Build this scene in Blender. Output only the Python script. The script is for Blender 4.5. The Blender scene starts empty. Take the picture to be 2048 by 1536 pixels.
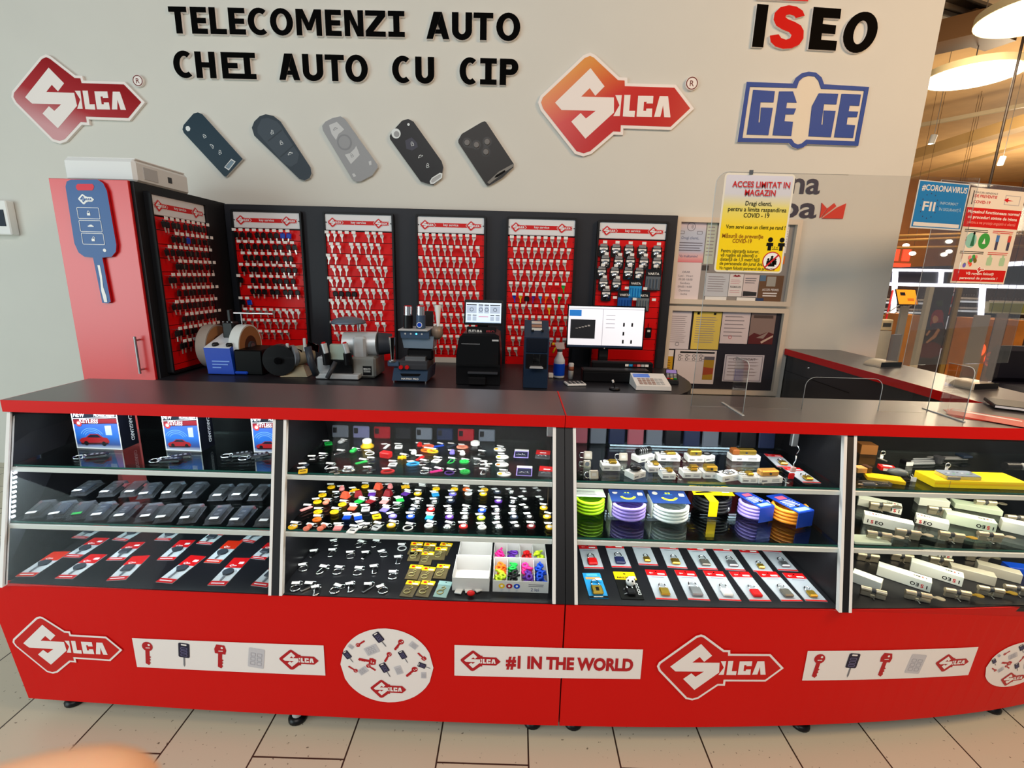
import bpy, math, random
from math import sin, cos, pi, radians, sqrt, atan2
from mathutils import Vector, Matrix
random.seed(7)
SC = bpy.context.scene
COL = SC.collection

# ---------------------------------------------------------------- camera
FPX, CAMH = 957.27, 1.5                       # focal length in pixels of a 2048x1536 frame, eye height
PITCH, YAW, ROLL = .224259, -.004936, .026533
def _rot(p, y, r):
    B = Matrix(((1,0,0),(0,0,-1),(0,1,0)))
    return (Matrix(((cos(r),-sin(r),0),(sin(r),cos(r),0),(0,0,1))) @ Matrix(((1,0,0),(0,cos(p),-sin(p)),(0,sin(p),cos(p)))) @ B
            @ Matrix(((cos(y),-sin(y),0),(sin(y),cos(y),0),(0,0,1))))
VM = _rot(PITCH, YAW, ROLL)
cam = bpy.data.cameras.new('camera'); camo = bpy.data.objects.new('camera', cam); COL.objects.link(camo)
cam.sensor_width = 36; cam.lens = FPX/2048*36; cam.clip_start = .01
camo.matrix_world = Matrix(((VM[0][0],-VM[1][0],-VM[2][0],0),(VM[0][1],-VM[1][1],-VM[2][1],0),(VM[0][2],-VM[1][2],-VM[2][2],CAMH),(0,0,0,1)))
cam.dof.use_dof = True; cam.dof.focus_distance = 2.2; cam.dof.aperture_fstop = 8.5
SC.camera = camo
EYE = Vector((0,0,CAMH))
def ray(px, py): return VM.transposed() @ Vector(((px-1024)/FPX, (py-768)/FPX, 1))
def onY(px, py, y): d = ray(px,py); return EYE + d*(y/d.y)
def onZ(px, py, z): d = ray(px,py); return EYE + d*((z-CAMH)/d.z)
def onX(px, py, x): d = ray(px,py); return EYE + d*(x/d.x)
def onP(px, py, p, n): d = ray(px,py); return EYE + d*((Vector(p)-EYE).dot(n)/d.dot(n))

# ---------------------------------------------------------------- light
W = bpy.data.worlds.new('world'); SC.world = W; W.use_nodes = True
W.node_tree.nodes['Background'].inputs[0].default_value = (.80,.86,.90,1)
W.node_tree.nodes['Background'].inputs[1].default_value = .35
def area(name, loc, target, sx, sy, power, col):
    l = bpy.data.lights.new(name, 'AREA'); l.shape = 'RECTANGLE'; l.size = sx; l.size_y = sy; l.energy = power; l.color = col
    o = bpy.data.objects.new(name, l); COL.objects.link(o); o.location = loc
    o.rotation_euler = (Vector(target)-Vector(loc)).to_track_quat('-Z','Y').to_euler(); return o
area('window_daylight', (-5.2,-1.4,1.5), (-1.2,2.9,.9), 3.4, 2.4, 180, (.80,.97,.98))
area('ceiling_lamp_light', (-.8,-2.2,4.2), (-.4,2.0,.6), 3.2, 1.6, 150, (1,.95,.90))
area('warm_wall_fill', (3.3,.2,3.6), (2.35,3.39,.9), 1.5, 1.1, 130, (1,.62,.32))  # unseen warm light, added to tint the right end of the wall
SC.view_settings.view_transform = 'Standard'; SC.view_settings.look = 'None'; SC.view_settings.gamma = 1
SC.view_settings.use_curve_mapping = False
SC.view_settings.exposure = -.50
SC.cycles.max_bounces = 8; SC.cycles.transparent_max_bounces = 24; SC.cycles.caustics_reflective = False; SC.cycles.caustics_refractive = False

# ---------------------------------------------------------------- materials
def lin(c): c /= 255; return c/12.92 if c <= .04045 else ((c+.055)/1.055)**2.4
MATS = {}
def M(name, rgb=None, rough=.5, metal=0, spec=.28, emit=0, noise=0, nscale=40):
    if name in MATS: return MATS[name]
    m = bpy.data.materials.new(name); m.use_nodes = True; MATS[name] = m
    nt = m.node_tree; b = nt.nodes['Principled BSDF']
    c = [lin(x) for x in rgb] + [1]
    b.inputs['Base Color'].default_value = c; b.inputs['Roughness'].default_value = rough
    b.inputs['Metallic'].default_value = metal; b.inputs['Specular IOR Level'].default_value = spec
    if emit:
        b.inputs['Emission Color'].default_value = c; b.inputs['Emission Strength'].default_value = emit
    if noise:
        t = nt.nodes.new('ShaderNodeTexNoise'); t.inputs['Scale'].default_value = nscale; t.inputs['Detail'].default_value = 4
        g = nt.nodes.new('ShaderNodeNewGeometry'); nt.links.new(g.outputs['Position'], t.inputs['Vector'])
        r = nt.nodes.new('ShaderNodeValToRGB')
        r.color_ramp.elements[0].position = .3; r.color_ramp.elements[1].position = .7
        r.color_ramp.elements[0].color = [max(0,x*(1-noise)) for x in c[:3]]+[1]; r.color_ramp.elements[1].color = [min(1,x*(1+noise)) for x in c[:3]]+[1]
        nt.links.new(t.outputs['Fac'], r.inputs['Fac']); nt.links.new(r.outputs['Color'], b.inputs['Base Color'])
    m.diffuse_color = c
    return m
def clear(name, tint=(255,255,255), refl=.6, milk=0, rough=.02):
    if name in MATS: return MATS[name]
    m = bpy.data.materials.new(name); m.use_nodes = True; MATS[name] = m
    nt = m.node_tree; nt.nodes.clear(); L = nt.links.new
    out = nt.nodes.new('ShaderNodeOutputMaterial'); tr = nt.nodes.new('ShaderNodeBsdfTransparent'); gl = nt.nodes.new('ShaderNodeBsdfGlossy')
    tr.inputs[0].default_value = [lin(x) for x in tint]+[1]; gl.inputs['Roughness'].default_value = rough
    fr = nt.nodes.new('ShaderNodeFresnel'); fr.inputs[0].default_value = 1.4
    mu = nt.nodes.new('ShaderNodeMath'); mu.operation = 'MULTIPLY'; mu.inputs[1].default_value = refl
    L(fr.outputs[0], mu.inputs[0]); mx = nt.nodes.new('ShaderNodeMixShader')
    L(mu.outputs[0], mx.inputs[0]); L(tr.outputs[0], mx.inputs[1]); L(gl.outputs[0], mx.inputs[2])
    last = mx
    if milk:
        df = nt.nodes.new('ShaderNodeBsdfDiffuse'); df.inputs[0].default_value = (.8,.83,.85,1)
        m2 = nt.nodes.new('ShaderNodeMixShader'); m2.inputs[0].default_value = milk
        L(mx.outputs[0], m2.inputs[1]); L(df.outputs[0], m2.inputs[2]); last = m2
    L(last.outputs[0], out.inputs[0]); return m
def gradient(name, stops, axis, lo, hi, rough=.3):
    """colour blend, print and one painted haze, along a local axis of the mesh"""
    m = bpy.data.materials.new(name); m.use_nodes = True; nt = m.node_tree; b = nt.nodes['Principled BSDF']; b.inputs['Roughness'].default_value = rough
    tc = nt.nodes.new('ShaderNodeTexCoord'); dp = nt.nodes.new('ShaderNodeVectorMath'); dp.operation = 'DOT_PRODUCT'; dp.inputs[1].default_value = axis
    mr = nt.nodes.new('ShaderNodeMapRange'); mr.inputs[1].default_value = lo; mr.inputs[2].default_value = hi
    r = nt.nodes.new('ShaderNodeValToRGB'); cr = r.color_ramp
    while len(cr.elements) < len(stops): cr.elements.new(.5)
    for e, (p, c) in zip(cr.elements, stops): e.position = p; e.color = [lin(x) for x in c]+[1]
    L = nt.links.new; L(tc.outputs['Object'], dp.inputs[0]); L(dp.outputs['Value'], mr.inputs[0]); L(mr.outputs[0], r.inputs[0]); L(r.outputs[0], b.inputs['Base Color'])
    return m
WHITE = M('white_plastic', (238,238,236), .4); PAPER = M('paper', (232,226,226), .7); BLACK = M('black_plastic', (14,14,17), .35)
INK = M('black_print', (14,14,14), .6, spec=.1); RED = M('red_print', (205,14,18), .45); REDL = M('red_laminate', (206,10,7), .5, spec=.18)
DARK = M('charcoal_laminate', (38,40,47), .45, noise=.06, nscale=300); TOP = M('anthracite_worktop', (72,67,69), .28, spec=1, noise=.05, nscale=500)
NICKEL = M('nickel', (225,222,214), .32, .75); CHROME = M('chrome', (230,232,235), .12, 1); STEEL = M('steel', (170,172,176), .35, .9)
BRASS = M('brass', (214,176,72), .3, .9); ALU = M('aluminium_rail', (226,226,222), .4, .15); GOLD = M('gold_plastic', (238,190,30), .4)
GREY = M('grey_plastic', (120,122,126), .45); LGREY = M('light_grey', (188,190,192), .5); DGREY = M('dark_grey', (58,60,66), .45)
BLUE = M('blue_plastic', (10,66,190), .35); NAVY = M('navy_plastic', (34,46,66), .4); YELLOW = M('yellow_print', (250,208,8), .45)
GREEN = M('green_plastic', (24,170,66), .4); ORANGE = M('orange_plastic', (248,110,20), .4); PURPLE = M('purple_plastic', (90,40,150), .4)
PINK = M('pink_plastic', (232,40,140), .4); CYAN = M('cyan_plastic', (40,150,215), .4); LILAC = M('lilac_hose', (170,150,240), .4)
GLASS = clear('clear_glass', (250,252,252), .06); SHELFGLASS = clear('shelf_glass', (232,242,240), .8)
GLASSEDGE = M('green_glass_edge', (20,84,74), .2); BLISTER = clear('clear_blister', (238,240,246), .9, .05, .10); ACRYLIC = clear('acrylic_sheet', (246,246,246), .5)
FILM = clear('clear_film', (225,222,215), .9, .12, .15)

# ---------------------------------------------------------------- mesh building
TXT = {}
def _text(s, bold, ital):
    k = (s, bold, ital)
    if k not in TXT:
        c = bpy.data.curves.new('t', 'FONT'); c.body = s; c.size = 1; c.offset = bold; c.shear = ital; c.resolution_u = 3; c.fill_mode = 'FRONT'
        o = bpy.data.objects.new('t', c); me = bpy.data.meshes.new_from_object(o)
        vs = [tuple(v.co) for v in me.vertices]; fs = [tuple(p.vertices) for p in me.polygons]
        if vs:
            x0 = min(v[0] for v in vs); x1 = max(v[0] for v in vs)
        else: x0 = x1 = 0
        TXT[k] = (vs, fs, x0, x1)
        bpy.data.objects.remove(o); bpy.data.curves.remove(c); bpy.data.meshes.remove(me)
    return TXT[k]
def arc(cx, cy, rx, ry, a0, a1, n): return [(cx+rx*cos(radians(a0+(a1-a0)*i/n)), cy+ry*sin(radians(a0+(a1-a0)*i/n))) for i in range(n+1)]
def circ(cx, cy, r, n=20, ry=None): return arc(cx, cy, r, ry or r, 0, 360-360/n, n-1)
def rrect(x0, x1, y0, y1, r, n=4):
    return arc(x1-r,y1-r,r,r,0,90,n)+arc(x0+r,y1-r,r,r,90,180,n)+arc(x0+r,y0+r,r,r,180,270,n)+arc(x1-r,y0+r,r,r,270,360,n)
def area2(p): return sum(p[i-1][0]*p[i][1]-p[i][0]*p[i-1][1] for i in range(len(p)))
def ccw(p): return p if area2(p) > 0 else p[::-1]
def grow(p, d):
    p = ccw(p); n = len(p); o = []
    for i in range(n):
        a, b, c = Vector(p[i-1]), Vector(p[i]), Vector(p[(i+1)%n])
        e, f = (b-a).normalized(), (c-b).normalized(); n1, n2 = Vector((e.y,-e.x)), Vector((f.y,-f.x)); m = n1+n2
        k = max(m.length_squared/2, .35); o.append(tuple(b+m*(d/k)))
    return o
def WALL(x, y, z): return Matrix(((1,0,0,x),(0,0,-1,y),(0,1,0,z),(0,0,0,1)))    # local x right, y up, z towards the room
class MB:
    def __init__(s, T=None, fn=None): s.v=[]; s.f=[]; s.m=[]; s.s=[]; s.mats=[]; s.T=T or Matrix(); s.fn=fn
    def add(s, vs, fs, mat, sm=False):
        if mat not in s.mats: s.mats.append(mat)
        k = s.mats.index(mat); b = len(s.v)
        for v in vs:
            v = s.T @ Vector(v)
            s.v.append(s.fn(v) if s.fn else v)
        for f in fs: s.f.append([b+i for i in f]); s.m.append(k); s.s.append(sm)
        return s
    def box(s, x0, x1, y0, y1, z0, z1, mat, b=0):
        if b <= 0:
            vs = [(x,y,z) for x in (x0,x1) for y in (y0,y1) for z in (z0,z1)]
            return s.add(vs, [(0,1,3,2),(4,6,7,5),(0,4,5,1),(2,3,7,6),(0,2,6,4),(1,5,7,3)], mat)
        c = ((x0+x1)/2,(y0+y1)/2,(z0+z1)/2); h = ((x1-x0)/2,(y1-y0)/2,(z1-z0)/2); b = min(b, .49*2*min(h)); vs=[]; idx={}
        for sx in (-1,1):
            for sy in (-1,1):
                for sz in (-1,1):
                    for a in range(3):
                        p = [h[0]-b,h[1]-b,h[2]-b]; p[a] = h[a]; idx[sx,sy,sz,a] = len(vs)
                        vs.append((c[0]+sx*p[0], c[1]+sy*p[1], c[2]+sz*p[2]))
        fs = []; S = (-1,1)
        for a in range(3):
            u, w = (a+1)%3, (a+2)%3
            for sa in S:
                q = []
                for su, sw in ((-1,-1),(1,-1),(1,1),(-1,1)):
                    t = [0,0,0]; t[a]=sa; t[u]=su; t[w]=sw; q.append(idx[t[0],t[1],t[2],a])
                fs.append(q if sa > 0 else q[::-1])
            for su in S:
                for sw in S:
                    t0=[0,0,0]; t0[a]=-1; t0[u]=su; t0[w]=sw; t1=list(t0); t1[a]=1
                    q = [idx[(*t0,u)], idx[(*t1,u)], idx[(*t1,w)], idx[(*t0,w)]]
                    fs.append(q if su*sw < 0 else q[::-1])
        for sx in S:
            for sy in S:
                for sz in S:
                    q = [idx[sx,sy,sz,0], idx[sx,sy,sz,1], idx[sx,sy,sz,2]]; fs.append(q if sx*sy*sz > 0 else q[::-1])
        return s.add(vs, fs, mat)
    def loft(s, A, B, mat, sm=False, caps=True):
        n = len(A); fs = [(i,(i+1)%n,n+(i+1)%n,n+i) for i in range(n)]
        if caps: fs += [tuple(range(n-1,-1,-1)), tuple(range(n,2*n))]
        return s.add(list(A)+list(B), fs, mat, sm)
    def prism(s, p, z0, z1, mat, side=None):
        p = ccw(p); n = len(p); vs = [(x,y,z0) for x,y in p]+[(x,y,z1) for x,y in p]
        s.add(vs, [tuple(range(n-1,-1,-1)), tuple(range(n,2*n))], mat)
        return s.add(vs, [(i,(i+1)%n,n+(i+1)%n,n+i) for i in range(n)], side or mat)
    def poly(s, p, z, mat): p = ccw(p); return s.add([(x,y,z) for x,y in p], [tuple(range(len(p)))], mat)
    def ring(s, o, i, z0, z1, mat, side=None):
        o, i = ccw(o), ccw(i); n = len(o); vs = [(x,y,z) for z in (z0,z1) for q in (o,i) for x,y in q]; a = lambda k,j: k*n+j%n
        s.add(vs, [(a(2,j),a(2,j+1),a(3,j+1),a(3,j)) for j in range(n)]+[(a(0,j+1),a(0,j),a(1,j),a(1,j+1)) for j in range(n)], mat)
        return s.add(vs, [(a(0,j),a(0,j+1),a(2,j+1),a(2,j)) for j in range(n)]+[(a(1,j+1),a(1,j),a(3,j),a(3,j+1)) for j in range(n)], side or mat)
    def cyl(s, p0, p1, r, mat, r2=None, n=14, caps=True, sm=True):
        p0, p1 = Vector(p0), Vector(p1); r2 = r if r2 is None else r2; d = (p1-p0).normalized()
        u = d.orthogonal().normalized(); w = d.cross(u)
        A = [p0+(u*cos(2*pi*i/n)+w*sin(2*pi*i/n))*r for i in range(n)]; B = [p1+(u*cos(2*pi*i/n)+w*sin(2*pi*i/n))*r2 for i in range(n)]
        s.loft(A, B, mat, sm, False)
        if caps: s.add(A, [tuple(range(n-1,-1,-1))], mat); s.add(B, [tuple(range(n))], mat)
        return s
    def tube(s, pts, r, mat, n=6, closed=False):
        P = [Vector(p) for p in pts]; N = len(P); vs=[]; u=None
        for i in range(N):
            d = (P[(i+1)%N]-P[i-1]) if closed or 0 < i < N-1 else (P[1]-P[0] if i == 0 else P[-1]-P[-2])
            d.normalize(); u = d.orthogonal().normalized() if u is None else (u-d*u.dot(d)).normalized(); w = d.cross(u)
            vs += [P[i]+(u*cos(2*pi*k/n)+w*sin(2*pi*k/n))*r for k in range(n)]
        fs = [(i*n+k, i*n+(k+1)%n, ((i+1)%N)*n+(k+1)%n, ((i+1)%N)*n+k) for i in range(N if closed else N-1) for k in range(n)]
        if not closed: fs += [tuple(range(n-1,-1,-1)), tuple((N-1)*n+k for k in range(n))]
        return s.add(vs, fs, mat, True)
    def torus(s, c, R, r, mat, ax=(0,0,1), n=16, k=6):
        ax = Vector(ax).normalized(); u = ax.orthogonal().normalized(); w = ax.cross(u); c = Vector(c)
        return s.tube([c+(u*cos(2*pi*i/n)+w*sin(2*pi*i/n))*R for i in range(n)], r, mat, k, True)
    def lathe(s, prof, mat, c=(0,0,0), n=18, sm=True):
        N = len(prof); vs = [(c[0]+r*cos(2*pi*k/n), c[1]+r*sin(2*pi*k/n), c[2]+z) for r,z in prof for k in range(n)]
        fs = [(i*n+k, i*n+(k+1)%n, (i+1)*n+(k+1)%n, (i+1)*n+k) for i in range(N-1) for k in range(n)]
        fs += [tuple(range(n-1,-1,-1)), tuple((N-1)*n+k for k in range(n))]
        return s.add(vs, fs, mat, sm)
    def ball(s, c, r, mat, n=12, h=8):
        if not isinstance(r, (tuple,list)): r = (r,r,r)
        vs = [(c[0],c[1],c[2]-r[2])]+[(c[0]+r[0]*cos(2*pi*k/n)*sin(pi*i/h), c[1]+r[1]*sin(2*pi*k/n)*sin(pi*i/h), c[2]-r[2]*cos(pi*i/h)) for i in range(1,h) for k in range(n)]+[(c[0],c[1],c[2]+r[2])]
        fs = [(0,1+(k+1)%n,1+k) for k in range(n)]+[(1+i*n+k,1+i*n+(k+1)%n,1+(i+1)*n+(k+1)%n,1+(i+1)*n+k) for i in range(h-2) for k in range(n)]
        e = len(vs)-1; fs += [(1+(h-2)*n+k, 1+(h-2)*n+(k+1)%n, e) for k in range(n)]
        return s.add(vs, fs, mat, True)
    def text(s, t, size, mat, x, y, z, al='c', bold=0, ital=0, w=None, sx=1):
        vs, fs, x0, x1 = _text(t, bold, ital)
        if w: sx = w/((x1-x0)*size) if x1 > x0 else 1
        o = x0 if al == 'l' else (x0+x1)/2 if al == 'c' else x1
        return s.add([(x+(v[0]-o)*size*sx, y+v[1]*size, z) for v in vs], fs, mat)
    def lines(s, x0, x1, y0, n, dy, h, mat, z, ragged=.3, rnd=None):
        rnd = rnd or random
        for i in range(n): s.poly([(x0,y0-i*dy),(x1-(x1-x0)*ragged*rnd.random(),y0-i*dy),(x1-(x1-x0)*ragged*.5,y0-i*dy-h),(x0,y0-i*dy-h)], z, mat)
        return s
    def build(s, name, parent=None, loc=None, rot=None):
        me = bpy.data.meshes.new(name)
        me.from_pydata([tuple(v) for v in s.v], [], s.f)
        for m in s.mats: me.materials.append(m)
        me.polygons.foreach_set('material_index', s.m); me.polygons.foreach_set('use_smooth', s.s); me.update()
        o = bpy.data.objects.new(name, me); COL.objects.link(o)
        if parent: o.parent = parent
        if loc is not None: o.location = loc
        if rot is not None: o.rotation_euler = rot if isinstance(rot, (tuple,list)) else (0,0,rot)
        return o
def tag(o, label, cat, group=None):
    o['label'] = label; o['category'] = cat
    if group: o['group'] = group
    return o
def thing(name, label, cat, loc=(0,0,0), rot=None, group=None):
    o = bpy.data.objects.new(name, None); COL.objects.link(o); o.location = loc; o.empty_display_size = .05
    if rot is not None: o.rotation_euler = rot if isinstance(rot, (tuple,list)) else (0,0,rot)
    return tag(o, label, cat, group)
def struct(o): o['kind'] = 'structure'; return o
def dup(o, loc, rot=None, label=None):
    c = o.copy(); COL.objects.link(c); c.location = loc
    if rot is not None: c.rotation_euler = rot if isinstance(rot, (tuple,list)) else (0,0,rot)
    if label: c['label'] = label
    for ch in o.children:
        d = ch.copy(); COL.objects.link(d); d.parent = c
        for g in ch.children: e = g.copy(); COL.objects.link(e); e.parent = d
    return c
ORD = 'first second third fourth fifth sixth seventh eighth ninth tenth eleventh twelfth thirteenth fourteenth'.split()

# ---------------------------------------------------------------- logo outlines (unit width, centred)
_KO = [(352,336),(372,345),(515,478),(552,480),(553,513),(845,522),(935,640),(823,745),(530,735),(528,774),(487,772),(352,888),(315,900),(275,888),(80,640),(68,605),(78,578),(322,348)]
_KS = [(355,405),(437,512),(383,567),(350,522),(300,572),(492,577),(492,665),(325,818),(242,718),(297,668),(328,700),(385,655),(185,650),(147,607)]
_KL = [[(500,563),(538,563),(526,686),(488,686),(524,622)],[(553,562),(589,562),(581,655),(616,655),(612,691),(544,688)],
       [(634,567),(723,568),(720,612),(682,612),(684,602),(668,602),(664,655),(680,655),(682,642),(716,642),(714,691),(624,689)],
       [(760,569),(809,570),(823,693),(786,692),(780,622),(764,690),(727,690)]]
def _nrm(p):
    o = []
    for x, y in p:
        q = onY(1060+x/2.9257, y/2.925, 3.37); a = onY(1060+68/2.9257, 605/2.925, 3.37); b = onY(1060+935/2.9257, 640/2.925, 3.37)
        s = (b.x-a.x); o.append(((q.x-(a.x+b.x)/2)/s, (q.z-(a.z+b.z)/2)/s))
    return o
LOGO_OUT, LOGO_S, LOGO_LET = _nrm(_KO), _nrm(_KS), [_nrm(p) for p in _KL]
def sc(p, k, dx=0, dy=0): return [(x*k+dx, y*k+dy) for x, y in p]
def logo(mb, w, x, y, z, red, white, border=None, bw=.016, dz=.0006):
    if border: mb.poly(sc(grow(LOGO_OUT, bw), w, x, y), z, border); z += dz
    if border and bw > .03: mb.poly(sc(grow(LOGO_OUT, bw*.6), w, x, y), z, red); z += dz; mb.poly(sc(grow(LOGO_OUT,.012), w, x, y), z, border); z += dz
    mb.poly(sc(LOGO_OUT, w, x, y), z, red); z += dz
    mb.poly(sc(LOGO_S, w, x, y), z, white)
    for p in LOGO_LET: mb.poly(sc(p, w, x, y), z, white)
    return mb
# ================================================================ room
D = 3.389
def tiles():
    m = bpy.data.materials.new('floor_tiles'); m.use_nodes = True; nt = m.node_tree; L = nt.links.new; b = nt.nodes['Principled BSDF']
    g = nt.nodes.new('ShaderNodeNewGeometry'); sp = nt.nodes.new('ShaderNodeSeparateXYZ'); cb = nt.nodes.new('ShaderNodeCombineXYZ')
    ax = nt.nodes.new('ShaderNodeMath'); ax.operation='ADD'; ax.inputs[1].default_value = .792+2.9
    ay = nt.nodes.new('ShaderNodeMath'); ay.operation='ADD'; ay.inputs[1].default_value = .3+6
    L(g.outputs['Position'], sp.inputs[0]); L(sp.outputs[0], ax.inputs[0]); L(sp.outputs[1], ay.inputs[0]); L(ay.outputs[0], cb.inputs[0]); L(ax.outputs[0], cb.inputs[1])
    br = nt.nodes.new('ShaderNodeTexBrick'); br.inputs['Scale'].default_value = 1; br.inputs['Brick Width'].default_value = .6; br.inputs['Row Height'].default_value = .29
    br.inputs['Mortar Size'].default_value = .0028; br.inputs['Mortar Smooth'].default_value = .1; br.inputs['Bias'].default_value = 0; br.offset = .5
    br.inputs['Color1'].default_value = [lin(x) for x in (206,199,178)]+[1]; br.inputs['Color2'].default_value = [lin(x) for x in (198,191,170)]+[1]; br.inputs['Mortar'].default_value = [lin(x) for x in (58,46,38)]+[1]
    L(cb.outputs[0], br.inputs['Vector'])
    no = nt.nodes.new('ShaderNodeTexNoise'); no.inputs['Scale'].default_value = 75; no.inputs['Detail'].default_value = 2; L(g.outputs['Position'], no.inputs['Vector'])
    rp = nt.nodes.new('ShaderNodeValToRGB'); rp.color_ramp.elements[0].position = .27; rp.color_ramp.elements[0].color = (.12,.1,.08,1); rp.color_ramp.elements[1].position = .31; rp.color_ramp.elements[1].color = (1,1,1,1)
    L(no.outputs['Fac'], rp.inputs['Fac']); mx = nt.nodes.new('ShaderNodeMixRGB'); mx.blend_type='MULTIPLY'; mx.inputs[0].default_value = .8
    L(br.outputs['Color'], mx.inputs[1]); L(rp.outputs[0], mx.inputs[2]); L(mx.outputs[0], b.inputs['Base Color']); b.inputs['Roughness'].default_value = .35
    return m
struct(MB().box(-7,26.2,-4,22.2,-.05,0,tiles()).build('floor'))
struct(MB().box(-7,2.56,D,D+.3,0,5.2,M('painted_wall',(212,211,204),.75,noise=.012,nscale=3)).build('wall_back'))

# ---- tall red cabinet with printer
cab = thing('tall_cabinet', 'tall red cabinet against the white wall, big blue key sign on its door', 'cabinet', (-2.155,2.53,0))
MB().box(-.195,.215,.018,.79,0,1.91,M('black_laminate',(24,25,29),.5)).build('body', cab)
dr = MB().box(-.197,.2,0,.016,.05,1.91,M('red_door_gloss',(208,20,26),.34,spec=.8),.002).build('door', cab)
h = MB(); h.cyl((.142,-.03,.93),(.142,-.03,1.13),.0065,STEEL)
for z in (.95,1.11): h.cyl((.142,-.03,z),(.142,0,z),.005,STEEL)
h.build('handle', dr)
# key-shaped sign on the door, traced on the door plane y = 2.53
def onD(x, y):      # zoom crop (0,280) at 2.954
    p = onY(x/2.954, 280+y/2.954, 2.515); return (p.x, p.z)
ks = thing('key_shaped_sign', 'blue car key sign with three button icons stuck on the red cabinet door', 'sign', (0,2.528,0))
o = [onD(*p) for p in [(388,275),(395,245),(420,234),(575,234),(610,255),(632,300),(688,620),(685,660),(660,690),(605,695),(655,955),(640,965),(605,962),(550,695),(500,690),(465,665),(440,610)]]
NAVS = M('sign_blue', (52,92,150), .35)
mb = MB(WALL(0,-.002,0)); mb.prism(o, 0, .012, NAVS, M('sign_red_edge',(190,24,40),.4)); mb.build('key_body', ks)
mb = MB(WALL(0,-.015,0))
mb.poly([onD(*p) for p in [(450,272),(460,260),(548,260),(557,272),(556,285),(548,298),(462,298),(452,285)]], 0, M('slot_red',(214,40,60),.4))
c = onD(510,350); logo(mb, .074, c[0], c[1], 0, WHITE, NAVS, WHITE, .03)
for (x0,y0,x1,y1,ic) in ((465,400,585,465,0),(478,476,598,542,1),(492,552,612,617,2)):
    a, b_ = onD(x0,y1), onD(x1,y0); ro = rrect(a[0],b_[0],a[1],b_[1],.006); cx, cy = (a[0]+b_[0])/2, (a[1]+b_[1])/2
    mb.ring(ro, grow(ro,-.0024), 0, .0006, WHITE)
    if ic == 1: mb.poly([(cx+u*.0155,cy+v*.008) for u,v in [(-1,-.4),(-.9,.2),(-.5,.4),(-.2,.9),(.4,.9),(.7,.3),(1,.1),(1,-.4)]], .0004, WHITE)
    else:
        mb.poly([(cx-.008,cy-.011),(cx+.008,cy-.011),(cx+.008,cy+.001),(cx-.008,cy+.001)], .0004, WHITE)
        mb.ring(arc(cx+ic*.002,cy+.001,.0065,.011,0,180,8), arc(cx+ic*.002,cy+.001,.0042,.0085,0,180,8), 0, .0006, WHITE)
c = onD(620,652); mb.poly(circ(c[0],c[1],.0085), .0004, WHITE)
mb.poly([onD(*p) for p in [(578,740),(592,740),(604,800),(612,870),(630,920),(636,958),(618,958),(600,890),(594,820)]], .0004, WHITE)
mb.build('button_print', ks)
pr_ = thing('office_printer', 'white office printer lying on top of the tall red cabinet', 'printer', (-2.15,2.62,1.91))
MB().box(-.2,.17,0,.42,.004,.118,M('printer_white',(226,228,228),.45),.015).build('body', pr_)
MB().box(-.19,.165,.02,.40,.118,.126,WHITE,.004).build('lid', pr_)
mb = MB(); mb.box(.168,.172,.06,.16,.03,.09,LGREY); mb.build('side_vent', pr_); MB().box(.168,.172,.24,.27,.045,.075,DGREY).build('side_port', pr_)
for x in (-.16,.13): MB().box(x,x+.03,.03,.39,0,.006,DGREY).build('foot', pr_)
fb = thing('fuse_box', 'white wall box with dark window beside the left frame edge', 'fuse box', (-3.48,D,1.785))
MB().box(-.12,.07,-.06,-.001,-.11,.11,WHITE,.006).build('case', fb); MB().box(-.12,.045,-.064,-.06,-.055,.05,M('fuse_window',(40,50,62),.25)).build('window_flap', fb)
# low socket trunking and black board the racks hang on
MB().box(-1.938,1.04,3.30,3.385,.80,1.905,DARK,.003).build('backing_board')
tag(bpy.data.objects['backing_board'], 'long charcoal backing board carrying the five key racks on the wall', 'backing board')
wt = thing('back_worktop', 'black worktop with rounded end running below the key racks', 'worktop', (0,0,0))
pts = [(-1.93,2.42),(.62,2.42)]+arc(.70,2.92,.36,.50,-90,0,8)+[(1.06,3.255),(-1.93,3.255)]
WTM = M('black_worktop',(30,30,35),.4,noise=.05,nscale=300)
MB().prism(pts, .865, .90, WTM).build('top', wt)
MB().box(-1.9,1.0,3.22,3.25,.0,.865,DARK).build('back_panel', wt)
for x in (-1.8,-.4,.95): MB().box(x,x+.03,2.6,3.22,0,.865,DARK).build('support_panel', wt)
MB().box(-.55,-.30,3.235,3.25,.9005,.935,ALU).build('cable_trunk', wt)

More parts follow.
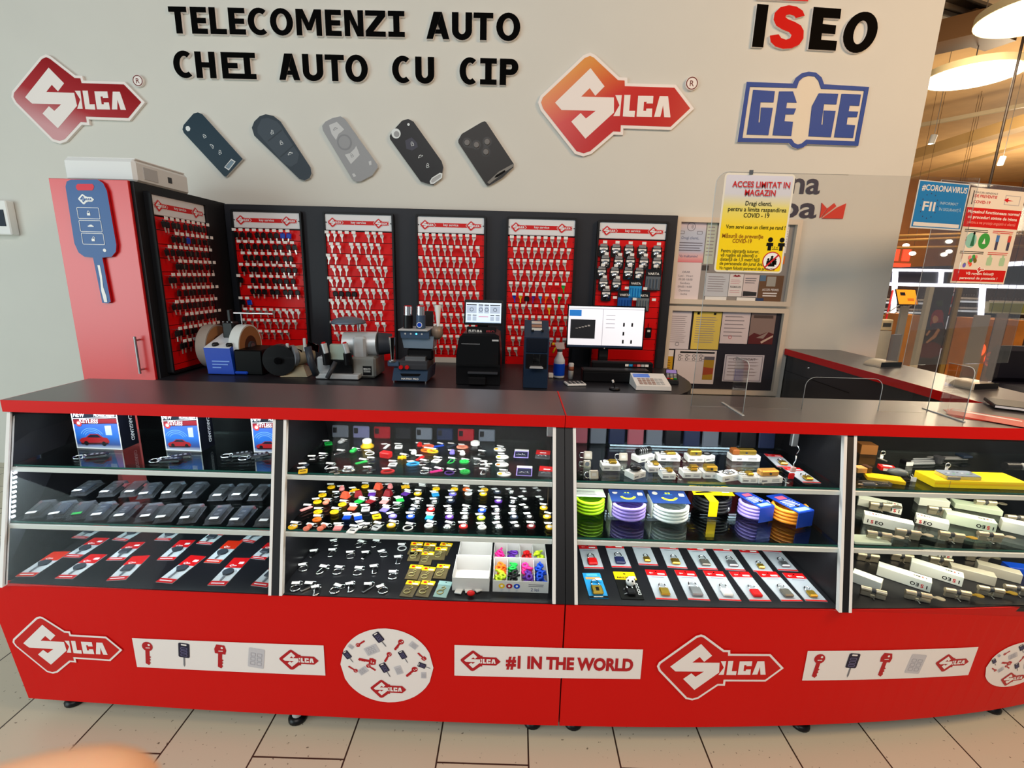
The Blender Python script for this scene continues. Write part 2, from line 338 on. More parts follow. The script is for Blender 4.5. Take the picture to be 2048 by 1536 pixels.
# ================================================================ key racks
RACKRED = M('slat_red',(222,10,14),.35); FRM = M('rack_frame',(18,19,23),.45); HEAD = M('header_white',(226,228,232),.3); GROOVE = M('groove_black',(60,4,6),.6)
P = .0727
def hook_mesh():
    mb = MB(); mb.cyl((0,0,0),(0,0,.052),.0012,STEEL,n=5); mb.box(-.013,.013,-.002,.015,.052,.0535,WHITE); return mb
HOOK = None
def rack(name, label, T, h=.985):
    """local x to the right, y up from the header's top edge, z off the board"""
    r = thing('key_rack', label, 'key rack'); r.matrix_world = T
    w, hh = .437, .102
    MB().ring(rrect(-.012,w+.012,-h,.012,.012), rrect(0,w,-h+.012,0,.003), 0, .035, FRM).build('frame', r)
    mb = MB()
    y = -hh-.008
    for i in range(13):
        y1 = y-P if i else y-P*.95
        if y1 < -h+.012: y1 = -h+.012
        mb.box(0,w,y1+.004,y,.012,.024,RACKRED); mb.box(0,w,y1,y1+.004,.012,.018,GROOVE)
        for xx in (.008,w-.008): mb.cyl((xx,y-.03,.024),(xx,y-.03,.0245),.003,FRM,n=8)
        y = y1
        if y <= -h+.013: break
    mb.build('slat_board', r)
    hd = MB(); hd.box(0,w,-hh,0,.012,.026,HEAD,.003); hd.build('header', r)
    pr = MB()
    pr.poly([(.02,-.066),(w-.02,-.066),(w-.02,-.040),(.02,-.040)], .0265, RED)
    for x in (.068,w-.068): logo(pr, .098, x, -.053, .027, RED, HEAD, HEAD, .035, .0004)
    pr.text('key service', .022, HEAD, w/2, -.058, .0272, 'c', .015)
    for x in (.007,w-.007): pr.cyl((x,-.053,.026),(x,-.053,.028),.004,FRM,n=8)
    pr.build('header_print', r)
    return r
def key_mesh(kind, col, var):
    mb = MB(); rnd = random.Random(var)
    a = radians((0,8,-9,3,-5,14)[var % 6]); mb.T = Matrix.Rotation(a,4,'Z')
    if kind == 'silver':
        mb.prism([(-.0115,0),(.0115,0),(.0115,-.012),(.0055,-.021),(.0038,-.026),(.0038,-.048),(0,-.052),(-.0038,-.047),(-.0038,-.026),(-.0055,-.021),(-.0115,-.012)], -.001, .001, col)
    else:
        mb.box(-.0165,.0165,-.040,-.006,-.004,.004,col,.005); mb.box(-.0042,.0042,-.066,-.038,-.0012,.0012,NICKEL); mb.box(-.004,.004,-.007,0,-.001,.001,col)
    return mb
KEYS = {}; KN = {'car':'car_key_blank','silver':'house_key_blank'}
def key(kind, colname, var):
    k = (kind, colname, var)
    if k not in KEYS:
        col = {'black':BLACK,'blue':BLUE,'silver':NICKEL,'gold':GOLD,'purple':PURPLE,'light blue':CYAN,'orange':ORANGE,'white':WHITE,'green':GREEN,'red':RED}[colname]
        o = key_mesh(kind, col, var).build(KN[kind]); KEYS[k] = (o.data, o); return o
    o = bpy.data.objects.new(KN[kind], KEYS[k][0]); COL.objects.link(o); return o
def fill(r, T, rname, rows, group, deep=.034):
    """rows: per row a string, one letter per hook: s silver, k black, . empty hook, - no hook"""
    global HOOK
    CN = dict(s='silver',k='black',b='blue',g='gold',p='purple',c='light blue',o='orange',w='white',n='green',r='red')
    rnd = random.Random(len(rname)*13+len(rows))
    for j, row in enumerate(rows):
        y = -.118-j*P-.006; off = .026 if j%2 == 0 else .05
        for i, ch in enumerate(row):
            if ch == '-': continue
            x = off+i*.0435
            if HOOK is None: HOOK = hook_mesh().build('hook'); hk = HOOK
            else: hk = bpy.data.objects.new('hook', HOOK.data); COL.objects.link(hk)
            hk.parent = r; hk.location = (x,y,.024)
            if ch == '.': continue
            kind = 'car' if ch in 'kb' and group == 'car' or ch in 'kb' and rname.startswith(('side','first')) or ch == 'k' else 'silver'
            o = key(kind, CN[ch], rnd.randrange(6)); o.matrix_world = T @ Matrix.Translation((x,y-.0018,deep+.012+rnd.random()*.012))
            tag(o, f"{CN[ch]} key blank hanging {ORD[i]} in the {ORD[j]} row of the {rname}", 'key', f'key blanks on the {rname}')
RN = ['first back wall rack','second back wall rack','third back wall rack','fourth back wall rack']
RX = [-1.868,-1.266,-.661,-.068]
ROWS = [['kkkkkkkbb','kkkkkkkkk','-kkkkkkkk','kkkkkkkkk','k-kkkkkkk','-kkkkkkkk','kb-------','sssssssss','sssssssss','--sssss--','---------'],
        ['sss.s-sss','ss-sssss-','ss-ss-sss','sss-sssss','ssss-s-ss','kkkksssss','sssssss-s','ssssssss-','ssssss-ss','ss-sssss-','---------'],
        ['sssssssss','sssss.sss','sssssssss','sssssssss','sssssssss','sssssssss','sssssssss','sssssssss','sssssssss','sssssssss','sssssssss'],
        ['sssssssss','sssssssss','sssssssss','sssssssss','ssssssr.n','bgkpcowns','ssssrsgss','sssss.sss','sssssssss','sssssssss','ss-------']]
LB = ['key rack filled mostly with black-headed car key blanks, first on the back board','key rack of silver blanks with several empty hooks, second on the back board',
      'key rack of silver blanks behind the small tablet machine, third on the back board','key rack with one row of coloured keys, fourth on the back board']
for i in range(4):
    T = WALL(RX[i], 3.299, 1.857); r = rack('k', LB[i], T); fill(r, T, RN[i], ROWS[i], 'x')
T5 = WALL(.526, 3.299, 1.85); r5 = rack('k', 'red slat rack holding battery blister packs above the monitor', T5)
# batteries
BK = MB(); BK.prism(rrect(-.034,.034,-.075,0,.012), 0, .002, M('battery_card',(18,20,24),.35))
BK.prism([(-.022,.008),(.022,.008),(.024,-.01),(-.024,-.01)], -.0005, .0025, M('card_grey',(150,152,156),.4)); BK.lathe([(.0,0),(.022,0),(.022,.005),(.0,.006)], CHROME, (0,-.045,.002))
BK.poly([(-.026,-.03),(.026,-.03),(.026,-.016),(-.026,-.016)], .0026, WHITE)
bks = None
def onR(x, y): p = onY(1120+x/3.84, 420+y/3.84, 3.25); return p
BAT = [[(340,255),(435,258),(535,262),(638,265),(750,270)],[(352,345),(455,350),(546,352),(650,355),(750,362)],[(325,430),(425,435),(530,435),(615,440)],[(338,520),(438,525)],[(358,600)]]
hb = None
def hook5(p):
    hk = bpy.data.objects.new('hook', HOOK.data); COL.objects.link(hk); hk.parent = r5; hk.location = (p.x-.526, p.z-1.85, .024); return hk
for j, row in enumerate(BAT):
    for i, p in enumerate(row):
        p = onR(*p); hook5(p)
        if bks is None: o = bks = BK.build('battery_blister')
        else: o = bpy.data.objects.new('battery_blister', bks.data); COL.objects.link(o)
        o.matrix_world = WALL(p.x, 3.299-.04, p.z-.011)
        tag(o, f'round coin battery blister pack hanging {ORD[i]} in the {ORD[j]} row of the red battery rack', 'battery pack', 'coin battery packs on the fifth rack')
for (x, y, w, h_, colr, lab) in ((725,440,.105,.14,M('pack_grey',(96,104,114),.4),'grey battery pack'),(588,520,.09,.125,CYAN,'light blue battery pack'),(505,605,.1,.135,M('pack_blue',(30,90,170),.4),'darker blue battery pack'),(645,610,.09,.135,M('pack_slate',(112,122,128),.4),'slate grey battery pack')):
    p = onR(x,y); hook5(p); mb = MB(WALL(p.x, 3.299-.042, p.z-.012))
    mb.prism(rrect(-w/2,w/2,-h_,0,.008), 0, .002, M('card_black',(20,24,32),.4)); mb.poly([(-w*.46,-h_*.95),(w*.46,-h_*.95),(w*.46,-h_*.34),(-w*.46,-h_*.34)], .0024, colr)
    for k in range(4): mb.cyl(((k-1.5)*w*.2,-h_*.9,.006),((k-1.5)*w*.2,-h_*.45,.006),.0065,colr,n=8)
    mb.text('VARTA', .02, WHITE, 0, -h_*.26, .0026, 'c', .02, w=w*.72)
    tag(mb.build('battery_pack'), f'{lab} with cylinder cells on the red battery rack', 'battery pack', 'large battery packs')
for (x,y) in ((415,678),(565,690),(712,695)): hook5(onR(x,y))
p = onR(688,905); mb = MB(WALL(p.x,3.299-.03,p.z)); mb.box(-.02,.02,-.07,0,-.006,.006,BLACK,.004); mb.cyl((0,0,0),(0,.03,0),.003,RED); mb.poly(rrect(-.01,.01,-.03,-.015,.003),.0065,WHITE)
tag(mb.build('padlock'), 'small dark padlock hanging low on the battery rack right of monitor', 'padlock')
# wing rack on the cabinet side, looking towards +x
TW = Matrix.Translation((-1.9385,2.613,1.862)) @ Matrix(((0,0,1,0),(1,0,0,0),(0,1,0,0),(0,0,0,1)))
rw = rack('k', 'key rack on the black side of the tall cabinet, facing right', TW, .952)
fill(rw, TW, 'side rack on the cabinet', ['kkkkkkkkk','-kkkbkkkk','kkkkkkkkk','-kkkkkkkk','kkkkkkkkk','-kkkkkkkk','kkkkkkkkk','-kkkkkkkk','kkkkkkkkk','kkkk-----'], 'car')

# ================================================================ wall lettering
def WP(px, py): p = onY(px, py, D-.02); return (p.x, p.z)
LB_ = M('letter_black',(4,4,4),.7,spec=.04); LW = M('foam_white',(240,232,228),.6)
def glyph(ch, w, h, s):
    """bold slab-less capital in a w x h box, stem width s; returns list of (outline, hole)"""
    t = s*.74
    if ch == 'I': return [([(0,0),(w,0),(w,t),(w/2+s/2,t),(w/2+s/2,h-t),(w,h-t),(w,h),(0,h),(0,h-t),(w/2-s/2,h-t),(w/2-s/2,t),(0,t)],None)]
    if ch == 'T': return [([(w/2-s/2,0),(w/2+s/2,0),(w/2+s/2,h-t),(w,h-t),(w,h),(0,h),(0,h-t),(w/2-s/2,h-t)],None)]
    if ch == 'E': return [([(0,0),(w,0),(w,t),(s,t),(s,h/2-t/2),(w*.94,h/2-t/2),(w*.94,h/2+t/2),(s,h/2+t/2),(s,h-t),(w,h-t),(w,h),(0,h)],None)]
    if ch == 'L': return [([(0,0),(w,0),(w,t),(s,t),(s,h),(0,h)],None)]
    if ch == 'H': return [([(0,0),(s,0),(s,h/2-t/2),(w-s,h/2-t/2),(w-s,0),(w,0),(w,h),(w-s,h),(w-s,h/2+t/2),(s,h/2+t/2),(s,h),(0,h)],None)]
    if ch == 'N': return [([(0,0),(s*.9,0),(s*.9,h*.62),(w-s*1.05,0),(w,0),(w,h),(w-s*.9,h),(w-s*.9,h*.38),(s*1.05,h),(0,h)],None)]
    if ch == 'M': return [([(0,0),(s*.9,0),(s*.9,h*.66),(w/2-s*.35,h*.2),(w/2+s*.35,h*.2),(w-s*.9,h*.66),(w-s*.9,0),(w,0),(w,h),(w-s*1.15,h),(w/2,h*.5),(s*1.15,h),(0,h)],None)]
    if ch == 'Z': return [([(0,0),(w,0),(w,t),(s*1.25,t),(w,h-t*1.05),(w,h),(0,h),(0,h-t),(w-s*1.3,h-t),(0,t*1.05)],None)]
    if ch == 'U': return [([(0,h)]+[(0,h*.36)]+arc(w/2,h*.34,w/2,h*.36,180,360,14)+[(w,h),(w-s,h)]+arc(w/2,h*.36,w/2-s,h*.36-t,360,180,14)+[(s,h)],None)]
    if ch == 'C': return [(arc(w*.55,h/2,w*.55,h*.52,52,308,22)+arc(w*.57,h/2,w*.57-s,h*.52-t,305,55,18),None)]
    if ch == 'O': return [(arc(w/2,h/2,w/2,h*.52,0,345,23),arc(w/2,h/2,w/2-s,h*.52-t,0,345,23))]
    if ch == 'A': a=s*.98; return [([(0,0),(a,0),(a+w*.06,h*.2),(w-a-w*.06,h*.2),(w-a,0),(w,0),(w/2+s*.62,h),(w/2-s*.62,h)],[(w*.33,h*.38),(w*.67,h*.38),(w/2,h*.78)])]
    if ch == 'P': return [('P',None)]
    return []
def letter(mb, ch, w, h, s, z0, z1, mat, side):
    for o, hole in glyph(ch, w, h, s):
        if o == 'P':
            r = h*.31; oo = [(0,0),(s,0),(s,h-2*r)]+arc(w-r*1.05,h-r,r*1.05,r,-90,90,12)+[(0,h)]
            t = s*.8; hh = [(s,h-2*r+t),(w-r*1.05,h-2*r+t)]+arc(w-r*1.05,h-r,r*1.05-t,r-t,-80,80,8)+[(w-r*1.05,h-t),(s,h-t)]
            mb.prism([(0,0),(s,0),(s,h),(0,h)], z0, z1, mat, side)
            A = arc(w-r*1.05,h-r,r*1.05,r,-90,90,12); B = arc(w-r*1.05,h-r,r*1.05-s,r-t,-90,90,12)
            mb.prism([(s,h-2*r)]+A+[(s,h)]+[(s,h-t)]+B[::-1]+[(s,h-2*r+t)], z0, z1, mat, side)
        elif hole is None: mb.prism(o, z0, z1, mat, side)
        elif ch == 'O': mb.ring(o, hole, z0, z1, mat, side)
        else:   # A: left leg, right leg, bar
            a = s*.98; yb, yt = h*.2, h*.36
            f = lambda q, y: q[0]+(q[1]-q[0])*y/h
            L0, L1 = (0, w/2-s*.62), (w, w/2+s*.62); I0, I1 = (a, w/2+s*.03), (w-a, w/2-s*.03)
            mb.prism([(0,0),(a,0),(f((a,w/2+a*.62),h*.72),h*.72),(w/2+s*.62,h),(w/2-s*.62,h)], z0, z1, mat, side)
            mb.prism([(w-a,0),(w,0),(w/2+s*.62,h),(w/2-s*.2,h),(f((w-a,w/2-a*.62),h*.72),h*.72)], z0, z1-.0004, mat, side)
            mb.prism([(w*.2,yb),(w*.8,yb),(w*.74,yt),(w*.26,yt)], z0, z1-.0008, mat, side)
def wordline(letters, ref):
    """letters: (char, px left, px right, px y of foot, label)"""
    for ch, xl, xr, yb, yt, lab in letters:
        a = WP(xl, yb); b = WP(xr, yb); t = WP(xl, yt); w, h = b[0]-a[0], t[1]-a[1]
        mb = MB(); letter(mb, ch, w, h, h*.275, .001, .022, LB_, LW)
        o = mb.build('wall_letter'); o.matrix_world = WALL(a[0], D, a[1])
        tag(o, lab, 'letter', ref)
def word(s, w_, line, spans, y0, y1, k0, k1):
    cnt = {}; out = []
    for ch, (xl, xr) in zip(s, spans):
        cnt[ch] = cnt.get(ch, 0)+1; tot = s.count(ch)
        f = (xl-k0)/(k1-k0); n = f'{ORD[cnt[ch]-1]} letter {ch}' if tot > 1 else f'letter {ch}'
        out.append((ch, xl, xr, y1[0]+(y1[1]-y1[0])*f, y0[0]+(y0[1]-y0[0])*f, f'raised black {n} of the word {w_} in the {line} wall line'))
    return out
u = lambda l: [(a/3.012, b/3.012) for a, b in l]
wordline(word('TELECOMENZI','TELECOMENZI','upper',[(342,378),(385,417),(422,455),(460,493),(498,540),(542,588),(594,645),(652,684),(690,728),(732,772),(777,810)],(13,27),(67,78),342,1040)
  + word('AUTO','AUTO','upper',[(853,899),(904,944),(947,986),(992,1040)],(13,27),(67,82),342,1040), 'letters of the upper wall line')
wordline(word('CHEI','CHEI','lower',[(350,390),(394,434),(446,480),(480,514)],(102,118),(155,171),350,1035)
  + word('AUTO','AUTO','lower',[(559,601),(607,648),(652,690),(692,737)],(102,118),(155,171),350,1035)
  + word('CU','CU','lower',[(785,824),(831,869)],(102,118),(155,171),350,1035)
  + word('CIP','CIP','lower',[(919,956),(960,993),(999,1036)],(102,118),(155,171),350,1035), 'letters of the lower wall line')
# ISEO
z3 = lambda x, y: WP(1060+x/2.9257, y/2.925)
def wsign(name, label, cat, pts, mat, th=.02, side=LW, group=None):
    mb = MB(WALL(0,D,0)); mb.prism([z3(*p) for p in pts], .001, th, mat, side); return tag(mb.build(name), label, cat, group)
ISK = M('letter_brown_black',(8,5,3),.7,spec=.04)
wsign('wall_letter','black slanted letter I before the red S, top right of wall','letter',[(1330,22),(1397,28),(1365,277),(1298,274)],ISK,group='letters of the four-letter brand sign')
mb = MB(WALL(0,D,0)); so = [(1608,92),(1596,62),(1560,38),(1515,30),(1465,42),(1432,75),(1425,115),(1440,150),(1475,172),(1515,188),(1530,205),(1522,224),(1498,232),(1470,222),(1455,200),(1403,208),(1408,245),(1435,272),(1480,286),(1530,283),(1575,262),(1600,225),(1602,180),(1585,148),(1550,128),(1510,112),(1495,100),(1500,88),(1520,84),(1545,92),(1555,106)]
mb.prism([z3(*p) for p in so], .001, .02, M('letter_red',(204,16,8),.5,spec=.1), LW); tag(mb.build('wall_letter'), 'red letter S of the sign at top right of the wall', 'letter', 'letters of the four-letter brand sign')
wsign('wall_letter','black letter E after the red S, top right of wall','letter',[(1660,40),(1822,52),(1815,110),(1718,104),(1713,140),(1792,148),(1786,200),(1708,195),(1704,232),(1797,240),(1789,297),(1628,288)],ISK,group='letters of the four-letter brand sign')
c = z3(1933,190); r1 = z3(2033,190)[0]-c[0]; r2 = z3(1933,67)[1]-c[1]
mb = MB(WALL(0,D,0)); q = lambda a, b, n=26: [(c[0]+x*1-y*0, c[1]+y) for x, y in [(a*cos(2*pi*i/n)+.10*b*sin(2*pi*i/n), b*sin(2*pi*i/n)) for i in range(n)]]
mb.ring(q(r1*.98,r2), q(r1*.38,r2*.57), .001, .02, ISK, LW); tag(mb.build('wall_letter'), 'black oval letter O ending the red and black sign on the wall', 'letter', 'letters of the four-letter brand sign')
wsign('sign_bar','thin red bar above the red letter S at the top edge','sign',[(1330,-30),(1640,-16),(1625,8),(1330,-6)],RED)
# GEGE sign
BL = M('sign_royal_blue',(20,66,150),.5); gs = thing('lock_sign','blue and white sign with a keyhole between the letter pairs GE','sign',(0,D,0))
G = [(1228,830),(1270,478),(1548,490)]; bump = arc(1637,520,105,102,-165,-28,12)
outl = [(1216,830),(1270,478),(1540,488),(1556,455),(1590,428),(1632,418),(1675,424),(1708,452),(1722,492),(1986,508),(1922,853),(1625,842),(1600,862),(1568,870),(1538,858),(1518,836)]
inn = [(1244,806),(1288,506),(1562,514),(1575,475),(1600,452),(1632,442),(1668,446),(1690,470),(1706,518),(1958,530),(1903,826),(1618,816),(1592,838),(1568,845),(1548,836),(1532,812)]
mb = MB(WALL(0,0,0)); mb.prism([z3(*p) for p in outl], .001, .014, M('sign_board',(224,214,196),.6), LW); mb.build('board', gs)
mb = MB(WALL(0,-.0145,0)); mb.ring([z3(*p) for p in outl], [z3(*p) for p in inn], 0, .004, BL); mb.build('border', gs)
for pts in ([(1308,525),(1434,532),(1426,598),(1350,596),(1338,715),(1348,715),(1354,628),(1422,630),(1396,790),(1270,786)],
            [(1460,534),(1540,534),(1562,600),(1505,598),(1500,632),(1558,634),(1545,668),(1496,668),(1490,708),(1540,712),(1530,794),(1422,790)],
            [(1692,545),(1805,548),(1794,610),(1722,607),(1706,728),(1716,728),(1722,646),(1790,648),(1762,802),(1632,796),(1652,620)],
            [(1826,548),(1938,552),(1928,618),(1872,616),(1866,650),(1922,652),(1914,684),(1860,684),(1854,728),(1904,732),(1892,806),(1782,802)]):
    mb = MB(WALL(0,-.0145,0)); mb.prism([z3(*p) for p in pts], 0, .004, BL); mb.build('letter', gs)
# the two-line sign partly behind the yellow notice
GS = M('sign_slate',(62,60,78),.5)
def tsign(t, x, y, hpx, wpx, label):
    a = WP(x, y); w = WP(x+wpx, y)[0]-a[0]; mb = MB(WALL(a[0], D-.004, a[1]))
    mb.text(t, hpx*.00335*1.72, GS, 0, 0, 0, 'l', .02, w=w); vs = list(mb.v); fs = list(mb.f)
    return tag(mb.build('wall_word'), label, 'sign')
tsign('na', 1582, 385, 33, 60, 'slate grey wall letters na to the right of the yellow notice, upper line')
tsign('pa', 1562, 433, 33, 73, 'slate grey wall letters pa beside the red crown emblem')
cr = thing('crown_emblem','small red three-pointed crown emblem on the right of the wall','sign',(0,D,0))
for pts in ([(1715,1185),(1745,1218),(1703,1275),(1712,1225)],[(1752,1215),(1788,1187),(1800,1205),(1712,1272)],[(1858,1188),(1838,1278),(1716,1276),(1806,1212)]):
    mb = MB(WALL(0,0,0)); mb.prism([z3(*p) for p in pts], .001, .008, M('crown_red',(214,60,44),.5)); mb.build('crown_point', cr)
# big key-shaped brand signs
def bigsign(px, py, pw, label, reds):
    a, b = WP(px, py), WP(px+pw, py); w = b[0]-a[0]; t = thing('key_logo_sign', label, 'sign', ((a[0]+b[0])/2, D, a[1]), (pi/2,0,0))
    MB().prism(sc(grow(LOGO_OUT,.022), w), .001, .018, LW, LW).build('backing', t)
    MB().prism(sc(grow(LOGO_OUT,.003), w), .0183, .020, reds).build('key_face', t)
    for i, p in enumerate([LOGO_S]+LOGO_LET): MB().prism(sc(p, w), .0202, .0215, LW).build('letter', t)
    c = (.50*w, .145*w); mb = MB(); mb.prism(circ(c[0],c[1],.042*w,24), .001, .02, LW); mb.ring(circ(c[0],c[1],.039*w,24), circ(c[0],c[1],.033*w,24), .0202, .021, M('mark_brown',(110,40,36),.5))
    mb.text('R', .05*w, M('mark_brown'), c[0], c[1]-.018*w, .0206, 'c', .01); mb.build('trademark_disc', t)
    return t
GOR = gradient('printed_orange_red', [(0,(190,8,4)),(.38,(200,26,6)),(.62,(210,84,14)),(1,(220,140,40))], (-.45,.9,0), -.10, .30)
GRR = gradient('red_painted_haze', [(0,(214,160,164)),(.45,(176,50,56)),(1,(150,16,22))], (.35,.9,0), -.22, .16, .16)  # pale end paints the reflected haze into the red
bigsign(1083, 207, 297, 'large orange and red key-shaped sign right of the remotes', GOR)
bigsign(28, 196, 252, 'large red key-shaped sign with reflected haze in its colour, at the left of the wall', GRR)
# ---- five foam remote keys
z2 = lambda x, y: WP(340+x/2.844, 180+y/2.844)
def remote(label, outl, face, draw, side=None):
    t = thing('car_remote_cutout', label, 'remote key sign', (0,D,0), None, 'five foam remote keys on the wall')
    mb = MB(WALL(0,0,0)); mb.prism([z2(*p) for p in outl], .001, .022, face, side or M('foam_grey',(205,205,205),.6)); mb.build('key_body', t)
    mb = MB(WALL(0,-.0225,0)); draw(mb); mb.build('button_print', t)
def P2(mb, pts, mat, z=0): mb.poly([z2(*p) for p in pts], z, mat)
def lock(mb, x, y, k, mat, ang=-.5, op=0):
    c, s = cos(ang), sin(ang); f = lambda u, v: z2(x+(u*c-v*s)*k, y+(u*s+v*c)*k)
    o = [(-8,0),(8,0),(8,12),(-8,12)]; i = [(-6,2),(6,2),(6,10),(-6,10)]
    mb.ring([f(*p) for p in o], [f(*p) for p in i], 0, .0008, mat)
    o = arc(2*op,0,7,12,180,360,8); i = arc(2*op,0,5,9.5,180,360,8); pp = [f(*p) for p in o+i[::-1]]; mb.poly(pp, .0006, mat)
def carico(mb, x, y, k, mat, ang=-.5):
    c, s = cos(ang), sin(ang); f = lambda u, v: z2(x+(u*c-v*s)*k, y+(u*s+v*c)*k)
    o = [(-14,5),(-13,-1),(-7,-4),(-3,-8),(5,-8),(10,-2),(15,0),(15,5)]; i = [(a*.78,(b+1)*.6) for a, b in o]
    mb.ring([f(*p) for p in o], [f(*p) for p in i], 0, .0008, mat)
PW = M('print_white',(222,228,230),.5); TEAL = M('remote_teal',(30,52,66),.4); SLT = M('remote_slate',(52,62,72),.4); SLT2 = M('remote_slate_dark',(66,76,86),.4)
def d1(mb):
    P2(mb,[(96,206),(108,206),(117,218),(114,232),(102,236),(92,226),(90,214)],PW)
    lock(mb,197,262,1,PW); carico(mb,240,320,1,PW,.9); lock(mb,284,355,1,PW,-.5,2)
    a = [(310,440),(350,392),(375,408),(336,458)]; mb.ring([z2(*p) for p in a],[z2(*p) for p in [(316,438),(350,400),(367,410),(336,450)]],0,.001,PW); P2(mb,[(318,438),(350,402),(365,411),(336,449)],M('remote_steel',(120,142,158),.3))
remote('teal folding car remote cutout, nearest to the cabinet',[(135,134),(160,128),(185,138),(405,382),(415,392),(320,494),(308,490),(80,245),(72,225),(78,200)],TEAL,d1)
def d2(mb):
    P2(mb,[(522,165),(560,160),(610,180),(635,210),(650,240),(735,365),(725,415),(690,438),(650,420),(590,350),(500,245),(498,215)],SLT2)
    for a, b in (((555,290),(635,225)),((625,380),(705,310))): P2(mb,[a,b,(b[0]+5,b[1]+5),(a[0]+5,a[1]+5)],M('remote_line',(54,62,70),.4),.0004)
    lock(mb,580,240,1,PW,-.4,2); lock(mb,634,300,1,PW,-.4); carico(mb,684,362,1,PW,-.4)
remote('dark slate oval car remote cutout, second from the left',[(510,150),(545,138),(590,148),(630,180),(800,440),(806,475),(795,500),(765,515),(735,505),(480,260),(466,215),(480,180)],SLT,d2)
GP = M('remote_grey',(150,152,156),.45); GP2 = M('remote_grey_dark',(134,136,141),.45); GP3 = M('remote_pale',(196,198,200),.5)
def d3(mb):
    P2(mb,[(905,200),(950,182),(992,225),(975,240),(960,250),(945,285),(920,250)],GP3); P2(mb,[(995,368),(1025,360),(1050,335),(1060,318),(1080,370),(1030,422)],GP3)
    c = z2(993,298); mb.poly(circ(c[0],c[1],.048), .0004, GP2); mb.poly(circ(c[0],c[1],.038), .0008, GP)
    P2(mb,[(1130,408),(1145,402),(1147,425),(1135,430)],GP3); P2(mb,[(1036,478),(1048,474),(1060,490),(1045,496)],GP3)
    carico(mb,940,222,.9,GP2,-.5); lock(mb,1035,372,.9,GP2,-.5)
remote('pale grey car remote cutout in the middle of the five',[(885,180),(925,160),(970,150),(995,165),(1180,425),(1182,440),(1150,485),(1085,520),(1060,522),(1035,505),(870,230),(866,205)],GP,d3)
BK2 = M('remote_black',(28,29,33),.4)
def d4(mb):
    c = z2(1286,248); mb.poly(circ(c[0],c[1],.03), .0004, PW); mb.poly(circ(c[0]+.004,c[1]-.004,.018), .0008, GP); c = z2(1357,197); mb.poly(circ(c[0],c[1],.008), .0004, PW)
    P2(mb,[(1338,288),(1375,270),(1405,300),(1410,325),(1378,345),(1345,335)],M('remote_button',(58,59,74),.4)); lock(mb,1378,306,1,PW,-.3); carico(mb,1424,378,1,PW,-.5); lock(mb,1464,430,1,PW,-.3,2)
    P2(mb,[(1440,472),(1500,428),(1508,436),(1450,480)],M('remote_line2',(28,28,32),.4)); a = [(1478,520),(1490,500),(1535,472),(1550,475),(1548,500),(1500,535),(1482,535)]; mb.ring([z2(*p) for p in a],[z2(*p) for p in [(1486,518),(1494,504),(1535,480),(1543,482),(1541,497),(1500,527),(1488,528)]],0,.002,PW); P2(mb,[(1486,518),(1494,504),(1535,480),(1543,482),(1541,497),(1500,527),(1488,528)],M('remote_gap',(170,172,174),.5))
remote('black folding car remote cutout with silver loop, fourth from the left',[(1262,240),(1320,175),(1355,165),(1385,180),(1545,405),(1555,440),(1545,500),(1500,540),(1470,535),(1425,520),(1252,280),(1250,262)],BK2,d4)
CH = M('remote_charcoal',(36,34,34),.4)
def d5(mb):
    for pts in ((1690,300),(1743,313),(1804,296),(1797,353)):
        c = z2(*pts); mb.poly(circ(c[0],c[1],.030), .0004, M('remote_ring',(22,22,24),.3)); mb.cyl((c[0],c[1],0),(c[0],c[1],.006),.021,M('remote_knob',(96,92,90),.3),r2=.017)
    P2(mb,[(1695,330),(1730,335),(1735,320),(1700,318)],M('remote_ring'),.0003); P2(mb,[(1785,312),(1812,312),(1812,345),(1780,345)],M('remote_ring'),.0003)
    P2(mb,[(1805,525),(1870,465),(1952,420),(1953,435),(1900,470),(1815,535)],M('remote_edge',(120,116,110),.3)); P2(mb,[(1845,500),(1855,485),(1905,455),(1908,465),(1865,495)],INK,.0006)
remote('charcoal card-shaped car remote cutout with round buttons, nearest the orange sign',[(1640,285),(1660,250),(1770,185),(1790,178),(1800,185),(1955,420),(1953,440),(1890,500),(1820,542),(1805,545),(1795,535),(1640,300)],CH,d5)
# ---- noticeboards
FR = M('cream_frame',(222,208,190),.4,.1)
def PQ(px, py, y=D-.03): p = onY(px, py, y); return p
for (z0, z1, nm) in ((1.335,1.905,'upper'),(.70,1.32,'lower')):
    t = thing('notice_board', f'{nm} cream framed notice board full of papers beside the racks', 'notice board', (1.05,D,z0), (pi/2,0,0))
    w, h = .835, z1-z0
    MB().ring([(0,0),(w,0),(w,h),(0,h)], [(.032,.032),(w-.032,.032),(w-.032,h-.032),(.032,h-.032)], .001, .035, FR).build('frame', t)
    MB().box(.03,w-.03,.03,h-.03,.001,.006,M('board_grey',(150,144,140),.7) if nm == 'upper' else M('board_dark',(26,22,36),.6)).build('backing', t)
z4 = lambda x, y: PQ(1320+x/7.314, 430+y/7.316); z5 = lambda x, y: PQ(1310+x/7.314, 600+y/7.315)
def notice(f, q, mat, label, draw=None, ln=0, lift=0):
    A = [f(*p) for p in q]; x0 = (A[0].x+A[3].x)/2; x1 = (A[1].x+A[2].x)/2; z0 = (A[2].z+A[3].z)/2; z1 = (A[0].z+A[1].z)/2; w, h = x1-x0, z1-z0
    mb = MB(); mb.box(0,w,0,h,0,.0008,mat)
    if ln: mb.lines(w*.1, w*.92, h*.86, ln, h*.72/ln, h*.2/ln, M('faint_print',(150,140,146),.7), .001)
    if draw: draw(mb, w, h)
    o = mb.build('notice_sheet', None, (x0, D-.008-lift, z0), (pi/2,0,0)); return tag(o, label, 'notice', 'papers in the notice boards')
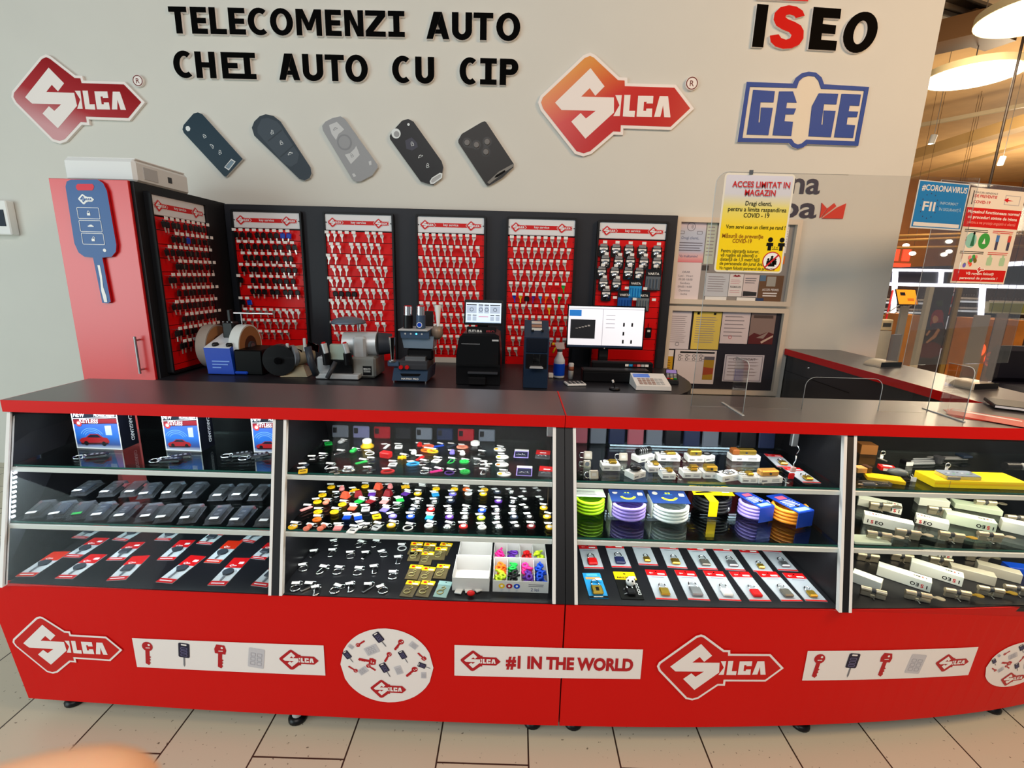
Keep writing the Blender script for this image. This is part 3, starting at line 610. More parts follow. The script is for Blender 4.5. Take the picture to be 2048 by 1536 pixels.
GR = M('grey_print',(96,92,104),.7); LILA = gradient('pink_blue_print', [(0,(222,120,130)),(.14,(226,176,176)),(.3,(182,190,214)),(.75,(188,196,214)),(1,(222,200,205))], (0,1,0), 0, .26, .6)
def n1(mb, w, h):
    mb.ring(circ(w*.5,h*.86,.028), circ(w*.5,h*.86,.025), .001, .0014, GR)
    for k in (.008,.013,.018): mb.poly(arc(w*.48,h*.86,k,k,-50,50,6)+arc(w*.48,h*.86,k-.002,k-.002,50,-50,6), .0012, GR)
    for x in (.2,.8): mb.ring(rrect(w*x-.018,w*x+.018,h*.72-.01,h*.72+.01,.004), rrect(w*x-.0155,w*x+.0155,h*.72-.0075,h*.72+.0075,.003), .001, .0013, GR)
    mb.text('Dragi clienti,', .026, M('blue_print',(84,96,134),.7), w/2, h*.56, .0012, 'c', 0, 0, w*.58)
    mb.lines(w*.08,w*.95,h*.48,2,.016,.005,GR,.001,.05); mb.lines(w*.08,w*.95,h*.36,2,.016,.005,GR,.001,.2); mb.text('Va multumim!', .024, M('blue_print'), w/2, h*.12, .0012, 'c', .01, 0, w*.62)
notice(z4,[(265,75),(715,85),(630,690),(205,690)],LILA,'pink and blue contactless payment notice, top left of the upper board',n1)
def n2(mb, w, h):
    for i, s in enumerate(('ORAR','Luni - Vineri','09:00-18:00','Sambata','09:00-14:00','Duminica','Inchis')): mb.text(s, .02, GR, w*.5, h*.74-i*h*.09, .0012)
notice(z4,[(200,692),(630,692),(560,1290),(140,1290)],M('paper_pink',(224,212,214),.7),'opening hours sheet at the bottom left of the upper board',n2)
notice(z4,[(725,75),(900,80),(760,715),(650,715)],M('paper_sage',(196,204,188),.7),'pale green sheet peeking out left of the yellow notice',None,9)
notice(z4,[(640,735),(740,735),(720,815),(625,800)],M('dark_leaflet',(70,66,66),.6),'small dark leaflet between pale green sheet and opening hours',lift=.001)
notice(z4,[(700,845),(1035,860),(1005,1195),(660,1185)],M('paper_cool',(206,210,218),.7),'bluish white printed sheet under the yellow notice, left one',None,7,.001)
def n3(mb, w, h):
    mb.poly(sc([(-.03,0),(-.01,.012),(0,.004),(.01,.012),(.03,0),(0,-.004)],1,w/2,h*.9), .0012, M('bird_red',(150,20,40),.6)); mb.lines(w*.1,w*.9,h*.75,3,h*.08,h*.03,M('pink_print',(214,170,176),.7),.001); mb.text('PROGRAM DE LUCRU', .02, INK, w/2, h*.38, .0012, 'c', .01, 0, w*.8); mb.lines(w*.1,w*.9,h*.28,2,h*.08,h*.03,M('pink_print'),.001)
notice(z4,[(1045,860),(1240,870),(1215,1195),(1010,1190)],PAPER,'white sheet with a small dark red bird emblem, upper board',n3,0,.001)
def n4(mb, w, h): mb.lines(w*.1,w*.9,h*.85,3,h*.1,h*.03,GR,.001); mb.poly([(w*.05,h*.03),(w*.95,h*.05),(w*.95,h*.22),(w*.05,h*.26)], .0012, M('leaflet_black',(40,40,44),.6))
notice(z4,[(1245,870),(1475,880),(1440,1205),(1225,1195)],M('paper_rose',(222,208,208),.7),'sheet with a black strip at its foot beside the brown poster',n4,0,.001)
def n5(mb, w, h):
    mb.poly([(w*.3,h*.62),(w*.68,h*.62),(w*.68,h*.96),(w*.3,h*.96)], .0012, M('poster_grey',(170,166,158),.6)); mb.poly([(0,h*.8),(w*.25,h*.8),(w*.25,h),(0,h)], .001, M('poster_blue',(90,120,150),.6))
    for i, s in enumerate(('ACCES PERMIS',)): mb.text(s, .022, PAPER, w*.5, h*.46-i*h*.09, .0012, 'c', .02, 0, w*.7)
    mb.lines(w*.2,w*.82,h*.40,2,h*.09,h*.045,PAPER,.0012,.1)
notice(z4,[(1485,880),(1835,890),(1785,1310),(1440,1300)],M('poster_brown',(110,78,52),.6),'brown poster with pale lettering, lower right of the upper board',n5,0,.001)
notice(z4,[(1880,130),(1930,135),(1860,560),(1810,550)],PAPER,'narrow white strip of paper right of the yellow notice',None,8)
notice(z4,[(1815,600),(1855,602),(1845,720),(1795,715)],M('paper_orange',(226,120,40),.7),'small orange slip right of the yellow notice')
notice(z4,[(680,1190),(990,1200),(980,1300),(660,1290)],WHITE,'wide white strip along the bottom of the upper board',lambda mb,w,h: mb.lines(w*.1,w*.9,h*.4,2,h*.2,h*.08,INK,.001),0,.002)
notice(z4,[(1140,1205),(1410,1215),(1405,1310),(1130,1305)],WHITE,'white strip with handwriting at the bottom middle, upper board',lambda mb,w,h: mb.lines(w*.1,w*.9,h*.5,1,h*.2,h*.12,INK,.001),0,.002)
notice(z4,[(1425,1215),(1530,1220),(1530,1310),(1420,1310)],M('label_navy',(40,60,100),.5),'small navy label left of the brown poster foot',lift=.002)
# lower board
notice(z5,[(180,145),(592,170),(470,712),(115,730)],M('paper_lilac',(222,214,220),.7),'white typed letter curling at its corner, lower board',lambda mb,w,h: mb.ring(circ(w*.55,h*.13,.014), circ(w*.55,h*.13,.011), .001, .0013, GR),14)
def ny(mb, w, h):
    for x in (.16,.75): mb.box(w*x-.008,w*x+.008,h*.93,h*.99,.001,.003,INK)
notice(z5,[(605,175),(1015,185),(925,720),(515,735)],M('paper_yellow',(232,206,96),.7),'yellow typed sheet held by two black clips, lower board',ny,12)
notice(z5,[(1020,170),(1425,180),(1365,650),(955,640)],M('paper_pale_pink',(222,208,212),.7),'pale pink letter right of the yellow sheet',lambda mb,w,h: mb.ring(circ(w*.36,h*.2,.012), circ(w*.36,h*.2,.009), .001, .0013, RED),6)
def nb(mb, w, h):
    mb.lines(w*.1,w*.92,h*.92,1,.03,.02,M('print_umber',(80,64,60),.6),.0012,.05)
    mb.poly([(0,0),(w,0),(w,h*.34),(w*.75,h*.4),(w*.45,h*.3),(w*.2,h*.36),(0,h*.24)], .001, M('poster_maroon',(92,24,26),.6)); mb.poly([(w*.3,h*.2),(w*.55,h*.3),(w*.8,h*.42),(w*.6,h*.18)], .0012, M('poster_taupe',(150,130,124),.6)); mb.poly([(w*.55,h*.02),(w*.98,h*.24),(w*.98,h*.3),(w*.5,h*.08)], .0013, M('poster_sand',(200,176,160),.6))
notice(z5,[(1432,185),(1800,200),(1738,660),(1385,645)],M('poster_greybrown',(140,118,112),.6),'brownish photo poster at the upper right of the lower board',nb)
notice(z5,[(115,735),(280,740),(265,1100),(90,1095)],M('leaflet_ochre',(206,160,30),.6),'ochre leaflet partly behind the payment terminal',lambda mb,w,h: (mb.poly([(0,h*.75),(w,h*.75),(w,h),(0,h)],.001,PAPER), mb.lines(w*.15,w*.9,h*.6,5,h*.1,h*.03,M('ochre_dark',(140,90,20),.6),.0012)))
def nr(mb, w, h):
    mb.lines(w*.12,w*.97,h*.955,1,.03,.012,INK,.0012,.04)
    for j in range(2):
        for i in range(4): mb.ring(circ(w*(.12+i*.17),h*(.83-j*.1),.011,12), circ(w*(.12+i*.17),h*(.83-j*.1),.008,12), .001, .0013, INK); mb.poly([(w*(.165+i*.17),h*(.825-j*.1)),(w*(.2+i*.17),h*(.825-j*.1)),(w*(.2+i*.17),h*(.84-j*.1)),(w*(.165+i*.17),h*(.84-j*.1))], .001, GR)
    mb.poly([(w*.06,h*.67),(w*.75,h*.67),(w*.75,h*.675),(w*.06,h*.675)], .001, GR)
notice(z5,[(290,735),(935,745),(850,1275),(290,1190)],M('paper_white_big',(226,216,218),.7),'big white emergency numbers sheet, bottom left of lower board',nr)
notice(z5,[(735,835),(895,835),(845,1180),(705,1170)],M('leaflet_mustard',(178,140,30),.6),'mustard yellow leaflet beside the emergency numbers sheet',lambda mb,w,h: (mb.poly([(0,h*.86),(w,h*.86),(w,h),(0,h)],.001,GR), mb.poly([(0,h*.2),(w,h*.25),(w,h*.5),(0,h*.55)],.001,M('mustard_red',(170,70,30),.6))),0,.002)
notice(z5,[(1035,815),(1610,800),(1580,1200),(995,1210)],M('certificate',(206,202,214),.6),'framed certificate hanging on the dark part of the lower board',lambda mb,w,h: (mb.ring([(w*.03,h*.03),(w*.97,h*.03),(w*.97,h*.97),(w*.03,h*.97)],[(w*.05,h*.06),(w*.95,h*.06),(w*.95,h*.94),(w*.05,h*.94)],.001,.002,M('cert_edge',(150,146,160),.5)), mb.text('CERTIFICAT', .03, GR, w*.5, h*.78, .0012)),6,.004)
# ================================================================ display counters
BLK = M('counter_black',(20,20,23),.4); DECK = M('deck_black',(26,26,30),.3); WHT = M('white_edge_strip',(228,228,226),.4)
ZT0, ZT1 = 1.0, 1.04; YF, YB = 1.556, 1.905
ZD = .515                                   # deck that the lowest goods lie on
ZS1, ZS2 = .838, .681                       # upper and lower glass shelf
def gy(z): return 1.29+(z-.515)/(1.0-.515)*(1.566-1.29)         # slanted glass front
def bow(x, z):
    k = .045*((x-.1)/1.7)**2 if x < .1 else .12*((x-.1)/1.75)**2+.034*((x-.1)/1.75)**6
    return 1.275+.012*(z/.5)+k*(1-.45*z/.5)
def onG(px, py): n = Vector((0,1.0-.515,-(1.566-1.29))); return onP(px, py, (0,1.29,.515), n)
def onF(px, py):                            # bowed red front panel
    y = 1.3
    for _ in range(6): p = onY(px, py, y); y = bow(p.x, p.z)
    return p
def xl(z): return -1.575-.33*(z-.5) if z > .51 else -1.606-.045*(z-.06)/.45    # flared left end
def tp(x): return lambda z: x*(1-.10*(1-(z-.515)/.485))                      # frames lean in towards the middle at the foot
def panel(mb, x0, x1, z0, z1, mat, th=.018, n=40):
    for i in range(n):
        a, b = x0+(x1-x0)*i/n, x0+(x1-x0)*(i+1)/n
        k = max(0,1-i/9) if x0 < -1 else 0; k2 = max(0,1-(i+1)/9) if x0 < -1 else 0; a0, a1, b0, b1 = a-.03*k, a-.075*k, b-.03*k2, b-.075*k2
        A = [(a0,bow(a,z0),z0),(b0,bow(b,z0),z0),(b1,bow(b,z1),z1),(a1,bow(a,z1),z1)]
        mb.add(A+[(x,y+th,z) for x,y,z in A], [(0,1,2,3),(7,6,5,4),(3,2,6,7),(0,4,5,1)]+([(0,3,7,4)] if i == 0 else [])+([(1,5,6,2)] if i == n-1 else []), mat)
def slant(mb, x0, x1, z0, z1, mat, y0=0, th=.016, f0=None, f1=None):
    g = lambda x, z, f: f(z) if f else x
    A = [(g(x0,z0,f0),gy(z0)+y0,z0),(g(x1,z0,f1),gy(z0)+y0,z0),(g(x1,z0,f1),gy(z0)+y0+th,z0),(g(x0,z0,f0),gy(z0)+y0+th,z0)]
    B = [(g(x0,z1,f0),gy(z1)+y0,z1),(g(x1,z1,f1),gy(z1)+y0,z1),(g(x1,z1,f1),gy(z1)+y0+th,z1),(g(x0,z1,f0),gy(z1)+y0+th,z1)]
    mb.loft(A, B, mat)
def counter(label, x0, x1, posts, left_end=False, right_end=False):
    t = thing('display_counter', label, 'display counter', ((x0+x1)/2,1.6,0)); L = (-(x0+x1)/2,-1.6,0)
    mk = lambda mb, nm, par=None: mb.build(nm, par or t, L if par is None else None)
    xt = x0-.17 if left_end else x0
    ct = mk(MB().box(xt,x1,YF+.0015,YB,ZT0,ZT1,TOP), 'countertop')
    eb = MB(); eb.box(xt,x1,YF-.0015,YF+.0013,ZT0-.001,ZT1+.0003,REDL)
    if left_end: eb.box(xt-.002,xt,YF,YB,ZT0,ZT1,REDL)
    else: eb.box(x0-.001,x0+.004,YF,YB,ZT1,ZT1+.0006,REDL)
    mk(eb, 'edge_band', ct)
    mb = MB(); panel(mb, x0+.0012, x1-.0012, .070, .512, REDL); mk(mb, 'front_panel')
    mb = MB(); mb.box(x0+.004,x1-.004,1.345,1.88,ZD-.02,ZD,DECK)
    n = 10
    for i in range(n):
        a, b = x0+(x1-x0)*i/n, x0+(x1-x0)*(i+1)/n; e = .003
        mb.add([(a,bow(a,.512)+e,ZD-.004),(b,bow(b,.512)+e,ZD-.004),(b,1.345,ZD-.004),(a,1.345,ZD-.004),(a,bow(a,.512)+e,ZD),(b,bow(b,.512)+e,ZD),(b,1.345,ZD),(a,1.345,ZD)], [(0,1,5,4),(4,5,6,7),(3,2,1,0)], DECK)
    mk(mb, 'deck')
    mk(MB().box(x0+.004,x1-.004,1.45,1.88,.07,.085,BLK), 'bottom_board')
    mk(MB().box(x0+.02,x1-.02,1.882,1.892,.06,ZT0-.002,BLK), 'back_panel')
    for side, xx, on in ((-1,x0,True),(1,x1,True)):
        f = (lambda z: xl(z)) if (left_end and side < 0) else (lambda z: xx)
        pr = [(bow(xx,.062)+.02,.062),(bow(xx,.5)+.02,.505),(gy(.52)+.004,.52),(gy(.995)+.004,.997),(1.893,.997),(1.893,.062)]
        A = [(f(z)-side*.0005,y,z) for y,z in pr]; B = [(f(z)-side*.0165,y,z) for y,z in pr]
        mb = MB(); mb.loft(A, B, BLK); mk(mb, 'side_panel')
    for (a, b, wl, wr) in posts:            # (black from, to, white strip left?, right?)
        mb = MB()
        F = tp if abs(a) > .5 else (lambda x: (lambda z: x))
        if wl: slant(mb, 0, 0, .516, .998, WHT, -.004, .016, F(a-.010), F(a))
        if wr: slant(mb, 0, 0, .516, .998, WHT, -.004, .016, F(b), F(b+.010))
        if b-a > .001: slant(mb, 0, 0, .516, .998, BLK, -.003, .016, F(a), F(b))
        mk(mb, 'post')
    return t, L, mk
def shelves(mk, x0, x1, name, f0=None):
    for z in (ZS1, ZS2):
        a = (f0(z)+.018) if f0 else x0(z) if callable(x0) else x0; b = x1(z) if callable(x1) else x1
        mb = MB(); y = gy(z)+.012; mb.box(a,b,y,1.875,z-.006,z,SHELFGLASS); sh = mk(mb, 'shelf')
        mk(MB().box(a,b,y-.0012,y-.0002,z-.0058,z-.0002,GLASSEDGE), 'shelf_edge', sh)
        mb = MB(); mb.box(a,b,y-.010,y-.0015,z-.022,z-.0065,ALU,.001); mk(mb, 'front_rail', sh)
    mb = MB()
    E = lambda x, z: x(z) if callable(x) else x
    L = lambda z: f0(z)+.012 if f0 else E(x0,z)
    A, B = ([(L(z),gy(z)-.001,z),(E(x1,z),gy(z)-.001,z),(E(x1,z),gy(z)+.004,z),(L(z),gy(z)+.004,z)] for z in (.518,.996))
    mb.loft(A, B, GLASS); mk(mb, 'glass_pane')
def foot(px, py, mk):
    p = onZ(px, py, 0); mb = MB(); mb.cyl((p.x,p.y+.022,.018),(p.x,p.y+.022,.070),.017,LGREY); mb.lathe([(.026,0),(.030,.004),(.030,.012),(.020,.022)], BLACK, (p.x,p.y+.022,0)); mk(mb, 'foot')
XS = .176                                   # seam between the two units
t1, L1, mk1 = counter('long red display counter on the left, selling car remotes and keyrings', -1.575, XS-.001, [(-.813,-.786,1,1),(XS-.03,XS-.001,1,0)], True)
mb = MB(); slant(mb, 0, 0, .516, .998, WHT, -.004, .016, lambda z: xl(z)+.002, lambda z: xl(z)+.014); mk1(mb, 'post')
shelves(mk1, 0, tp(-.820), 'a', xl); shelves(mk1, tp(-.778), XS-.041, 'b')
def divider(mk, x):
    f = tp(x); mb = MB(); mb.loft(*[[(f(z)-.006,gy(z)+.02,z),(f(z)+.006,gy(z)+.02,z),(f(z)+.006,1.88,z),(f(z)-.006,1.88,z)] for z in (.517,.995)], BLK); mk(mb, 'divider')
divider(mk1, -.799)
for px, py in ((140,1414),(590,1450),(1065,1458)): foot(px, py, mk1)
t2, L2, mk2 = counter('long red display counter on the right, selling padlocks and lock cylinders', XS+.001, 2.285, [(XS+.001,XS+.028,0,1),(1.138,1.161,1,1),(2.27,2.284,1,0)])
shelves(mk2, XS+.04, tp(1.132), 'c'); shelves(mk2, tp(1.169), 2.262, 'd')
divider(mk2, 1.150)
for px, py in ((1147,1460),(1607,1463),(1992,1428)): foot(px, py, mk2)
# lock hardware under the tops
for mk, px, py in ((mk1,1100,862),(mk2,1588,882)):
    p = onY(px, py, 1.72); mb = MB(); mb.box(p.x-.012,p.x+.012,1.71,1.73,p.z-.02,.998,STEEL,.003); mb.tube([(p.x+.01,1.715,p.z-.01),(p.x+.02,1.71,p.z-.03),(p.x+.012,1.71,p.z-.05)],.0025,CHROME); mk(mb,'lock_fitting')
# LED strips
LEDM = M('led_glow',(226,236,255),.4,emit=9)
mb = MB()
for i in range(11):
    z = .688+i*.0135; mb.box(xl(z)+.017,xl(z)+.021,gy(z)+.012,gy(z)+.022,z,z+.007,LEDM)
mk1(mb, 'led_and_reflected_strip')
def strip(name, x0, x1, y, z, power, col, tilt=None):
    l = bpy.data.lights.new(name,'AREA'); l.shape='RECTANGLE'; l.size = x1-x0; l.size_y = .012; l.energy = power; l.color = col
    o = bpy.data.objects.new(name, l); COL.objects.link(o); o.location = ((x0+x1)/2,y,z); o.rotation_euler = (radians(tilt or 0),0,0); return o
COLD, NEUT, WARM = (.80,.90,1), (1,.98,.94), (1,.84,.62)
for (a, b, col, pw) in ((-1.66,-.83,COLD,2.0),(-.74,.13,NEUT,2.6),(.22,1.08,NEUT,2.6),(1.13,2.25,WARM,3.2)):
    for z, y, k in ((.994,1.60,1.25),(ZS1-.024,gy(ZS1)+.03,1.15),(ZS2-.024,gy(ZS2)+.03,.75)): strip('display_led', a, b, y, z, pw*k, col, 22)
# ---- right counter running along the side
t3 = thing('side_counter', 'red-edged grey side counter running back to the wall on the right', 'counter', (2.1,2.6,0)); L3 = (-2.1,-2.6,0)
ct = MB().box(1.915,2.30,YB+.002,D-.003,ZT0,ZT1,TOP).build('countertop', t3, L3)
MB().box(1.9115,1.9145,YB+.002,D-.003,ZT0-.001,ZT1+.0003,REDL).build('edge_band', ct)
MB().box(1.93,1.946,YB+.02,D-.003,.06,ZT0,M('side_board',(44,43,47),.35)).build('inner_panel', t3, L3)
MB().box(2.27,2.286,YB+.02,D-.003,.06,ZT0,REDL).build('outer_panel', t3, L3)
p = onX(1618,736,1.93); MB().lathe([(.009,0),(.009,.004),(.0,.012)], CHROME).build('drawer_knob', t3, (p.x-2.1,p.y-2.6,p.z), (0,-pi/2,0))
MB().box(1.926,1.9295,2.7,3.38,.885,.888,M('gap_black',(8,8,8),.6)).build('drawer_gap', t3, L3)
MB().box(1.93,2.28,D-.02,D-.004,.06,ZT0,BLK).build('end_panel', t3, L3)
for y in (2.1,3.2):
    for x in (1.96,2.25): MB().cyl((x,y,0),(x,y,.06),.02,BLACK).build('foot', t3, L3)

# ================================================================ stickers on the red fronts
def FT(px, py, e=.0016): p = onF(px, py); return p
def onfront(x, z, e=.0012): return Vector((x, bow(x, z)-e, z))
def fmap(v): return Vector((v.x, bow(v.x, v.z)-.0020+v.y, v.z))     # wraps a flat sheet (x,z), y<0 lifts it
STK = M('sticker_white',(236,230,228),.35)
def fsheet(mb, p, mat, lift):               # polygon in (x,z) cut into strips so that it follows the bow
    x0 = min(a for a,_ in p); x1 = max(a for a,_ in p); mb.add([(a,-lift,b) for a,b in p], [tuple(range(len(p)))], mat)
FTR = Matrix(((1,0,0,0),(0,0,-1,0),(0,1,0,0),(0,0,0,1)))           # local x,y,z -> x, -y(lift), z
def FB(): return MB(FTR, fmap)
def at_front(px, py): p = onF(px, py); return p.x, p.z
def slats(mb, o, mat, n=16, z=.0002):
    """convex outline cut into vertical slices so that the sheet follows the bowed panel"""
    o = ccw(o); x0 = min(a for a,_ in o); x1 = max(a for a,_ in o)
    def span(x):
        ys = []
        for i in range(len(o)):
            (ax,ay),(bx,by) = o[i-1], o[i]
            if (ax-x)*(bx-x) <= 0 and ax != bx: ys.append(ay+(by-ay)*(x-ax)/(bx-ax))
        return min(ys), max(ys)
    e = (x1-x0)*1e-4; xs = [x0+e+(x1-x0-2*e)*i/n for i in range(n+1)]; S = [span(x) for x in xs]
    vs = [(x,a,z) for x,(a,b) in zip(xs,S)]+[(x,b,z) for x,(a,b) in zip(xs,S)]
    mb.add(vs, [(i,i+1,n+2+i,n+1+i) for i in range(n)], mat)
def tkey(mb, x, y, k, ang, mat, z, flip=0, hole=STK):
    c, s = cos(ang), sin(ang); f = lambda P: [(x+(a*c-b*s)*k, y+(a*s+b*c)*k) for a, b in P]
    mb.poly(f(circ(0,.30,.20,14)) if not flip else f([(-.19,.12),(.19,.12),(.22,.30),(.15,.50),(-.15,.50),(-.22,.30)]), z, mat)
    mb.poly(f([(-.075,.14),(.075,.14),(.075,-.1),(.13,-.14),(.075,-.2),(.12,-.26),(.075,-.32),(.11,-.4),(.05,-.5),(-.075,-.44)]), z, mat)
    mb.poly(f(circ(.06,.38,.045,8)), z+.0003, hole); mb.poly(f([(-.06,.22),(.1,.24),(.1,.27),(-.06,.25)]), z+.0003, hole)
DKN = M('print_dark_navy',(30,28,52),.4)
def tremote(mb, x, y, k, ang, z):
    c, s = cos(ang), sin(ang); f = lambda P: [(x+(a*c-b*s)*k, y+(a*s+b*c)*k) for a, b in P]
    mb.poly(f([(-.03,0),(.03,0),(.03,-.42),(0,-.5),(-.03,-.42)]), z, M('print_blade',(120,120,126),.4)); mb.poly(f(rrect(-.2,.2,-.1,.5,.06)), z+.0002, DKN)
    mb.poly(f(rrect(-.1,.1,.40,.46,.02)), z+.0005, STK)
    for i in range(3): mb.ring(f(rrect(-.12,.12,.22-i*.13,.32-i*.13,.03)), f(rrect(-.10,.10,.24-i*.13,.30-i*.13,.02)), z+.0004, z+.0006, M('print_lilac',(104,100,140),.4))
CRD = M('print_card_grey',(196,194,200),.45); CRD2 = M('print_card_grey_dark',(172,170,178),.45)
def tcard(mb, x, y, k, ang, z):
    c, s = cos(ang), sin(ang); f = lambda P: [(x+(a*c-b*s)*k, y+(a*s+b*c)*k) for a, b in P]
    mb.poly(f(rrect(-.27,.27,-.38,.38,.04)), z, CRD)
    for i in range(3):
        for j in (-.11,.11): mb.ring(f(rrect(j-.085,j+.085,.06-i*.17,.2-i*.17,.02)), f(rrect(j-.065,j+.065,.08-i*.17,.18-i*.17,.02)), z+.0003, z+.0005, CRD2)
LS = M('print_logo_red',(178,24,34),.4)
def front_logo(mk, pl, pr):
    a, b = at_front(*pl), at_front(*pr); w = b[0]-a[0]; x, z = (a[0]+b[0])/2, (a[1]+b[1])/2
    mb = FB(); e = .0004
    def pg(p, m, lift): slices_poly(mb, p, m, lift)
    slices_poly(mb, sc(grow(LOGO_OUT,.020), w, x, z), REDL, .0002); slices_poly(mb, sc(grow(LOGO_OUT,.014), w, x, z), STK, .0008); slices_poly(mb, sc(grow(LOGO_OUT,-.004), w, x, z), M('print_deep_red',(196,14,12),.42), .0014)
    for p in [LOGO_S]+LOGO_LET: slices_poly(mb, sc(p, w, x, z), STK, .002)
    mk(mb, 'logo_sticker')
def slices_poly(mb, p, mat, lift): mb.poly(p, lift, mat)
front_logo(mk1, (28,1276), (243,1306)); front_logo(mk2, (1317,1332), (1562,1334))
def rectq(q): a, b = (q[0][0]+q[3][0])/2, (q[1][0]+q[2][0])/2; e = 1e-6; return [(a,q[0][1]),(b-e,q[1][1]),(b,q[2][1]),(a+e,q[3][1])]
def key_strip(mk, quad):
    q = [at_front(*p) for p in quad]; q = rectq(q); mb = FB(); slats(mb, q, STK, 14)
    xa, xb = (q[0][0]+q[3][0])/2, (q[1][0]+q[2][0])/2; w = xb-xa
    zc = lambda f: ((q[0][1]+q[3][1])/2)*(1-f)+((q[1][1]+q[2][1])/2)*f; h = (q[0][1]-q[3][1]+q[1][1]-q[2][1])/2
    tkey(mb, xa+w*.07, zc(.07), h*.80, -.12, LS, .001); tremote(mb, xa+w*.265, zc(.265), h*.82, -.10, .001); tkey(mb, xa+w*.455, zc(.455), h*.80, -.12, LS, .001, 1); tcard(mb, xa+w*.645, zc(.645), h*.86, -.14, .001)
    logo(mb, w*.205, xa+w*.868, zc(.868), .001, LS, STK, None); mk(mb, 'key_sticker')
key_strip(mk1, [(262,1275),(648,1290),(651,1350),(278,1333)]); key_strip(mk2, [(1616,1301),(1955,1293),(1936,1349),(1602,1360)])
def oval(mk, c, rx, rz, seed):
    x, z = c; mb = FB(); slats(mb, circ(x, z, rx, 40, rz), STK, 24)
    I = [('k',-.58,.62,.26,2.2,0),('c',-.80,.52,.18,.9,0),('r',-.12,.74,.42,.62,0),('k',.28,.62,.34,-.62,0),('c',.62,.62,.26,.9,0),('r',-.86,.22,.34,.6,0),('c',-.33,.45,.42,-1.1,0),('k',.02,.26,.3,-.5,0),('r',.4,.28,.34,.5,0),('k',.8,.32,.26,-2.4,1),('k',-.45,.14,.42,-1.75,1),('k',-.78,-.12,.26,-2.2,0),('c',-.55,-.16,.3,-.9,0),('k',-.36,-.06,.26,.95,0),('r',-.02,-.12,.40,.5,0),('c',.27,-.10,.30,.35,0),('k',.56,-.14,.36,-.8,0),('r',.86,.04,.3,1.2,0),('c',.84,-.22,.22,0,0)]
    for k, u, v, s, a, fl in I:
        X, Z = x+u*rx*.94, z+v*rz*.94
        if k == 'k': tkey(mb, X, Z, s*rz, a, LS, .001, fl)
        elif k == 'r': tremote(mb, X, Z, s*rz*1.05, a, .001)
        else: tcard(mb, X, Z, s*rz, a, .001)
    logo(mb, rx*.78, x+.02*rx, z-.62*rz, .0012, LS, STK, None); mk(mb, 'oval_sticker')
c = at_front(774,1331); e = at_front(867,1334); tt = at_front(774,1256); oval(mk1, c, e[0]-c[0], tt[1]-c[1], 1)
e = at_front(1964,1352); c = (e[0]+.125, at_front(2045,1327)[1]); oval(mk2, c, .125, .097, 2)
q = [at_front(*p) for p in [(909,1289),(1287,1298),(1279,1357),(909,1350)]]; q = rectq(q); mb = FB(); slats(mb, q, STK, 14)
xa, xb = q[0][0], (q[1][0]+q[2][0])/2; zc = (q[0][1]+q[1][1]+q[2][1]+q[3][1])/4; w = xb-xa
logo(mb, w*.215, xa+w*.14, zc, .001, LS, STK, None); mb.text('#1 IN THE WORLD', .060, LS, xa+w*.615, zc-.021, .001, 'c', .05, 0, w*.68)
tag(mb.build('banner_sticker'), 'white banner sticker reading number one in the world across the counter seam', 'sticker')
# ================================================================ goods in the counters
def crop(x0, y0, k): return lambda x, y: (x0+x/k, y0+y/k)
def two(f, a, b, z):                        # front and back point on a level -> location, heading, length
    A, B = onZ(*f(*a), z), onZ(*f(*b), z); d = B-A; g = atan2(d.y,d.x)-pi/2; A.y = max(A.y, (gy(z)+.016 if z > .6 else bow(A.x,.5)+.03)+.029*abs(sin(g))); return A, g, d.length
idf = lambda x, y: (x, y)
TAGM = M('price_tag_white',(240,240,240),.6)
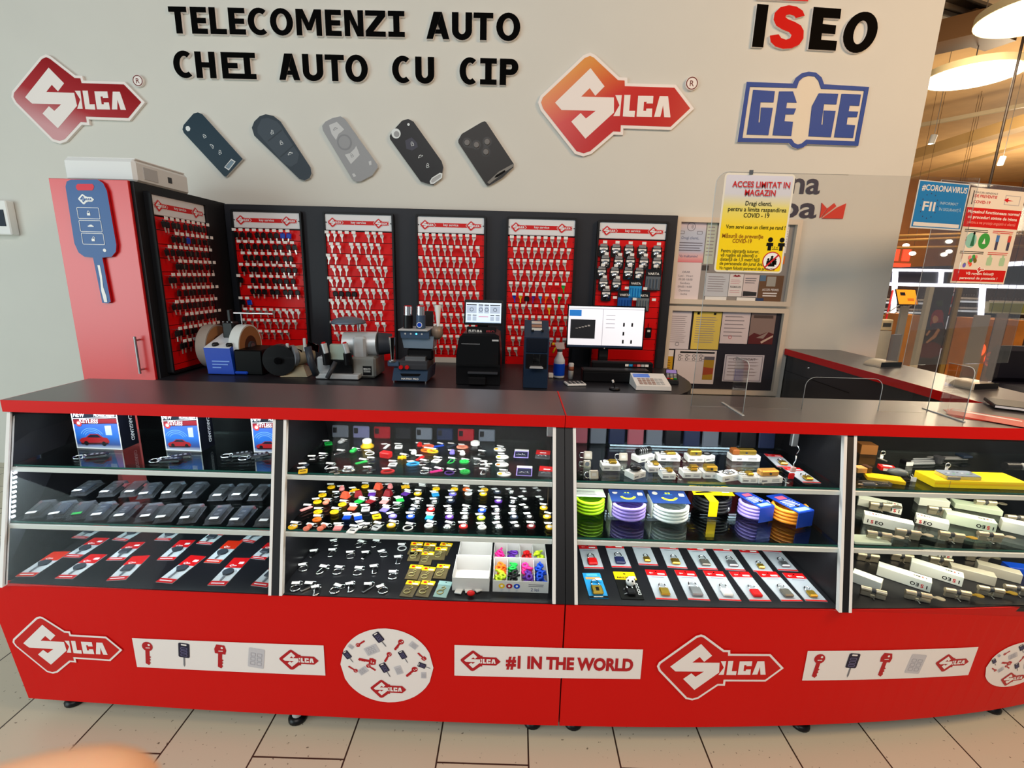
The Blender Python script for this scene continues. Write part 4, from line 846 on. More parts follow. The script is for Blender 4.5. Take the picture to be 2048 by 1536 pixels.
# ---- section A: boxes, remotes, blisters, red cards
BOXW = M('box_black_gloss',(18,20,30),.3)
KSKY = gradient('print_blue_sky', [(0,(200,206,216)),(.18,(40,70,140)),(.5,(40,110,200)),(1,(60,90,170))], (0,0,1), 0, .10, .3)
for i, (bx, w, lab) in enumerate(((200,.172,'blue keyless alarm box, the one furthest left in the counter'),(368,.134,'blue keyless alarm box with dark side turned to view, middle one'),(544,.134,'blue keyless alarm box cut off by the white post, rightmost of three'))):
    p = onZ(bx, 898+i*4, ZS1); t = thing('alarm_box', lab, 'box', (p.x,p.y,ZS1+.0005), -.03, 'keyless alarm boxes')
    h = .148; MB().box(-w/2,w/2,0,.075,0,h,BOXW).build('carton', t)
    T = Matrix(((1,0,0,0),(0,0,-1,-.0006),(0,1,0,0),(0,0,0,1))); mb = MB(T)
    mb.ring([(-w/2,0),(w/2,0),(w/2,h),(-w/2,h)], [(-w/2+.004,.004),(w/2-.004,.004),(w/2-.004,h),(-w/2+.004,h)], 0, .0005, WHITE)
    mb.poly([(-w/2+.004,.004),(w/2-.004,.004),(w/2-.004,.100),(-w/2+.004,.092)], .0002, KSKY)
    for k in (.028,.036,.044): mb.poly(arc(-.02,.045,k,k*.8,20,160,10)+arc(-.02,.045,k-.002,k*.8-.002,160,20,10), .0003, M('print_sky_light',(120,170,230),.3))
    car = [(-.058,.028),(-.050,.036),(-.034,.040),(-.018,.052),(.010,.053),(.026,.042),(.040,.040),(.046,.030),(.044,.022),(-.05,.018)]
    mb.poly(sc(car,w/.158,-.008), .0006, M('print_car_red',(170,30,36),.3)); mb.poly(sc([(-.030,.040),(-.016,.050),(.008,.051),(.020,.041)],w/.158,-.008), .0008, M('print_window',(30,34,50),.2))
    mb.poly(sc([(-.056,.020),(.042,.024),(.040,.018),(-.05,.014)],w/.158,-.008), .0007, M('print_shadow_maroon',(60,16,22),.3))
    for x in (-.035,.026): mb.poly(circ(x*w/.158-.008,.021,.008*w/.158,12), .0009, BLACK)
    mb.poly([(.030*w/.158,.055),(.052*w/.158,.055),(.052*w/.158,.092),(.030*w/.158,.090)], .0004, M('print_pale',(190,204,220),.4))
    mb.poly([(-w/2+.004,.094),(w/2-.004,.101),(w/2-.004,.119),(-w/2+.004,.110)], .0003, M('print_band_red',(120,24,34),.3)); mb.text('KEYLESS', .021, WHITE, -w*.14, .0985, .0007, 'c', .02, .2, w*.42)
    mb.poly([(-w/2+.004,.112),(w/2-.004,.122),(w/2-.004,.124),(-w/2+.004,.114)], .0005, WHITE)
    mb.text('NEW', .024, WHITE, -w*.46, .120, .0005, 'l', .02, .3, w*.26); mb.text('PROFESSIONAL', .015, WHITE, w*.18, .1235, .0005, 'c', .01, .2, w*.38)
    mb.poly(circ(-w*.36,.095,.011,14), .0010, M('print_badge',(190,60,64),.3)); mb.poly(circ(-w*.36,.097,.006,10), .0012, WHITE)
    mb.poly(rrect(w*.28,w*.45,.127,.139,.003), .0012, TAGM)
    mb.build('front_print', t)
    mb = MB(Matrix(((0,0,1,w/2+.0006),(1,0,0,0),(0,1,0,0),(0,0,0,1)))); mb.T = mb.T @ Matrix.Translation((.045,.07,0)) @ Matrix.Rotation(-pi/2,4,'Z'); mb.text('CARGUARD', .02, WHITE, 0, 0, 0, 'c', .02, 0, .1); mb.build('side_print', t)
def remote_set(px, py, ang, lab, two_=True):
    p = onZ(px, py, ZS1); t = thing('car_remote', lab, 'car remote', (p.x,p.y,ZS1+.0005), ang, 'remotes before the alarm boxes')
    mb = MB(); mb.box(-.016,.016,-.032,.032,0,.012,BLACK,.006); mb.build('body', t)
    mb = MB(); mb.box(-.0175,-.0155,-.03,.03,.003,.008,CHROME); mb.box(.0155,.0175,-.03,.03,.003,.008,CHROME)
    for k in range(3): mb.poly(rrect(-.006,.006,-.018+k*.014,-.010+k*.014,.002), .0123, GREY)
    mb.build('trim', t); MB().torus((-.004,-.052,.0045),.016,.0018,CHROME,(.05,.05,1)).build('key_ring', t); MB().torus((0,-.035,.0075),.005,.0014,CHROME,(1,0,.4),10,5).build('ring_link', t)
remote_set(195, 914, -1.15, 'black car remote with key ring before the leftmost alarm box')
remote_set(362, 916, -1.0, 'black car remote with silver rings before the middle alarm box')
p = onZ(340, 921, ZS1); remote_set(343, 923, -1.35, 'second remote lying partly behind the ring, before the middle alarm box')
remote_set(485, 911, -1.1, 'thin black remote lying left before the rightmost alarm box'); remote_set(520, 914, -.9, 'oval black remote lying right before the rightmost alarm box')
# blisters on the middle shelf
cA = crop(0,940,7.314); cB = crop(270,940,7.062)
fr = [(cA,(290,760),(640,470)),(cA,(600,775),(900,480)),(cA,(990,790),(1290,500)),(cA,(1300,790),(1600,500)),(cA,(1640,800),(1960,500)),(cB,(10,810),(260,520)),(cB,(310,800),(560,510)),(cB,(670,800),(900,500)),(cB,(1050,805),(1290,520)),(cB,(1390,815),(1640,530)),(cB,(1760,830),(2000,550))]
bk = [(cA,(1110,385),(1400,200)),(cA,(1540,400),(1830,180)),(cA,(1860,400),(2100,200)),(cB,(140,410),(330,190)),(cB,(460,400),(660,180)),(cB,(760,405),(990,190)),(cB,(1130,440),(1340,230)),(cB,(1400,430),(1600,210)),(cB,(1690,440),(1880,230))]
NV = [BLACK, NAVY, M('remote_blueblack',(24,28,48),.3), BLACK, M('remote_purpleblack',(34,24,36),.35)]
for rowname, row in (('front',fr),('back',bk)):
    for i, (f, a, b) in enumerate(row):
        A, ang, ln = two(f, a, b, ZS2); ln = min(max(ln,.07),.115); A.x = max(A.x, xl(ZS2)+.072+.075*(i if rowname == 'front' else 0)*(i < 2)); rnd = random.Random(i+40*len(row)); tagc = GREEN if (rowname == 'front' and i == 2) else TAGM
        lab = f"{'green-tagged' if tagc == GREEN else 'clear'} blister with dark car remote, {ORD[i]} from left in the {rowname} row"
        t = thing('remote_blister', lab, 'car remote', (A.x,A.y,ZS2+.0006), ang, 'blistered car remotes on the middle shelf')
        w = .027; MB().box(-w,w,0,ln,0,.002,BLISTER).build('tray', t)
        mb = MB(); mb.loft([(-w+.003,.004,.0025),(w-.003,.004,.0025),(w-.003,ln-.004,.0025),(-w+.003,ln-.004,.0025)],[(-w+.006,.008,.018),(w-.006,.008,.018),(w-.006,ln-.01,.018),(-w+.006,ln-.01,.018)], BLISTER); mb.build('bubble', t)
        mb = MB(); mb.box(-.017,.017,.012,ln-.02,.004,.0165,NV[rnd.randrange(5)],.005)
        for k in range(3): mb.poly(rrect(-.007,.007,ln*.32+k*.014,ln*.32+.008+k*.014,.002), .0167, GREY if rnd.random() < .4 else DGREY)
        mb.build('remote', t); x = rnd.choice((-.006,.004)); MB().box(x-.013,x+.013,.004,.019,.0183,.0188,tagc).build('price_tag', t)
# red key cards on the deck
cC = crop(0,1050,7.062); cD = crop(280,1050,7.314)
rows = [('front',[(cC,(220,812),(770,450)),(cC,(780,845),(1300,490)),(cC,(1490,900),(1870,540)),(cD,(180,1000),(770,540)),(cD,(1040,970),(1450,540)),(cD,(1640,1025),(2040,640))]),
        ('middle',[(cC,(1010,465),(1440,190)),(cC,(1620,505),(1940,250)),(cD,(370,520),(700,230)),(cD,(1050,560),(1400,240)),(cD,(1720,505),(1950,300))]),
        ('back',[(cC,(1110,195),(1400,30)),(cC,(1680,225),(1960,60)),(cD,(320,230),(560,50)),(cD,(930,285),(1170,100)),(cD,(1560,255),(1800,80))])]
CARDW = M('pack_pale',(196,202,204),.35); CARDR = M('pack_red',(204,20,24),.35); CARDO = M('pack_orange_red',(214,44,18),.35); KG = M('key_grey',(52,58,66),.5)
for rn, row in rows:
    for i, (f, a, b) in enumerate(row):
        A, ang, ln = two(f, a, b, ZD); ln = min(max(ln,.10),.15); rnd = random.Random(i*7+len(row)); r = CARDO if (rn,i) in (('front',0),('middle',3)) else CARDR
        t = thing('key_card_pack', f"{'orange-red' if r == CARDO else 'red'} and clear key pack, {ORD[i]} from left in the {rn} row, lowest deck", 'key pack', (A.x,A.y,ZD+.0006), ang, 'red key packs on the left deck')
        w = .028; mb = MB(); mb.box(-w,w,0,ln,0,.0015,CARDW); mb.box(-w,w,0,ln*.14,.0016,.0022,r); mb.box(-w,w,ln*.62,ln,.0016,.0022,r)
        mb.poly([(-w*.8,ln*.05),(w*.7,ln*.05),(w*.7,ln*.08),(-w*.8,ln*.08)], .0025, WHITE); logo(mb, .024, -.006, ln*.70, .0024, WHITE, r, None, dz=.0001); mb.build('card', t)
        if rnd.random() < .7: MB().box(.006,.022,ln*.76,ln*.84,.0024,.003,TAGM).build('price_tag', t)
        k = MB(); sh = (i+len(rn)) % 3
        if sh == 0: k.prism(circ(0,ln*.44,.017,14), .0024, .008, KG); k.box(-.003,.003,ln*.15,ln*.40,.003,.005,STEEL)
        elif sh == 1: k.box(-.017,.017,ln*.33,ln*.58,.0024,.009,KG,.005); k.box(-.003,.003,ln*.15,ln*.36,.003,.005,STEEL)
        else: k.prism([(-.018,ln*.5),(-.006,ln*.6),(.016,ln*.58),(.018,ln*.44),(-.002,ln*.36)], .0024, .008, KG); k.box(-.005,.001,ln*.15,ln*.40,.003,.005,STEEL)
        k.build('car_key', t)
# ---- section B: keyrings
COLS = dict(yellow=M('emoji_yellow',(250,196,16),.4),gold=GOLD,silver=CHROME,grey=LGREY,red=RED,blue=BLUE,green=GREEN,orange=ORANGE,purple=PURPLE,pink=M('soft_pink',(232,140,140),.5),salmon=M('salmon_plush',(230,130,104),.6),
  magenta=PINK,cyan=CYAN,navy=NAVY,black=BLACK,white=WHITE,maroon=M('dark_red',(130,16,26),.4),violet=M('violet',(116,104,206),.4),lime=M('lime',(190,216,40),.4),coral=M('coral',(236,90,60),.4))
KR = {}
def kr_proto(shape, colour):
    k = (shape, colour)
    if k in KR: return KR[k]
    c = COLS[colour]; ch = MB()
    if shape in ('emoji','disc','eyes'):
        ch.lathe([(.013,0),(.0145,.0015),(.0145,.0045),(.013,.006)], c, (0,0,0), 18)
        if shape == 'emoji': ch.poly(arc(0,-.001,.008,.007,200,340,8)+arc(0,-.002,.008,.003,340,200,8), .0063, INK); ch.poly(circ(-.005,.005,.0018,8), .0063, INK); ch.poly(circ(.005,.005,.0018,8), .0063, INK)
        elif shape == 'eyes':
            for x in (-.006,.006): ch.poly(circ(x,.003,.005,10), .0063, WHITE); ch.poly(circ(x,.003,.0018,8), .0066, INK)
            ch.poly([(-.006,-.006),(.006,-.006),(.006,-.007),(-.006,-.007)], .0063, INK)
        else: ch.lathe([(.0085,.006),(.0085,.0064),(.0,.0066)], WHITE if colour != 'white' else LGREY, (0,0,0), 14)
    elif shape == 'pouch': ch.box(-.013,.013,-.016,.014,0,.006,c,.002); ch.box(-.013,.013,.006,.014,.006,.0066,WHITE)
    elif shape == 'card': ch.prism(rrect(-.014,.014,-.017,.017,.004), 0, .003, c); ch.poly([(-.009,-.004),(.009,-.004),(.009,.002),(-.009,.002)], .0033, INK if colour != 'black' else WHITE)
    elif shape == 'cube': ch.box(-.02,.02,-.014,.014,0,.022,c,.003)
    elif shape == 'bar': ch.T = Matrix.Rotation(-.6,4,'Z'); ch.box(-.006,.006,-.022,.022,0,.006,c,.002)
    elif shape == 'wheel':
        ch.torus((0,0,.006),.013,.005,c,n=18,k=8)
        for a in range(5): ch.box(-.002,.002,0,.012,.004,.009,c); ch.T = Matrix.Rotation(2*pi*(a+1)/5,4,'Z')
    elif shape == 'band': ch.tube([(.02*cos(a),.013*sin(a),.004) for a in [i*2*pi/18 for i in range(18)]], .004, c, 6, True)
    elif shape == 'star':
        ch.prism([(.018*cos(i*pi/6)*(1 if i%2 == 0 else .45),.018*sin(i*pi/6)*(1 if i%2 == 0 else .45)) for i in range(12)], 0, .006, c)
    elif shape == 'figure': ch.ball((0,.006,.008),(.009,.008,.008),c,10,6); ch.ball((0,-.008,.007),(.011,.011,.007),c,10,6)
    elif shape == 'plane': ch.box(-.004,.004,-.024,.024,0,.006,c,.002); ch.box(-.022,.022,-.004,.004,.001,.005,c,.001); ch.box(-.009,.009,-.023,-.018,.001,.005,c)
    elif shape == 'fan':
        ch.prism(arc(0,0,.024,.02,0,360,18)[:-1], 0, .003, WHITE); ch.prism(circ(-.013,-.004,.007,10), .003, .0045, c)
        for a in range(5): ch.box(.004+a*.004,.006+a*.004,.004-.002*a,.012-.002*a,.003,.0036,INK)
    elif shape == 'cap': ch.lathe([(.024,0),(.026,.006),(.018,.012),(.017,.030),(.014,.033)], c, (0,0,0), 16); ch.lathe([(.0175,.014),(.0178,.03),(.013,.0336)], WHITE, (0,0,0), 16)
    elif shape == 'wedge': ch.loft([(-.015,-.012,0),(.015,-.012,0),(.015,.012,0),(-.015,.012,0)],[(-.010,-.004,.02),(.010,-.004,.02),(.010,.008,.02),(-.010,.008,.02)], c)
    elif shape == 'clip': ch.tube([(-.008,-.02,.003),(-.008,.012,.003),(-.004,.02,.003),(.004,.02,.003),(.008,.012,.003),(.008,-.012,.003),(0,-.02,.003)], .0022, c, 6, True)
    else: ch.torus((0,0,.0025),.015,.0022,c,n=18)
    o = thing('keyring', 'x', 'keyring'); ch.build('charm', o)
    up = .017
    MB().torus((.004,up+.009,.0022),.009,.0012,CHROME,(.15,0,1),14,5).build('split_ring', o)
    mb = MB(); mb.T = Matrix.Translation((-.006,up+.001,.0085)) @ Matrix.Rotation(.25,4,'Z') @ Matrix.Rotation(.12,4,'Y'); mb.box(-.012,.012,-.0065,.0065,0,.0005,TAGM); mb.build('price_tag', o)
    KR[k] = [o, False]; return KR[k]
def keyring(f, x, y, z, shape, colour, where, i, zoom=1):
    p = onZ(*f(x,y), z); pr = kr_proto(shape, colour); rnd = random.Random(int(x*3+y*7)); rz = rnd.uniform(-.5,.5); loc = (p.x,p.y,z+.0006)
    WORD = dict(emoji='round smiley', eyes='round smiley with big eyes', disc='round disc', pouch='small pouch', card='flat card', cube='box-shaped', bar='bar-shaped', wheel='wheel-shaped', band='loop band', star='starburst', figure='little figure', plane='cross-shaped', fan='fan-shaped', cap='cap-shaped', wedge='wedge', clip='snap clip', ring='plain ring')
    lab = f"{colour} {WORD[shape]} keyring, {where}"
    if pr[1]: o = dup(pr[0], loc, rz, lab)
    else: o = pr[0]; o.location = loc; o.rotation_euler = (0,0,rz); pr[1] = True; o['label'] = lab
    o['group'] = 'keyrings in the counter'; return o
zA, zB_ = crop(540,800,5.906), crop(820,800,5.906); z5b, z6b = crop(540,1020,6.4), crop(820,1020,6.4)
top_items = [(zA,390,850,'card','gold'),(zA,400,800,'bar','navy'),(zA,500,710,'card','black'),(zA,610,680,'ring','silver'),(zA,690,520,'card','green'),(zA,850,510,'figure','grey'),(zA,820,640,'bar','silver'),(zA,700,800,'clip','silver'),(zA,780,850,'plane','silver'),(zA,930,840,'band','silver'),(zA,1150,560,'cap','gold'),(zA,990,620,'figure','green'),(zA,1080,750,'bar','green'),(zA,1200,730,'card','silver'),(zA,1370,680,'cube','red'),(zA,1380,560,'bar','white'),(zA,1520,560,'card','white'),(zA,1560,690,'star','yellow'),(zA,1700,640,'figure','white'),(zA,1450,770,'card','grey'),(zA,1390,860,'band','red'),(zA,1170,840,'plane','silver'),(zA,1690,770,'band','cyan'),(zA,1800,760,'ring','silver'),(zA,1770,550,'figure','red'),(zA,1850,610,'band','orange'),(zA,1180,640,'ring','white'),
 (zB_,215,560,'band','coral'),(zB_,340,555,'bar','blue'),(zB_,490,555,'bar','navy'),(zB_,620,570,'band','salmon'),(zB_,265,620,'band','gold'),(zB_,500,640,'figure','violet'),(zB_,620,650,'figure','white'),(zB_,770,585,'cap','black'),(zB_,850,645,'card','silver'),(zB_,310,725,'card','white'),(zB_,490,735,'clip','green'),(zB_,640,750,'wheel','green'),(zB_,650,870,'wheel','green'),(zB_,800,745,'clip','silver'),(zB_,900,770,'plane','grey'),(zB_,465,870,'ring','purple'),(zB_,310,855,'bar','magenta'),(zB_,120,700,'bar','red'),(zB_,170,860,'ring','silver'),(zB_,870,865,'clip','silver'),(zB_,1060,590,'fan','yellow'),(zB_,1090,680,'fan','yellow'),(zB_,1085,770,'fan','orange'),(zB_,1110,880,'fan','yellow')]
def place_rings(items, z, shelf):
    its = sorted(items, key=lambda t: t[0](t[1],t[2])[0]); n = len(its); cnt = {}
    tot = {}
    for it in its: tot[(it[3],it[4])] = tot.get((it[3],it[4]),0)+1
    for i, (f,x,y,sh,co) in enumerate(its):
        k = (sh,co); cnt[k] = cnt.get(k,0)+1
        w = f"{ORD[cnt[k]-1]} such from the left on the {shelf}" if tot[k] > 1 else f"the only one on the {shelf}"
        keyring(f, x, y, z, sh, co, w, i)
place_rings(top_items, ZS1, 'top keyring shelf')
mid = [(zA,725,1040,'emoji','yellow'),(zA,1125,1030,'emoji','yellow'),(zA,1000,1080,'star','yellow'),(zA,620,1135,'emoji','yellow'),(zA,560,1215,'emoji','yellow'),(zA,855,1245,'emoji','yellow'),(zA,760,1335,'emoji','yellow'),(zA,565,1335,'emoji','yellow'),(zA,555,1425,'emoji','orange'),(zA,270,1510,'eyes','yellow'),
 (zB_,310,1060,'emoji','yellow'),(zB_,525,1065,'emoji','yellow'),(zB_,665,1065,'emoji','orange'),(zB_,880,1070,'emoji','yellow'),(zA,1280,1045,'wedge','coral'),(zA,850,1065,'figure','pink'),(zA,1420,1040,'figure','pink'),(zA,1600,1035,'star','gold'),(zA,1790,1045,'pouch','black'),(zA,785,1135,'ring','silver'),(zA,890,1150,'wedge','coral'),(zA,1045,1135,'wedge','maroon'),(zA,1205,1120,'pouch','purple'),(zA,1395,1125,'wedge','maroon'),(zA,1605,1115,'pouch','purple'),(zA,1745,1115,'disc','gold'),
 (zA,670,1225,'figure','salmon'),(zA,1060,1205,'pouch','green'),(zA,1190,1205,'pouch','maroon'),(zA,1350,1210,'pouch','pink'),(zA,1535,1190,'pouch','green'),(zA,1740,1215,'disc','silver'),(zA,430,1295,'bar','pink'),(zA,975,1285,'pouch','coral'),(zA,1130,1295,'card','grey'),(zA,1355,1305,'pouch','violet'),(zA,1495,1270,'ring','silver'),(zA,1685,1305,'disc','navy'),(zA,910,1395,'pouch','blue'),(zA,1040,1400,'pouch','blue'),(zA,1260,1385,'card','yellow'),(zA,1450,1385,'disc','violet'),(zA,1660,1390,'disc','blue'),
 (z5b,490,250,'figure','salmon'),(z5b,670,250,'figure','salmon'),(z5b,870,240,'pouch','pink'),(z5b,1055,270,'card','white'),(z5b,1180,205,'card','white'),(z5b,1355,230,'card','grey'),(z5b,1550,210,'disc','gold'),(z5b,1765,240,'ring','white'),(z5b,1240,240,'ring','black'),
 (zB_,300,1125,'pouch','cyan'),(zB_,505,1120,'disc','violet'),(zB_,690,1115,'disc','white'),(zB_,865,1120,'disc','gold'),(zB_,1030,1095,'disc','navy'),(zB_,1200,1095,'disc','silver'),(zB_,1350,1095,'disc','black'),(zB_,1520,1085,'disc','black'),(zB_,85,1215,'disc','silver'),(zB_,290,1215,'disc','silver'),(zB_,480,1200,'disc','navy'),(zB_,1045,1205,'disc','purple'),(zB_,1215,1210,'disc','silver'),(zB_,1355,1185,'disc','black'),(zB_,1555,1190,'disc','black'),(zB_,245,1305,'disc','red'),(zB_,465,1305,'disc','silver'),(zB_,650,1305,'disc','silver'),(zB_,850,1315,'disc','blue'),(zB_,1030,1310,'disc','silver'),(zB_,1220,1310,'disc','silver'),(zB_,1370,1285,'disc','black'),(zB_,1580,1285,'disc','gold'),
 (zB_,230,1395,'pouch','cyan'),(zB_,465,1395,'disc','purple'),(zB_,650,1395,'disc','silver'),(zB_,840,1405,'disc','lime'),(zB_,1030,1400,'disc','silver'),(zB_,1230,1395,'disc','navy'),(zB_,1410,1395,'disc','black'),(zB_,1620,1390,'disc','gold'),(zB_,220,1495,'disc','white'),(zB_,440,1505,'disc','silver'),(zB_,630,1505,'disc','red'),(zB_,850,1515,'disc','white'),(zB_,1050,1505,'disc','silver'),(zB_,1260,1505,'disc','black'),(zB_,1430,1505,'disc','maroon'),(zB_,1650,1515,'disc','gold')]
place_rings(mid, ZS2, 'middle keyring shelf')
low = [(840,440,'ring','silver'),(1135,460,'ring','silver'),(1350,450,'clip','silver'),(1690,500,'ring','grey'),(570,580,'bar','silver'),(795,570,'clip','silver'),(1030,600,'ring','silver'),(1235,600,'bar','silver'),(1460,580,'ring','silver'),(1650,660,'clip','silver'),(430,760,'ring','silver'),(660,790,'clip','silver'),(860,800,'ring','silver'),(1120,810,'ring','silver'),(1345,780,'clip','silver'),(1570,860,'ring','silver'),(325,1010,'ring','silver'),(480,1010,'bar','silver'),(600,1050,'clip','silver'),(830,1040,'ring','silver'),(1040,1010,'clip','silver'),(1255,1020,'bar','silver'),(1450,1040,'ring','silver')]
place_rings([(z5b,x,y,s,c) for x,y,s,c in low], ZD, 'lowest keyring deck')
# blister packs at the right of the top shelf
PB = M('pack_navy',(24,30,58),.4)
for (x,y,kind,lab) in ((1310,690,0,'navy blister pack with white header, back one beside the fans'),(1345,905,0,'navy blister pack with white header, front one beside the fans'),(1560,700,1,'red-topped clear keyring pack, back one at the post'),(1605,910,1,'red-topped clear keyring pack, front one at the post')):
    p = onZ(*zB_(x,y), ZS1); t = thing('keyring_pack', lab, 'pack', (p.x,p.y,ZS1+.0006), -.12 if kind else -.05, 'packs at the right of the top keyring shelf'); w = .027
    mb = MB()
    if kind: mb.box(-w,w,0,.085,0,.0015,BLISTER); mb.box(-w,w,.042,.085,.0016,.003,CARDR); mb.poly([(-.012,.052),(.012,.052),(.012,.062),(-.012,.062)], .0034, WHITE)
    else: mb.box(-w,w,0,.085,0,.0015,PB); mb.box(-w,w,.066,.085,.0016,.003,WHITE); mb.ring([(-w,0),(w,0),(w,.066),(-w,.066)],[(-w+.003,.003),(w-.003,.003),(w-.003,.064),(-w+.003,.064)],.0016,.003,LILAC)
    mb.build('card', t); mb = MB()
    for k in range(5): mb.torus((-.014+.007*k,.018+.006*(k%2),.006),.005,.0012,CHROME,(.3*k,.4,1),10,4)
    mb.build('chain', t)
# yellow-topped bags
OL = M('bag_olive',(96,84,58),.35); HOOKC = M('fob_brass',(170,160,110),.3,.7)
bags = [(833,1103),(829,1136),(820,1167),(855,1110),(854,1140),(850,1167),(881,1101),(883,1135),(884,1168),(833,1091),(857,1092),(887,1091)]
for i, (px, py) in enumerate(bags):
    top = onZ(px, py-4, ZD); L_ = .078; k = i//3 if i < 9 else 3; kind = 'teal' if i in (8,9) else 'yellow'
    row = 'green bag with hook' if i == 8 else None
    lab = 'pale green bag with a double hook, front right of the bags' if i == 8 else (f"olive bag with yellow header, {ORD[i%3]} from back in the {ORD[i//3]} bag column" if i < 9 else f"half-hidden small bag at the back, {ORD[i-9]} bag column")
    t = thing('carabiner_bag', lab, 'bag', (top.x+.004,top.y-L_,ZD+.0006+.0012*(2-i%3)), -.06*(i%3), 'bags of hooks on the lowest deck'); w = .021
    mb = MB(); hd = M('bag_teal',(150,186,184),.4) if i == 8 else M('bag_header_yellow',(248,206,20),.45)
    mb.box(-w,w,0,L_*.74,0,.002,M('bag_greenish',(140,168,164),.35) if i == 8 else OL); 
    mb.box(-w-.001,w+.001,L_*.74,L_,.0004,.0032,hd)
    if i != 8: mb.poly(circ(-w*.45,L_*.87,.006,10,.005), .0036, RED); mb.poly(rrect(.0,w*.9,L_*.75,L_*.85,.002), .0036, WHITE)
    mb.poly(circ(w*.1,L_*.92,.0025,8), .0038, INK); mb.build('pouch', t)
    mb = MB(); mb.torus((-.004,.022,.004),.010,.002,HOOKC,n=12,k=5); mb.tube([(.002,.034,.004),(.008,.044,.004),(.002,.05,.004),(-.004,.042,.004)], .0018, HOOKC, 5); mb.build('hook', t)
# open white cartons and key cap trays
CART = M('white_card',(206,204,202),.6)
def open_box(nm, lab, cat, x0, x1, y0, y1, h, div=0):
    k_ = max(0, 1.338-y0); y0 += k_; y1 += k_
    t = thing(nm, lab, cat, ((x0+x1)/2,y0,ZD+.0006)); w = (x1-x0)/2; d = y1-y0; k = .0016; mb = MB()
    mb.box(-w,w,0,k,0,h,CART); mb.box(-w,w,d-k,d,0,h*1.25,CART); mb.box(-w,-w+k,k,d-k,0,h*1.1,CART); mb.box(w-k,w,k,d-k,0,h*1.1,CART); mb.box(-w+k,w-k,k,d-k,0,k,CART); mb.build('carton', t)
    for i in range(div): x = -w+2*w*(i+1)/(div+1); MB().box(x-.0008,x+.0008,k,d-k,k,h*1.08,CART).build('divider', t)
    return t
a, b = onZ(901,1197,ZD), onZ(977,1198,ZD); b1 = open_box('open_carton', 'front open white carton with a few tags inside', 'carton', a.x, b.x, a.y, a.y+.11, .046)
b2 = open_box('open_carton', 'second open white carton standing behind the front one', 'carton', a.x+.004, b.x, 1.338+.118, 1.338+.20, .05)
for i, (px, py, m, n) in enumerate(((926,1158,WHITE,'white'),(942,1156,WHITE,'white'),(965,1152,WHITE,'white'))):
    p = onZ(px, py, ZD+.03); mb = MB(); mb.box(-.011,.011,-.011,.011,0,.003,m); tag(mb.build('loose_tag', None, (a.x+.022+i*.03,a.y+.03+.006*i,ZD+.0036), .4*i-.2), f'{n} paper tag in the front open carton, {ORD[i]} from the left', 'tag', 'loose tags in the carton')
mb = MB(); mb.ball((0,0,.008),(.013,.010,.008),RED,12,8); tag(mb.build('key_cover', None, (a.x+.062,a.y+.014,ZD+.003)), 'red key cap lying in the front open carton', 'key cap')
CAP = {}
def caps(nm, c, x0, x1, y0, y1, n, z, lab):
    rnd = random.Random(n+int(x0*1000)); m = COLS.get(nm) or c
    if m.name not in CAP:
        q = MB(); q.torus((0,0,.004),.0085,.0042,m,n=12,k=6); q.box(-.003,.003,-.02,-.010,.001,.007,m,.001); CAP[m.name] = q.build('key_cover'); first = True
    else: first = False
    for i in range(n):
        loc = (x0+(x1-x0)*rnd.random(), y0+(y1-y0)*(i+.5)/n, z+.009*(i%3)); rot = (rnd.uniform(-.5,.5),rnd.uniform(-.3,.3),rnd.uniform(0,6))
        if first: o = CAP[m.name]; first = False
        else: o = bpy.data.objects.new('key_cover', CAP[m.name].data); COL.objects.link(o)
        o.location = loc; o.rotation_euler = rot; tag(o, lab, 'key cap', 'key caps in the divided trays')
a, b = onZ(984,1199,ZD), onZ(1108,1199,ZD); b.x = min(b.x, XS-.05); y0 = max(a.y,1.338); tr = open_box('key_cap_tray', 'front white divided tray full of coloured key caps', 'tray', a.x, b.x, y0, y0+.115, .040, 3)
tr2 = open_box('key_cap_tray', 'back white divided tray of key caps, partly under the shelf', 'tray', a.x-.004, b.x, y0+.12, y0+.21, .040, 3)
w = b.x-a.x
for i, ((n1,c1),(n2,c2)) in enumerate(((('orange',0),('lime',0)),(('green',0),('black',0)),(('magenta',0),('purple',0)),(('blue',0),('blue',0)))):
    xa, xb = a.x+w*i/4+.014, a.x+w*(i+1)/4-.014
    caps(n1, None, xa, xb, y0+.058, y0+.10, 7, ZD+.016, f'{n1} key cap in the {ORD[i]} compartment of the front tray' if n1 != 'blue' else 'blue key cap in the fourth compartment of the front tray')
    caps(n2, None, xa, xb, y0+.018, y0+.055, 6, ZD+.014, f'{n2} key cap in the {ORD[i]} compartment of the front tray')
for i, n1 in enumerate(('magenta','purple','red','lime')):
    xa, xb = a.x+w*i/4+.014, a.x+w*(i+1)/4-.014; caps(n1, None, xa, xb, y0+.14, y0+.18, 5, ZD+.018, f'{n1} key cap in the {ORD[i]} compartment of the back tray')
mb = MB(Matrix(((1,0,0,0),(0,0,-1,-.0006),(0,1,0,0),(0,0,0,1))))
for x, m in ((-.06,GOLD),(-.036,M('print_maroon',(150,20,50),.4)),(-.012,BLUE)): mb.poly(circ(x,.022,.010,14,.009), .0002, m); mb.poly([(x-.003,.012),(x+.003,.012),(x+.003,.002),(x-.003,.002)], .0001, LGREY); mb.poly(circ(x,.022,.004,8), .0004, WHITE)
mb.lines(.025,.075,.030,2,.006,.002,GR,.0002,.1); mb.text('2 lei', .016, M('pen_blue',(60,70,120),.6), .045, .006, .0003, 'c'); mb.build('front_print', tr)
